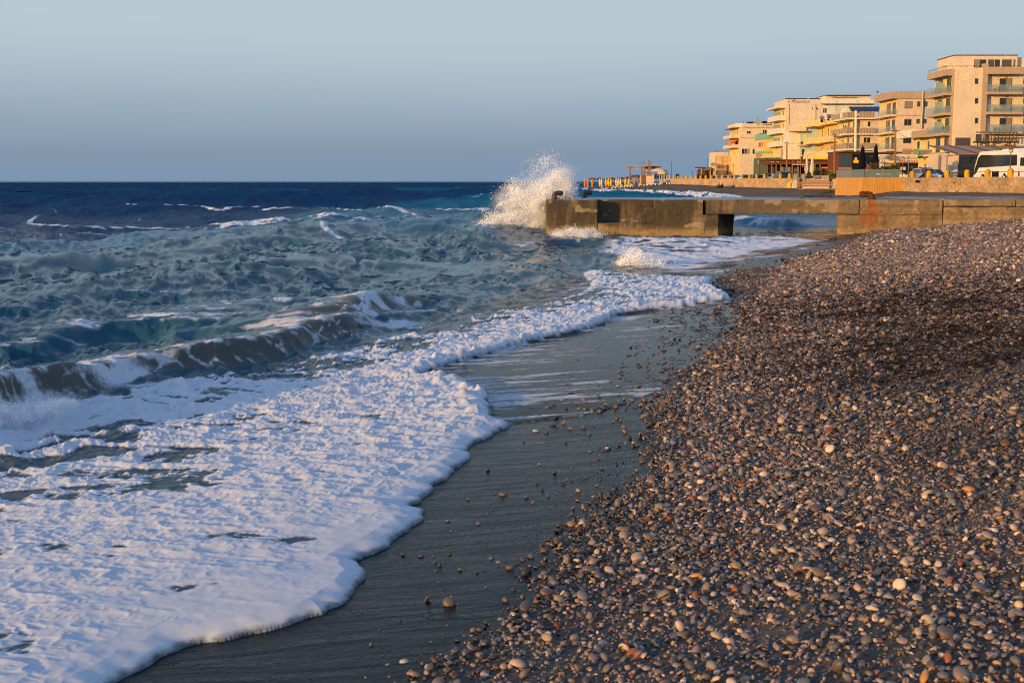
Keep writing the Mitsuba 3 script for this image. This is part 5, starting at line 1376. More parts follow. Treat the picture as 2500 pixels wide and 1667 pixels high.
for u0, u1 in ((1846, 1852.5), (1859, 1883)):
    w_ = X_(u1, 304, Y9_) - X_(u0, 304, Y9_)
    text_on(b9, 'lettering', 'Sea' if u0 > 1850 else 'O', 0.45, 'm_brown', (X_(u0, 307, Y9_), Y9_ - 0.62, Za(306.8, Y9_)), 'flank', True, w_)

# --- stone hall with the red sign
Y10_ = 342.0
b10 = House('stone_hall', 'low ochre stone hall with one tall narrow door at the far end of the street', 'building')
X10 = X_(1752, 400, Y10_)
b10.vol('wall', STONE, X10, X_(1846, 400, Y10_), Y10_, Y10_ + 4, G, Za(383, Y10_))
b10.vol('parapet', STONE, X10 - 0.1, X_(1846, 400, Y10_), Y10_ - 0.15, Y10_ + 4, Za(383, Y10_), Za(381.2, Y10_))
b10.vol('back_block', CREAM, X_(1744, 380, Y10_ + 5), X9F, Y10_ + 5, Y10_ + 14, G, Za(372, Y10_ + 5))
b10.flank('pilaster', WHITE, 1744.5, 1746.5, 386, 404, Y10_ + 4.95, 0.2)
b10.flank('pilaster', WHITE, 1749, 1750.5, 386, 404, Y10_ + 4.95, 0.2)
b10.fwin(1774, 1778.7, 402, 431, Y10_, 1, 'm_brown', 'm_brown', 'door')
sg = House('shop_sign', 'red sign board with white lettering on the ochre stone hall', 'sign')
sg.flank('board', 'm_red', 1805, 1834, 400.5, 415, Y10_ - 0.02, 0.12)
text_on(sg, 'lettering', 'COLORADO', 0.72, 'm_white_plastic', (X_(1806.5, 408, Y10_), Y10_ - 0.145, Za(408.2, Y10_)), 'flank', True, X_(1832.5, 408, Y10_) - X_(1806.5, 408, Y10_), 0.15)
text_on(sg, 'small_lettering', 'pub  dance  bar', 0.30, 'm_white_plastic', (X_(1807, 413, Y10_), Y10_ - 0.145, Za(413.4, Y10_)), 'flank', True, X_(1831, 408, Y10_) - X_(1807, 408, Y10_))

# ---------------------------------------------------------------- ground floor shops and restaurants
def slope_roof(x0, x1, y0, y1, z_lo, z_hi, t=0.06, rise='y'):
    """a thin sloping sheet: rises along +y from z_lo to z_hi (or along +x)"""
    if rise == 'y': v = [(x0, y0, z_lo), (x1, y0, z_lo), (x1, y1, z_hi), (x0, y1, z_hi)]
    else: v = [(x0, y0, z_lo), (x1, y0, z_hi), (x1, y1, z_hi), (x0, y1, z_lo)]
    v = np.array(v + [(a, b, c + t) for a, b, c in v], float)
    return trimesh.convex.convex_hull(v)


# corner restaurant with the sloping awning in front of the tall block
r1 = House('awning_restaurant', 'glazed street restaurant with a long sloping beige awning on dark ribs behind the coach', 'restaurant')
ya, yb = 176.0, 188.0
xa0, xa1 = X_(2334, 380, ya), X_(2334, 380, ya) + 22
r1.part('awning', slope_roof(xa0, xa1, ya, yb, Za(377, ya), Za(357, yb)), 'm_canvas_grey')
for k in range(8):
    x = xa0 + 0.1 + 2.9 * k
    r1.part('awning_rib', tube_mesh([(x, ya - 0.1, Za(377, ya) + 0.10), (x, yb - 0.2, Za(357, yb) + 0.10)], 0.10, 6), 'm_brown_red')
r1.part('gutter', box(xa0 - 0.1, xa1, ya - 0.12, ya, Za(379, ya), Za(377, ya)), 'm_brown_red')
for k in range(6):
    x = xa0 + 0.5 + 2.3 * k
    k_ = r1.part('window', join(box(x, x + 0.1, ya + 0.1, ya + 0.2, G, Za(379, ya)), box(x + 0.1, x + 2.3, ya + 0.1, ya + 0.2, Za(381, ya), Za(379, ya)), box(x + 0.1, x + 2.3, ya + 0.1, ya + 0.2, Za(404, ya), Za(403, ya))), 'm_frame_dark')
    r1.part('pane', box(x + 0.1, x + 2.3, ya + 0.14, ya + 0.16, G, Za(381, ya)), 'm_glass_dark', parent=k_)
r1.part('side_wall', box(xa0, xa0 + 0.35, ya + 0.1, yb, G, Za(381, ya)), SAND)
r1.part('parapet', box(X_(2400, 360, yb), X_(2400, 360, yb) + 9, yb, yb + 0.4, Za(372, yb), Za(352, yb)), WHITE)
pg = House('pergola_balcony', 'black timber pergola deck with open posts hanging above the beige awning', 'pergola')
yp = 187.0
for u in np.linspace(2384, 2482, 12): pg.flank('post', 'm_dark_metal', u - 0.9, u + 0.9, 328.5 - (u - 2384) * 0.07, 349, yp, 0.12)
pg.flank('rail', 'm_dark_metal', 2383, 2484, 322, 325, yp - 0.13, 0.1)
pg.flank('rail', 'm_dark_metal', 2383, 2484, 339, 341.5, yp - 0.13, 0.1)
pg.flank('deck', 'm_brown', 2383, 2486, 345, 349, yp + 0.4, 0.2, 1.2)
pg.flank('end_panel', 'm_dark_metal', 2382, 2396, 328, 347, yp - 0.26, 0.05)
for u in (2416, 2445, 2466): pg.flank('bracket', 'm_yellow_cloth', u, u + 6, 347, 354, yp + 0.6, 0.3, 0.5)
for u in (2385, 2405, 2462): pg.flank('support', 'm_dark_metal', u, u + 2, 349, 366, yp + 0.5, 0.2)
# awnings, wooden screens and shop fronts left of the pharmacy
r2 = House('corner_cafe', 'street café with wooden screens, cream awnings and a red striped valance left of the pharmacy', 'cafe')
y2 = 168.0
r2.flank('roof', 'm_canvas', 2196, 2240, 376.5, 386, y2, 0.1, 5)
for (u0, u1) in ((2203, 2226), (2228.5, 2241)):
    for k in range(4): r2.flank('screen_board', 'm_wood', u0, u1, 364 + 3.3 * k, 366.8 + 3.3 * k, y2 - 0.11, 0.05)
for k in range(16): r2.flank('valance', 'm_red' if k % 2 else 'm_canvas', 2192 + 3.0 * k, 2195 + 3.0 * k, 392, 396.5, y2 - 0.02, 0.05)
r2.flank('wall', 'm_brown', 2192, 2241, 397, 437, y2 + 2, 0.0, 3)
for u in (2197, 2214, 2229): r2.flank('window', 'm_glass_dark', u, u + 8, 402, 418, y2 + 2, 0.05)
r2.flank('counter', 'm_canvas', 2196, 2208, 408, 416, y2 + 1.2, 0.6)
r3 = House('striped_awning', 'low slanted cream and brown awning roofs beside the third utility pole', 'awning')
for k, (u0, u1, v0, v1) in enumerate(((2159, 2190, 386, 392), (2155, 2186, 396, 402), (2163, 2196, 379, 384))):
    x0_, x1_ = X_(u0, v0, 158), X_(u1, v0, 158)
    r3.part('awning_sheet', slope_roof(x0_, x1_, 156 + k, 161 + k, Za(v1, 158), Za(v0, 158)), 'm_canvas')
    r3.part('front_bar', box(x0_, x1_, 155.9 + k, 156 + k, Za(v1 + 1.3, 158), Za(v1 - 1, 158)), 'm_dark_metal')
for u in (2157, 2183): r3.flank('post', 'm_dark_metal', u, u + 1.5, 398, 437, 157, 0.1)
r3.flank('counter', 'm_brown', 2160, 2184, 405, 437, 160, 0.3)
r4 = House('white_portico', 'white pillared shop front between the black parasols and the striped awnings', 'shop')
r4.flank('lintel', WHITE, 2146, 2160, 377, 384, 166, 0.2, 1)
for u in (2148.5, 2154): r4.flank('pillar', WHITE, u, u + 3.5, 384, 437, 166, 0.15, 0.3)
r4.flank('wall', 'm_grey', 2140, 2160, 384, 437, 168, 0.0, 2)
r5 = House('grey_shop', 'low shop with grey boards and dark eaves behind the black parasols', 'shop')
r5.flank('roof', 'm_dark_metal', 2098, 2200, 371, 375.5, 170, 0.5, 4)
r5.flank('roof_top', WHITE, 2112, 2160, 369.6, 371, 170, 0.4, 4)
for k in range(4): r5.flank('board', 'm_grey', 2100, 2134, 379 + 3.6 * k, 382.2 + 3.6 * k, 171, 0.06)
r5.flank('wall', 'm_brown', 2090, 2146, 376, 437, 171.1, 0.0, 4)
for u in (2113, 2121, 2129): r5.flank('door_leaf', 'm_grey_light', u, u + 4, 395, 437, 171, 0.05)
r6 = House('blue_window_bar', 'dark brown bar with blue window panels and a small glowing picture', 'bar')
y6 = 165.0
r6.flank('wall', 'm_brown_red', 2044, 2102, 373, 437, y6, 0.0, 5)
r6.flank('roof', 'm_dark_metal', 2042, 2104, 370.5, 373, y6, 0.6, 5)
for u0, u1 in ((2049, 2057.5), (2060, 2068), (2071, 2078.5)):
    k_ = r6.flank('window', 'm_frame_dark', u0 - 0.6, u1 + 0.6, 378, 408, y6, 0.05)
    r6.flank('pane', 'm_blue_dark', u0, u1, 378.8, 407, y6 - 0.05, 0.04, parent=k_)
r6.flank('dark_wall', 'm_cloth_black', 2080, 2102, 376, 437, y6 - 0.02, 0.04)
r6.flank('frieze', 'm_wood', 2046, 2079, 408.5, 414, y6, 0.06)
k_ = r6.flank('picture', 'm_yellow_cloth', 2083.5, 2096, 391, 398, y6 - 0.07, 0.05)
r6.flank('picture_top', 'm_canvas', 2087, 2092, 384.5, 391, y6 - 0.07, 0.05, parent=k_)
# the tavern behind the timber frames
r7 = House('tavern', 'long dark tavern with brown fascia boards and open timber posts behind the bench', 'restaurant')
y7 = 205.0
r7.flank('fascia', 'm_brown_red', 1878, 2042, 392, 402, y7, 0.3, 6)
r7.flank('roof', 'm_brown', 1876, 2044, 389.5, 392, y7, 0.8, 7)
r7.flank('back_wall', 'm_cloth_black', 1880, 2042, 402, 437, y7 + 4, 0.0, 2)
for u in (1882, 1893, 1904, 1920, 1932, 1975, 2000, 2022): r7.flank('post', 'm_pole_wood', u, u + 2.6, 402, 437, y7 + 0.1, 0.2)
for u0, u1, m in ((1884, 1892, 'm_glass_mid'), (1907, 1919, 'm_frosted'), (1922, 1931, 'm_frosted'), (1938, 1950, 'm_curtain'), (1978, 1998, 'm_glass_mid'), (2003, 2020, 'm_brown')):
    r7.flank('window', m, u0, u1, 408, 437, y7 + 0.8, 0.05)
for u0, u1 in ((1882, 1890), (1896, 1902), (1946, 1956), (1968, 1976)): r7.flank('menu_board', 'm_canvas', u0, u1, 394.5, 396.3, y7 - 0.31, 0.03)
r7.flank('counter', 'm_orange', 2006, 2024, 408, 411.5, y7 - 0.5, 0.3)
r7.flank('yellow_lintel', 'm_yellow_cloth', 1988, 2042, 385.5, 389.4, y7 - 0.2, 0.2, 2)
for (u, v_) in ((1960, 407), (2031, 409.5), (1944, 415)):
    k_ = r7.part('bulb', trimesh.creation.icosphere(1, 0.10).apply_translation((X_(u, v_, y7 - 1), y7 - 1, Za(v_, y7 - 1))), 'm_white_plastic')
gk = House('green_kiosk', 'olive green kiosk front with shutters left of the tavern', 'kiosk')
gy = 226.0
gk.flank('wall', 'm_green_dark', 1850, 1878, 386.5, 437, gy, 0.0, 4)
gk.flank('awning', 'm_canvas', 1862, 1907, 383, 385.6, gy - 0.8, 0.3, 2)
gk.flank('fascia', 'm_green_dark', 1876, 1907, 386, 391, gy - 0.4, 0.2, 2)
for u0, u1 in ((1849.5, 1853), (1855, 1868), (1869.5, 1875.5)): gk.flank('panel', 'm_frosted' if u0 < 1850 or u0 > 1869 else 'm_brown', u0, u1, 391, 400, gy, 0.06)
gk.flank('door', 'm_green_dark', 1856, 1870, 404, 434, gy, 0.06)
for u in (1850, 1872): gk.flank('post', 'm_pole_wood', u, u + 2.5, 402, 434, gy, 0.1)
# timber frames and screens at the end of the far wall, before the tavern
tf = House('timber_frame', 'open frame of reddish timber posts over pale screens beside the bench', 'pergola')
yt = 137.0
for u, v0 in ((1934.5, 387), (1947, 386), (1953.6, 385.5), (1965.5, 386)): tf.flank('post', 'm_pole_wood', u - 0.7, u + 0.7, v0, 445, yt, 0.12)
tf.flank('beam', 'm_canvas', 1935, 1966, 401, 403, yt - 0.13, 0.08)
for u0, u1 in ((1937, 1945.8), (1956, 1964)): tf.flank('screen', 'm_frosted', u0, u1, 425, 440, yt, 0.05)
tf.flank('base', SAND, 1935.5, 1945, 440.5, 459, yt - 0.2, 0.3, 1.0)
tf.flank('base', SAND, 1948, 2046, 437.5, 461, yt + 0.4, 0.3, 1.0)
for u, lab in ((1969.5, 'left one of the two cream closed parasols by the timber frame'), (1983, 'right one of the two cream closed parasols by the timber frame')):
    y = 145.0
    closed_parasol(X_(u, 400, y), y, Za(437, y), Za(383.5, y), 0.22, 'm_canvas', lab)
fl = Thing('yellow_banner', 'bright yellow hanging cloth beside the right cream parasol', 'banner')
fl.part('cloth', rough(box(X_(1987, 410, 146), X_(1990.5, 410, 146), 146, 146.06, Za(421, 146), Za(400, 146)), 0.2, 0.03, 5), 'm_yellow_cloth')
fl.part('cloth', rough(box(X_(1979.5, 410, 146), X_(1985, 410, 146), 146.1, 146.16, Za(422, 146), Za(408, 146)), 0.2, 0.03, 7), 'm_yellow_cloth')
fl.part('pole', cyl((X_(1991, 410, 146), 146, Za(438, 146)), (X_(1991, 410, 146), 146, Za(399, 146)), 0.03, 6), 'm_pole_wood')
pb = House('planter_box', 'big brown planter box with straggling plants behind the bench', 'planter')
pb.flank('box', 'm_canvas_grey', 1992, 2024, 428.5, 440, 139, 0.0, 1.2)
pb.part('foliage', leafy(X_(2008, 425, 139.6), 139.6, Za(430, 139), 0.9, 0.5, 0.7, 160, 31, 0.08), 'm_leaf_dark')
for k, (u, v_) in enumerate(((1975, 430), (1993, 424), (2034, 432))):
    t = Thing('potted_shrub', ('dark shrub below the left cream parasol', 'dark leafy shrub left above the brown planter box', 'low dry shrub right of the tall yellow bollard')[k], 'plant')
    x = X_(u, v_, 142.0)
    t.part('stems', join(*[cyl((x, 142, Za(440, 142)), (x + 0.2 * math.cos(a), 142 + 0.2 * math.sin(a), Za(v_, 142)), 0.02, 5) for a in (0, 2, 4)]), 'm_brown')
    t.part('foliage', leafy(x, 142, Za(v_ + 8, 142), 0.45, 0.4, 0.8, 150, 40 + k, 0.09), 'm_leaf_dark')
single('flower_pot', lathe([(0, 0), (0.2, 0), (0.3, 0.55), (0.26, 0.55), (0, 0.5)], 14, (X_(1927.5, 455, 133), 133, Za(459, 133))), 'm_yellow_cloth', 'ochre jar standing on the sand at the near end of the far wall', 'pot', smooth=40)

# ---------------------------------------------------------------- utility poles, wires and lamps
poles = {}
for u, v0, y, lab in ((1921, 346.5, 200.0, 'leftmost of the three brown utility poles, before the white hotel'), (2038, 327.5, 150.0, 'middle one of the three brown utility poles, right above the bench'), (2186.5, 316.5, 150.0, 'rightmost of the three brown utility poles, before the tan parapet block')):
    x = X_(u, v0, y)
    t = Thing('utility_pole', lab, 'pole', 'wooden utility poles')
    t.part('shaft', cyl((x + 0.15, y, G - 0.3), (x, y, Za(v0, y)), 0.15, 10, 0.10), 'm_pole_wood', smooth=50)
    t.part('crossbar', box(x - 0.5, x + 0.5, y - 0.05, y + 0.05, Za(v0 + 4, y), Za(v0 + 4, y) + 0.1), 'm_brown')
    for s in (-0.4, 0.4): t.part('insulator', cyl((x + s, y, Za(v0 + 4, y) + 0.1), (x + s, y, Za(v0 + 4, y) + 0.26), 0.045, 6), 'm_white_plastic')
    poles[u] = np.array([x, y, Za(v0 + 3, y)])


def wire(a, b, sag, lab):
    t = np.linspace(0, 1, 15)[:, None]
    p = a + (b - a) * t; p[:, 2] -= sag * 4 * (t * (1 - t))[:, 0]
    single('overhead_wire', tube_mesh(p, 0.022, 4, False), 'm_dark_metal', lab, 'wire')


wire(poles[1921], poles[2038], 2.2, 'sagging overhead wire between the left and the middle utility pole')
wire(poles[2038], poles[2186.5], 1.9, 'sagging overhead wire between the middle and the right utility pole')
wire(poles[2186.5], np.array([X_(2236, 335, 200.0), 200.0, Za(337, 200.0)]), 0.4, 'short overhead wire from the right utility pole to the pharmacy annex')
wire(poles[1921], np.array([X_(1972, 340, 262), 262.0, Za(340, 262)]), 0.5, 'short overhead wire from the left utility pole to the yellow house')
for (u, vt, y, lab) in ((2204.5, 384, 122.0, 'street lamp with globe head just right of the terrace'), (2313, 372, 109.0, 'street lamp with globe head between the silver car and the coach'), (2468.5, 363, 96.0, 'street lamp standing before the rear of the coach'), (1791, 401, 260.0, 'distant street lamp before the ochre stone hall')):
    x = X_(u, vt, y); zt_ = Za(vt, y)
    t = Thing('street_lamp', lab, 'street lamp', 'globe street lamps along the promenade')
    t.part('post', cyl((x, y, G), (x, y, zt_ - 0.35), 0.055, 8, 0.04), 'm_pole_wood' if u < 2300 else 'm_dark_metal', smooth=50)
    t.part('globe', trimesh.creation.icosphere(2, 0.17).apply_translation((x, y, zt_ - 0.18)), 'm_grey_light', smooth=True)
    t.part('cap', lathe([(0, 0.10), (0.2, 0.0), (0.19, -0.03), (0, -0.02)], 12, (x, y, zt_ - 0.05)), 'm_dark_metal')
single('sign_pole', join(cyl((X_(2218, 400, 118), 118, G), (X_(2218, 400, 118), 118, Za(380, 118)), 0.03, 6), box(X_(2217, 385, 118), X_(2220, 385, 118), 117.96, 117.98, Za(388, 118), Za(381, 118))), 'm_steel', 'thin grey sign pole right of the terrace lamp', 'pole')

# ---------------------------------------------------------------- vehicles
def wheel(t, x, y, z, r, w, axis='x', parent=None):
    prof = [(0.0, -w / 2), (r * 0.9, -w / 2), (r, -w * 0.35), (r, w * 0.35), (r * 0.9, w / 2), (0, w / 2)]
    m = lathe(prof, 18)
    R = trimesh.transformations.rotation_matrix(math.pi / 2, [0, 1, 0] if axis == 'x' else [1, 0, 0]); m.apply_transform(R); m.apply_translation((x, y, z))
    k = t.part('wheel', m, 'm_rubber', smooth=30)
    h = trimesh.creation.cylinder(r * 0.62, w * 1.06, sections=16); h.apply_transform(R); h.apply_translation((x, y, z))
    t.part('rim', h, 'm_white_plastic', parent=k)


def side_profile(pts, x0, x1):
    """a solid from a side view (y, z), x0..x1 wide"""
    m = prism([(a, b) for a, b in pts], 0, x1 - x0)
    m.apply_transform(np.array([[0, 0, 1, x0], [1, 0, 0, 0], [0, 1, 0, 0], [0, 0, 0, 1.0]]))
    if m.volume < 0: m.invert()
    return m


bx0, by0, L, H = 57.1, 140.0, 13.4, 3.75
cb = Thing('coach', 'white touring coach with dark glazing parked on the street above the sea wall', 'bus')
front = [(L, 0.35), (L, 1.2), (L - 0.45, 2.2), (L - 1.1, 3.2), (L - 1.75, H - 0.05)]
body = [(0.0, 0.35), (0.0, 2.9), (0.12, H - 0.35), (0.5, H)] + [(L - 2.2, H)] + front[::-1]
m = side_profile([(by0 + a, G + 0.03 + b) for a, b in body], bx0, bx0 + 2.5)
cb.part('body', m, 'm_white_paint')
gl = [(0.35, 1.95), (0.45, H - 0.6), (L - 2.1, H - 0.42), (L - 1.3, 3.0), (L - 0.75, 2.2), (L - 0.02, 1.25), (L - 0.05, 0.9), (L - 0.8, 1.15), (L - 1.6, 1.8)]
cb.part('side_glazing', side_profile([(by0 + a, G + 0.03 + b) for a, b in gl], bx0 - 0.012, bx0 + 0.3), 'm_glass_dark')
cb.part('rear_window', box(bx0 + 0.2, bx0 + 2.3, by0 - 0.012, by0 + 0.1, G + 1.9, G + 2.85), 'm_glass_dark')
cb.part('rear_lettering', box(bx0 + 0.9, bx0 + 1.9, by0 - 0.02, by0 - 0.012, G + 2.15, G + 2.22), 'm_white_plastic')
for s in (0.02, 2.3): cb.part('tail_light', box(bx0 + s, bx0 + s + 0.18, by0 - 0.02, by0 + 0.05, G + 0.75, G + 1.25), 'm_tail_red')
cb.part('bumper', box(bx0 + 0.05, bx0 + 2.45, by0 - 0.05, by0 + 0.3, G + 0.3, G + 0.6), 'm_white_paint')
cb.part('roof_unit', box(bx0 + 0.5, bx0 + 2.0, by0 + 3, by0 + 6, G + H - 0.05, G + H + 0.17), 'm_white_paint')
for yy in (2.6, 3.8, L - 3.0):
    for xx in (bx0 + 0.12, bx0 + 2.38): wheel(cb, xx, by0 + yy, G + 0.53, 0.52, 0.3)
    cb.part('wheel_arch', side_profile([(by0 + yy + 0.66 * math.cos(a), G + 0.4 + 0.72 * math.sin(a)) for a in np.linspace(0, math.pi, 12)], bx0 - 0.006, bx0 + 0.02), 'm_rubber')
cb.part('mirror', tube_mesh([(bx0 + 0.1, by0 + L - 0.9, G + 3.1), (bx0 - 0.35, by0 + L + 0.1, G + 3.0), (bx0 - 0.4, by0 + L + 0.3, G + 2.4)], [0.05, 0.09, 0.12], 8), 'm_cloth_black')
for yy in (1.6, 4.6, 7.4): cb.part('panel_seam', box(bx0 - 0.008, bx0 + 0.01, by0 + yy, by0 + yy + 0.03, G + 0.45, G + 1.9), 'm_grey')


CAR_PTS = [(0.0, 0.30), (0.0, 0.62), (0.10, 0.78), (0.95, 0.92), (1.0, 0.93), (3.55, 0.95), (4.05, 0.92), (4.2, 0.6), (4.2, 0.32)]
CAB = [(0.95, 0.90), (1.65, 1.36), (1.95, 1.44), (3.0, 1.45), (3.45, 1.35), (4.0, 0.92)]


def car(x, y, heading, paint, label, group=None, scale=1.0, detail=True):
    t = Thing('parked_car', label, 'car', group)
    w = 1.72
    R = trimesh.transformations.rotation_matrix(math.radians(heading), [0, 0, 1])
    M = trimesh.transformations.translation_matrix((x, y, G + 0.03)) @ R @ np.diag([scale, scale, scale, 1])
    def put(name, m, mt, parent=None, **k):
        m = m.copy(); m.apply_transform(M); return t.part(name, m, mt, parent=parent, **k)
    b = side_profile(CAR_PTS, -w / 2, w / 2)
    v, f = trimesh.remesh.subdivide_to_size(b.vertices, b.faces, 0.45)
    v = np.array(v); v[:, 0] *= 1 - 0.06 * np.abs((v[:, 1] - 2.1) / 2.1) ** 3 - 0.05 * np.clip(v[:, 2] - 0.6, 0, 1)
    put('body', trimesh.Trimesh(v, f, process=True), paint, smooth=25)
    c = side_profile(CAB, -w / 2 + 0.06, w / 2 - 0.06)
    v = np.array(c.vertices); v[:, 0] *= 1 - 0.32 * np.clip(v[:, 2] - 0.9, 0, 1); c.vertices = v
    put('cabin', c, paint, smooth=20)
    gp = side_profile([(1.15, 0.95), (1.72, 1.34), (3.35, 1.31), (3.8, 0.96)], -w / 2 + 0.045, w / 2 - 0.045)
    v = np.array(gp.vertices); v[:, 0] *= 1 - 0.32 * np.clip(v[:, 2] - 0.9, 0, 1); gp.vertices = v
    put('side_windows', gp, 'm_glass_dark')
    for (ya_, za_, yb_, zb_, nm) in ((0.99, 0.945, 1.64, 1.37, 'windscreen'), (3.47, 1.36, 3.98, 0.96, 'rear_window')):
        s = 0.02 if nm == 'rear_window' else -0.02
        q = [(-0.70, ya_ + s, za_), (0.70, ya_ + s, za_), (0.60, yb_ + s, zb_), (-0.60, yb_ + s, zb_)] if za_ < zb_ else [(-0.60, ya_ + s, za_), (0.60, ya_ + s, za_), (0.70, yb_ + s, zb_), (-0.70, yb_ + s, zb_)]
        q = np.array(q + [(a, b_ - s * 1.4, c_ - 0.02) for a, b_, c_ in q]); put(nm, trimesh.convex.convex_hull(q), 'm_glass_dark')
    for sx in (-1, 1):
        put('headlight', box(sx * 0.66 - 0.16, sx * 0.66 + 0.16, -0.02, 0.12, 0.58, 0.72), 'm_white_plastic')
        put('tail_light', box(sx * 0.68 - 0.13, sx * 0.68 + 0.13, 4.1, 4.2, 0.66, 0.82), 'm_tail_red')
        for yy in (0.78, 3.35):
            h = lathe([(0.0, -0.1), (0.28, -0.1), (0.31, -0.06), (0.31, 0.06), (0.28, 0.1), (0, 0.1)], 16); h.apply_transform(trimesh.transformations.rotation_matrix(math.pi / 2, [0, 1, 0])); h.apply_translation((sx * 0.78, yy, 0.31))
            kk = put('wheel', h, 'm_rubber')
            h2 = trimesh.creation.cylinder(0.19, 0.215, sections=12); h2.apply_transform(trimesh.transformations.rotation_matrix(math.pi / 2, [0, 1, 0])); h2.apply_translation((sx * 0.78, yy, 0.31)); put('rim', h2, 'm_steel', parent=kk)
    put('grille', box(-0.4, 0.4, -0.015, 0.05, 0.45, 0.58), 'm_cloth_black')
    put('bumper', box(-0.8, 0.8, -0.03, 0.1, 0.30, 0.44), 'm_grey')
    put('number_plate', box(-0.26, 0.26, -0.045, -0.03, 0.34, 0.43), 'm_white_plastic')
    return t


mat('paint_silver', (0.40, 0.42, 0.46), 0.25, metallic=0.5)
mat('paint_blue', (0.05, 0.09, 0.20), 0.25, clearcoat=0.6)
mat('paint_black', (0.02, 0.02, 0.025), 0.2, clearcoat=0.6)
mat('paint_red', (0.30, 0.02, 0.02), 0.25, clearcoat=0.6)
mat('paint_teal', (0.04, 0.09, 0.11), 0.25, clearcoat=0.6)
car(X_(2279, 420, 121), 121, 4, 'm_paint_silver', 'silver car facing the camera behind the sea wall, between two yellow bollards')
car(X_(2302, 420, 131), 131, 10, 'm_paint_black', 'dark car with a red tail behind the silver car')
car(X_(2230, 420, 132), 132, 60, 'm_paint_teal', 'dark blue-green car parked broadside before the street café')
P = ['m_paint_blue', 'm_paint_silver', 'm_paint_black', 'm_white_paint', 'm_paint_red', 'm_paint_blue', 'm_paint_teal', 'm_paint_silver']
N_ = {'m_paint_blue': 'dark blue', 'm_paint_silver': 'silver', 'm_paint_black': 'black', 'm_white_paint': 'white', 'm_paint_red': 'red', 'm_paint_teal': 'dark teal'}
car(X_(1898, 425, 182), 182, 185, 'm_paint_teal', 'dark teal car nearest in the far parked row, before the tavern', 'cars parked along the far sea wall', 1.12)
for k, u in enumerate((1884, 1871, 1858, 1846, 1834, 1822, 1811, 1800, 1790, 1780, 1771, 1762, 1754, 1746)):
    y = Ya(u, 43.0 + 0.3 * (k % 3)); p_ = P[(k * 3 + 1) % 8]
    where = 'second' if k == 0 else ORD[k + 1] if k + 1 < len(ORD) else 'last'
    car(X_(u, 425, y), y, 180 + 6 * ((k * 7) % 5 - 2), p_, f'{N_[p_]} car, {where} from the right in the row behind the far bollards', 'cars parked along the far sea wall')
bn = Thing('litter_bin', 'black barrel-shaped litter bin on the pavement before the coach', 'bin')
x = X_(2430, 425, 103.0)
bn.part('drum', lathe([(0, 0), (0.24, 0), (0.27, 0.1), (0.27, 0.75), (0.24, 0.8), (0, 0.8)], 16, (x, 103, G + 0.15)), 'm_cloth_black', smooth=30)
bn.part('rim', lathe([(0.25, 0.78), (0.29, 0.78), (0.29, 0.86), (0.25, 0.86), (0.25, 0.78)], 16, (x, 103, G + 0.15)), 'm_dark_metal')

# ---------------------------------------------------------------- people
import manifold3d as m3


def ball(p, r):
    return m3.Manifold.sphere(r, 14).translate(list(map(float, p)))


def bones(J, R, links, edge=0.05, smooth_n=6):
    parts = []
    for a, b in links:
        parts.append(m3.Manifold.batch_hull([ball(J[a], R[a]), ball(J[b], R[b])]))
    m = m3.Manifold.batch_boolean(parts, m3.OpType.Add).refine_to_length(edge)
    me = m.to_mesh()
    t = trimesh.Trimesh(me.vert_properties[:, :3], me.tri_verts, process=True)
    trimesh.smoothing.filter_taubin(t, iterations=smooth_n)
    return t


R_BODY = dict(head=.105, chin=.07, neck=.055, chest=.13, sl=.075, sr=.075, belly=.125, pelvis=.135, hl=.095, hr=.095, kl=.06, kr=.06, al=.042, ar=.042, tl=.035, tr=.035, el=.042, er=.042, wl=.03, wr=.03, fl=.035, fr=.035)
LINKS = [('head', 'chin'), ('head', 'neck'), ('neck', 'chest'), ('chest', 'sl'), ('chest', 'sr'), ('chest', 'belly'), ('belly', 'pelvis'), ('pelvis', 'hl'), ('pelvis', 'hr'), ('hl', 'kl'), ('hr', 'kr'), ('kl', 'al'), ('kr', 'ar'), ('al', 'tl'), ('ar', 'tr'), ('sl', 'el'), ('sr', 'er'), ('el', 'wl'), ('er', 'wr'), ('wl', 'fl'), ('wr', 'fr')]
STAND = dict(head=(0, 0.0, 1.62), chin=(0, -.05, 1.54), neck=(0, .02, 1.46), chest=(0, .02, 1.27), sl=(-.18, .02, 1.38), sr=(.18, .02, 1.38), belly=(0, 0, 1.08), pelvis=(0, .01, .95), hl=(-.1, .01, .9), hr=(.1, .01, .9), kl=(-.11, -.02, .49), kr=(.12, -.03, .49), al=(-.11, .03, .07), ar=(.13, .03, .07), tl=(-.13, -.12, .035), tr=(.16, -.12, .035),
             el=(-.24, .05, 1.1), er=(.24, .05, 1.1), wl=(-.23, -.06, .87), wr=(.23, -.06, .87), fl=(-.22, -.1, .79), fr=(.22, -.1, .79))
PUSH = {**STAND, 'el': (-.24, -.08, 1.12), 'er': (.24, -.08, 1.12), 'wl': (-.17, -.34, 1.08), 'wr': (.17, -.34, 1.08), 'fl': (-.15, -.43, 1.07), 'fr': (.15, -.43, 1.07), 'kl': (-.11, -.15, .5), 'al': (-.11, -.05, .07), 'tl': (-.12, -.2, .04), 'kr': (.11, .05, .49), 'ar': (.12, .25, .1), 'tr': (.13, .12, .04)}
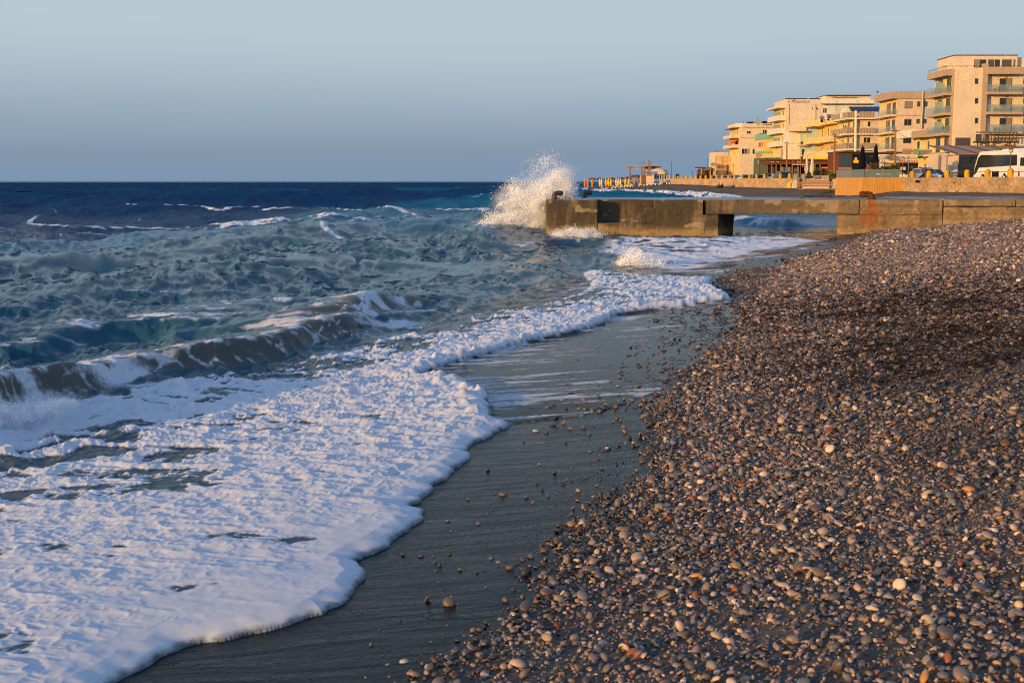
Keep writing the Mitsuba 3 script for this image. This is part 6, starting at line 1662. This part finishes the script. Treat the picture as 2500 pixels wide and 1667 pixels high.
SIT = dict(head=(0, .02, 1.18), chin=(0, -.04, 1.10), neck=(0, .06, 1.02), chest=(0, .08, .83), sl=(-.18, .07, .94), sr=(.18, .07, .94), belly=(0, .1, .65), pelvis=(0, .1, .52), hl=(-.1, .06, .5), hr=(.1, .06, .5), kl=(-.12, -.36, .49), kr=(.13, -.36, .49), al=(-.12, -.38, .07), ar=(.14, -.4, .07), tl=(-.13, -.53, .035), tr=(.16, -.55, .035),
           el=(-.24, .02, .68), er=(.24, .02, .68), wl=(-.18, -.2, .62), wr=(.18, -.2, .62), fl=(-.14, -.27, .58), fr=(.14, -.27, .58))
GROUND = dict(head=(0, .08, .80), chin=(0, .0, .73), neck=(0, .1, .66), chest=(0, .12, .48), sl=(-.18, .1, .58), sr=(.18, .1, .58), belly=(0, .14, .30), pelvis=(0, .12, .14), hl=(-.1, .08, .12), hr=(.1, .08, .12), kl=(-.13, -.28, .42), kr=(.14, -.26, .44), al=(-.13, -.5, .06), ar=(.15, -.48, .06), tl=(-.13, -.64, .035), tr=(.16, -.62, .035),
              el=(-.24, -.06, .42), er=(.24, -.06, .42), wl=(-.14, -.28, .46), wr=(.14, -.28, .46), fl=(-.08, -.33, .47), fr=(.08, -.33, .47))


def person(x, y, z, face, pose, top, legs, label, hair='m_cloth_black', scale=1.0, group=None):
    """face: the direction looked at, in degrees; 0 looks at the camera (-y), 90 to +x"""
    t = Thing('person', label, 'person', group)
    c, s = math.cos(math.radians(face)) * scale, math.sin(math.radians(face)) * scale
    J = {k: np.array([x + c * a - s * b, y + s * a + c * b, z + h * scale]) for k, (a, b, h) in pose.items()}
    R = {k: r * scale for k, r in R_BODY.items()}
    t.part('body', bones(J, R, LINKS), 'm_skin', smooth=True)
    Rt = {k: r * scale + 0.014 for k, r in R_BODY.items()}
    t.part('jacket', bones(J, Rt, [('chest', 'sl'), ('chest', 'sr'), ('chest', 'belly'), ('belly', 'pelvis'), ('sl', 'el'), ('sr', 'er'), ('el', 'wl'), ('er', 'wr'), ('neck', 'chest')][:8]), top, smooth=True)
    t.part('trousers', bones(J, Rt, [('pelvis', 'hl'), ('pelvis', 'hr'), ('hl', 'kl'), ('hr', 'kr'), ('kl', 'al'), ('kr', 'ar')]), legs, smooth=True)
    hd = J['head'] + np.array([0, 0, 0.02 * scale]); bk = hd - (J['chin'] - J['head']) * np.array([0.5, 0.5, 0])
    hm = m3.Manifold.batch_hull([ball(hd + [0, 0, 0.03 * scale], .098 * scale), ball(bk, .1 * scale)]).to_mesh()
    t.part('hair', trimesh.Trimesh(hm.vert_properties[:, :3], hm.tri_verts), hair, smooth=40)
    for sx in (-1, 1):                                                     # shoes
        a, b = ('al', 'tl') if sx < 0 else ('ar', 'tr')
        sm = m3.Manifold.batch_hull([ball(J[a] - [0, 0, 0.02], .05 * scale), ball(J[b], .045 * scale)]).to_mesh()
        t.part('shoe', trimesh.Trimesh(sm.vert_properties[:, :3], sm.tri_verts), 'm_rubber')
    return t


mat('cloth_red', (0.30, 0.03, 0.035), 0.85)
mat('cloth_olive', (0.09, 0.085, 0.06), 0.85)
mat('cloth_blue', (0.05, 0.07, 0.13), 0.85)
mat('cloth_beige', (0.35, 0.28, 0.20), 0.85)
person(X3F - 0.9, Y3_ + 3.6, Za(329.5, Y3_) + 0.30, -35, STAND, 'm_cloth_black', 'm_cloth_black', 'person in dark clothes standing on a balcony of the block with the white column', scale=1.02)
person(X_(2258, 420, 115.5), 115.5, G + 0.03, -80, PUSH, 'm_cloth_blue', 'm_cloth_olive', 'person in a navy top pushing a stroller behind the sea wall', 'm_cloth_grey')
zz = lambda x, y: float(z_sand(np.array([x]), np.array([y]))[0])
for (u, y, f, top, leg, lab) in ((1754.5, 216, -60, 'm_cloth_olive', 'm_cloth_blue', 'left one of two people sitting close together on the sand below the far wall'), (1762.5, 214, -60, 'm_cloth_black', 'm_cloth_black', 'right one of two people sitting close together on the sand below the far wall'),
                                  (1790, 205, -70, 'm_cloth_grey', 'm_cloth_olive', 'person sitting alone on the sand below the far wall')):
    x = min(X_(u, 445, y), 37.6)
    person(x, y, zz(x, y), f, GROUND, top, leg, lab)
person(X_(1868.5, 425, 190), 190, G + 0.03, 20, STAND, 'm_cloth_black', 'm_cloth_black', 'person in black standing on the street before the green kiosk')
person(X_(2016, 365, Y5_ + 12), Y5_ + 12, Za(384, Y5_) + 0.2, -90, SIT, 'm_cloth_black', 'm_cloth_grey', 'person in black sitting on a balcony of the yellow house')
person(X_(2119, 420, 123.5), 123.5, tz, -30, SIT, 'm_cloth_red', 'm_cloth_black', 'person in red sitting on the terrace behind the glass screen', 'm_cloth_grey')
for k, (u, y) in enumerate(((1652, 292), (1655.5, 294))):
    person(X_(u, 428, y), y, wtop(y) - 0.35, 0 if k else 60, STAND, 'm_cloth_black', 'm_cloth_black', ('left' if k == 0 else 'right') + ' one of two dark standing figures at the far end of the sea wall')
st = Thing('stroller', 'folding stroller with dark seat beside the person in the navy top', 'stroller')
sx0, sy0 = X_(2250, 420, 115.5), 115.5
st.part('seat', trimesh.convex.convex_hull(np.array([(sx0 - .25, sy0 - .2, G + .5), (sx0 + .2, sy0 - .2, G + .45), (sx0 + .3, sy0 - .2, G + .95), (sx0 - .25, sy0 + .2, G + .5), (sx0 + .2, sy0 + .2, G + .45), (sx0 + .3, sy0 + .2, G + .95)])), 'm_cloth_black')
st.part('hood', trimesh.convex.convex_hull(np.array([(sx0 + .3, sy0 - .2, G + .95), (sx0 + .05, sy0 - .2, G + 1.12), (sx0 + .28, sy0 - .2, G + 1.15), (sx0 + .3, sy0 + .2, G + .95), (sx0 + .05, sy0 + .2, G + 1.12), (sx0 + .28, sy0 + .2, G + 1.15)])), 'm_cloth_grey')
st.part('frame', join(*[tube_mesh([(sx0 - .35, sy0 + s, G + .15), (sx0 + .2, sy0 + s, G + .6), (sx0 + .5, sy0 + s, G + 1.05)], 0.018, 6) for s in (-.22, .22)], *[tube_mesh([(sx0 + .35, sy0 + s, G + .15), (sx0 - .1, sy0 + s, G + .6)], 0.018, 6) for s in (-.22, .22)], cyl((sx0 + .5, sy0 - .22, G + 1.05), (sx0 + .5, sy0 + .22, G + 1.05), .02, 6)), 'm_steel')
for a in (-.35, .35):
    for s in (-.24, .24):
        w_ = lathe([(0, -.02), (.13, -.02), (.13, .02), (0, .02)], 14); w_.apply_transform(trimesh.transformations.rotation_matrix(math.pi / 2, [1, 0, 0])); w_.apply_translation((sx0 + a, sy0 + s, G + .16)); st.part('wheel', w_, 'm_rubber')


# ---------------------------------------------------------------- balcony chairs and tables
def plastic_chair(x, y, z, face, label):
    t = Thing('balcony_chair', label, 'chair', 'white plastic chairs on the hotel balconies')
    c, s = math.cos(math.radians(face)), math.sin(math.radians(face))
    M = np.array([[c, -s, 0, x], [s, c, 0, y], [0, 0, 1, z], [0, 0, 0, 1.0]])
    def put(n, m): m = m.copy(); m.apply_transform(M); t.part(n, m, 'm_white_plastic')
    put('seat', box(-.24, .24, -.24, .22, .40, .45))
    put('backrest', join(box(-.24, -.19, .19, .24, .45, .9), box(.19, .24, .19, .24, .45, .9), box(-.19, .19, .195, .235, .78, .9), *[box(-.13 + .1 * k, -.08 + .1 * k, .2, .23, .45, .78) for k in range(3)]))
    for a in (-.21, .21):
        put('armrest', join(box(a - .03, a + .03, -.22, .22, .63, .67), box(a - .025, a + .025, -.22, -.17, .45, .63)))
        for b in (-.2, .19): put('leg', box(a - .025, a + .025, b - .025, b + .025, 0, .40))


FL = ('top', 'middle', 'lowest')
for k, (vb, us) in enumerate(((232, (2468, 2481)), (280.5, (2444.5, 2457.5)), (328, (2445, 2459.5)))):
    z_ = Za(vb, Y0 + 0.2) + 0.385
    for j, u in enumerate(us):
        plastic_chair(X_(u, vb, Y0 - 0.25), Y0 - 0.25, z_, (100, -100)[j], f'{("left", "right")[j]} white chair on the {FL[k]} glass balcony right of the tan pillar')
    tb = Thing('balcony_table', f'small white table on the {FL[k]} glass balcony right of the tan pillar', 'table', 'white tables on the hotel balconies')
    xt = X_(sum(us) / 2, vb, Y0 - 0.25)
    tb.part('tabletop', lathe([(0, .70), (.33, .70), (.33, .73), (0, .73)], 16, (xt, Y0 - 0.3, z_)), 'm_white_plastic')
    tb.part('pedestal', cyl((xt, Y0 - 0.3, z_), (xt, Y0 - 0.3, z_ + .7), .04, 8), 'm_white_plastic')
for k, vb in enumerate((233, 281.7, 331)):
    z_ = Za(vb, Y0 + 0.4) + 0.425
    for j, yy in enumerate((2.4, 6.4)):
        plastic_chair(XF - 0.85, Y0 + yy, z_, -70, f'{("nearer", "farther")[j]} white chair on the {FL[k]} sea-facing balcony of the tall cream block')
person(XF - 0.80, Y0 + 2.4, Za(331, Y0 + 0.4) + 0.40, -70, SIT, 'm_cloth_black', 'm_cloth_grey', 'person in black sitting on the lowest sea-facing balcony of the tall cream block')

# ---------------------------------------------------------------- the beach bar at the far end of the bay
yb_ = 322.0
bb = House('beach_bar', 'timber beach bar with flat pergola roof and tall poles across the bay', 'beach bar')
gz_ = 1.2
bb.flank('roof', 'm_wood', 1529, 1580, 405.2, 407.6, yb_, 0.4, 4.5)
bb.flank('roof', 'm_brown', 1576, 1613, 406, 412, yb_ + 1, 0.3, 5)
bb.flank('roof_edge', 'm_canvas', 1534, 1576, 404.6, 405.3, yb_ - 0.1, 0.3, 0.2)
for u in (1536.5, 1565.5, 1571): bb.flank('post', 'm_pole_wood', u, u + 3.2, 407.6, 452, yb_, 0.2, 0.15)
bb.part('brace', tube_mesh([(X_(1540, 415, yb_), yb_, Za(414, yb_)), (X_(1544, 408, yb_), yb_, Za(408, yb_))], 0.1, 6), 'm_brown')
bb.flank('hut_wall', CREAM, 1578, 1597, 427, 452, yb_ - 1, 0.0, 3)
for u in (1579, 1583.5, 1588): bb.flank('window', 'm_curtain', u, u + 3.3, 422, 430, yb_ - 1.02, 0.05)
bb.flank('hut_eave', 'm_wood', 1577, 1598, 419.5, 421.8, yb_ - 1.3, 0.1, 3)
bb.flank('side_wall', SAND, 1565, 1577.5, 428, 452, yb_ + 0.5, 0.0, 2)
bb.flank('back_screen', 'm_brown', 1597.5, 1632, 424, 437, yb_ + 2, 0.0, 0.2)
for k in range(9): bb.flank('screen_post', WHITE, 1598 + 4 * k, 1599.2 + 4 * k, 423, 447, yb_ + 0.5, 0.12)
for u in (1582.5, 1586, 1588.6): bb.part('tall_pole', cyl((X_(u, 430, yb_), yb_ - 0.4, 1.0), (X_(u, 390, yb_), yb_ - 0.4, Za(390 + (u - 1582) * 0.4, yb_)), 0.10, 7), 'm_pole_wood')
for u, v0 in ((1567.5, 398), (1573.5, 396)):
    x = X_(u, v0, yb_ + 2); bb.part('lamp_arm', tube_mesh([(x, yb_ + 2, Za(406, yb_)), (x, yb_ + 2, Za(v0, yb_)), (x - 0.7, yb_ + 2, Za(v0 - 1.4, yb_))], 0.045, 5), 'm_dark_metal')
for k, (u, v_) in enumerate(((1542.5, 412), (1556, 408.5), (1555.5, 412), (1568.8, 415), (1574, 415), (1579, 417.5), (1597.5, 420), (1604, 420.5), (1610, 422), (1617, 423), (1630, 418.5), (1636, 421))):
    kk = bb.part('bulb', trimesh.creation.icosphere(1, 0.09).apply_translation((X_(u, v_, yb_ - 1.5), yb_ - 1.5, Za(v_, yb_ - 1.5))), 'm_white_plastic')


def open_parasol(u, v0, y, r, hh, m, label, group, thatch=True):
    x = X_(u, v0, y); zt_ = Za(v0, y); z0 = zz(x, y) if y > 60 else 1.0
    t = Thing('beach_parasol', label, 'parasol', group)
    t.part('pole', cyl((x, y, z0 - 0.1), (x, y, zt_ - 0.1), 0.06, 7), 'm_pole_wood')
    n = 14; prof = [(0.02, 0), (r * 0.35, -hh * 0.25), (r * 0.75, -hh * 0.62), (r, -hh), (r * 0.97, -hh - 0.18), (r * 0.5, -hh * 0.55)]
    v = [(x + q * math.cos(2 * math.pi * j / n) * (1 + 0.05 * ((j * 7) % 3 - 1)), y + q * math.sin(2 * math.pi * j / n), zt_ + d - 0.05 * ((j * 5) % 3) * (k > 2)) for k, (q, d) in enumerate(prof) for j in range(n)]
    f = []
    for k in range(len(prof) - 1):
        for j in range(n):
            a, b, c, d = k * n + j, k * n + (j + 1) % n, (k + 1) * n + (j + 1) % n, (k + 1) * n + j
            f += [[a, c, b], [a, d, c]]
    t.part('roof', (np.array(v), np.array(f)), m, smooth=35)


open_parasol(1610, 409.5, 318, 2.2, 0.75, 'm_canvas', 'larger pale cloth parasol over the beach bar terrace', None)
open_parasol(1618, 417, 315, 1.4, 0.6, 'm_canvas', 'smaller pale cloth parasol before the beach bar terrace', None)
for k, (u, v0, y) in enumerate(((1445.5, 433.5, 396), (1463.5, 433.5, 390), (1481, 435, 385), (1494, 433, 378), (1507, 434.5, 372), (1518, 432.5, 366), (1532, 431.5, 360), (1546, 427, 352), (1556, 426.5, 348), (1565, 427.5, 344))):
    open_parasol(u, v0, y, 1.35, 0.55, 'm_thatch', 'brown thatched beach parasol, ' + ORD[k] + ' from the left at the far end of the bay', 'thatched parasols on the far beach')
CL = [('m_orange', 'orange'), ('m_orange', 'orange'), ('m_orange', 'orange'), ('m_canvas', 'tan'), ('m_canvas', 'tan'), ('m_yellow_cloth', 'yellow'), ('m_yellow_cloth', 'yellow'), ('m_yellow_cloth', 'yellow'), ('m_canvas', 'cream'), ('m_canvas', 'cream'), ('m_canvas', 'cream'), ('m_yellow_cloth', 'yellow'), ('m_yellow_cloth', 'yellow'), ('m_canvas_grey', 'pinkish'), ('m_canvas_grey', 'pinkish')]
for k, u in enumerate((1428, 1435, 1446, 1464.5, 1469, 1479.5, 1485.5, 1491.5, 1504.5, 1509.5, 1515, 1527, 1535.5, 1549.5, 1558)):
    y = 372 - 3.4 * k; x = X_(u, 445, y); z0 = zz(x, y)
    closed_parasol(x, y, z0, Za(435.5, y), 0.30, CL[k][0], f'closed {CL[k][1]} beach parasol, {ORD[k]} from the left before the thatched ones', 'closed parasols on the far beach', 6)
LG = ['m_orange', 'm_red', 'm_orange', 'm_yellow_cloth', 'm_canvas', 'm_yellow_cloth', 'm_canvas', 'm_canvas', 'm_yellow_cloth', 'm_paint_blue', 'm_canvas', 'm_canvas', 'm_paint_blue', 'm_yellow_cloth', 'm_paint_blue', 'm_paint_blue']
LN = {'m_orange': 'orange', 'm_red': 'red', 'm_yellow_cloth': 'yellow', 'm_canvas': 'cream', 'm_paint_blue': 'dark blue'}
for k, u in enumerate((1470, 1482, 1497, 1506, 1517, 1527, 1534, 1542, 1563, 1575, 1583, 1594, 1603, 1614, 1630, 1636.5)):
    y = 336 - 2.6 * k; x = X_(u, 452, y); z0 = zz(x, y)
    t = Thing('sun_lounger', f'{LN[LG[k]]} sun lounger, {ORD[k]} from the left in the row on the far beach', 'sun lounger', 'sun loungers on the far beach')
    t.part('frame', join(box(x - .34, x + .34, y - .9, y + .9, z0 + .28, z0 + .33), box(x - .34, x - .28, y - .9, y + .5, z0 - .05, z0 + .28), box(x + .28, x + .34, y - .9, y + .5, z0 - .05, z0 + .28)), 'm_white_plastic')
    t.part('mattress', join(box(x - .3, x + .3, y - .9, y + .2, z0 + .335, z0 + .42), slope_roof(x - .3, x + .3, y + .2, y + .9, z0 + .335, z0 + .75, .08)), LG[k])
# low canopies between the beach bar and the stone hall
lc = House('beach_cafe', 'low beach café under grey canopies left of the ochre stone hall', 'cafe')
yc = 335.0
lc.flank('roof', 'm_dark_metal', 1701, 1722, 408, 411, yc, 0.3, 4)
lc.flank('back_wall', 'm_brown', 1702, 1744, 413, 437, yc + 3, 0.0, 1)
for u in (1701, 1711, 1733, 1741): lc.flank('post', SAND, u, u + 1.6, 411, 437, yc, 0.15)
x0_, x1_ = X_(1713, 412, yc), X_(1742, 412, yc)
lc.part('canopy', slope_roof(x0_, x1_, yc - 1, yc + 3, Za(415, yc), Za(408.5, yc), 0.08), 'm_canvas_grey')
lc.flank('sign_box', 'm_frame_dark', 1734, 1742, 411, 417, yc - 1.2, 0.2)
lc.flank('upper_terrace', SAND, 1736, 1752, 400, 408, yc + 4.5, 0.2, 2)
lc.part('plant', leafy(X_(1742, 402, yc + 3), yc + 3, Za(405, yc), 0.9, 0.5, 0.9, 120, 77, 0.12), 'm_leaf_dry')
for (u, v0, v1, y, lab) in ((1640, 394.5, 440, 305, 'tall thin grey mast beside the beach bar'), (1690, 415, 440, 300, 'short thin lamp mast behind the far bollards'), (1727, 388, 415, 345, 'thin mast above the low beach café')):
    x = X_(u, v0, y); single('mast', cyl((x, y, 1.6), (x, y, Za(v0, y)), 0.09, 7, 0.06), 'm_dark_metal', lab, 'mast')
ant = single('antenna', join(cyl((X_(1751, 380, Y10_ + 6), Y10_ + 6, Za(373, Y10_)), (X_(1751, 366, Y10_ + 6), Y10_ + 6, Za(367, Y10_)), 0.05, 5), cyl((X_(1747, 370, Y10_ + 6), Y10_ + 6, Za(369.5, Y10_)), (X_(1757, 370, Y10_ + 6), Y10_ + 6, Za(371, Y10_)), 0.05, 5)), 'm_dark_metal', 'dark aerial on the roof at the left end of the buildings', 'antenna')

# ---------------------------------------------------------------- loose stones on the bare wet sand
scene['m_stone_ochre'] = prin((0.34, 0.17, 0.06), 0.5); scene['m_stone_dark'] = prin((0.035, 0.036, 0.04), 0.4); scene['m_stone_pale'] = prin((0.42, 0.37, 0.31), 0.5); scene['m_stone_tan'] = prin((0.26, 0.19, 0.12), 0.5); scene['m_stone_brown'] = prin((0.11, 0.07, 0.045), 0.5)
prng2 = np.random.default_rng(91)
for k, (u, v_, w, c, lab) in enumerate(((1394, 1282, 30, 'ochre', 'largest loose stone on the bare wet sand, ochre orange'), (1227, 1208, 20, 'brown', 'brown stone on the wet sand level with the last foam lobe tips'), (1217, 1374, 13, 'tan', 'small tan stone alone in the middle of the wet sand'), (1442, 1103, 15, 'brown', 'dark brown round stone on the upper wet sand near the pebble margin'),
                                  (1483, 1096, 13, 'pale', 'pale stone next to the dark brown one near the pebble margin'), (1308, 1053, 16, 'pale', 'pale flat stone on the wet sand just below the thin foam line'), (1449, 1213, 14, 'tan', 'tan stone on the wet sand above and right of the ochre stone'), (1270, 1291, 9, 'dark', 'small black stone left of the ochre stone'),
                                  (1223, 1515, 20, 'tan', 'tan stone with a dark neighbour at the lower end of the wet sand'), (1231, 1519, 14, 'dark', 'dark stone touching a tan one at the lower end of the wet sand'), (1259, 1564, 16, 'pale', 'whitish stone left of the yellow one at the lower pebble margin'), (1289, 1572, 28, 'ochre', 'yellow ochre stone at the lower pebble margin'),
                                  (1136, 1553, 16, 'brown', 'brown left stone of a touching pair near the bottom'), (1152, 1554, 14, 'tan', 'tan right stone of a touching pair near the bottom'), (987, 1617, 22, 'pale', 'whitish stone on the dark sand near the foam at the bottom'), (947, 1624, 14, 'tan', 'small tan stone left of the whitish one near the bottom'))):
    p = on_level(u, v_, 0.3); z0 = zz(p[0], p[1]); p = on_level(u, v_, z0)
    r = w / 2 / FOC * math.hypot(p[1], 2.1) * 1.05
    sv_, sf_ = SH[2][k % 6]
    sv_ = sv_ * r; a = prng2.uniform(0, 6.28)
    sv_ = np.stack([sv_[:, 0] * math.cos(a) - sv_[:, 1] * math.sin(a), sv_[:, 0] * math.sin(a) + sv_[:, 1] * math.cos(a), sv_[:, 2]], -1) + np.array([p[0], p[1], z0 + 0.22 * r])
    single('loose_stone', (sv_, sf_), 'm_stone_' + c, lab, 'stone', 'loose stones on the wet sand', smooth=True)
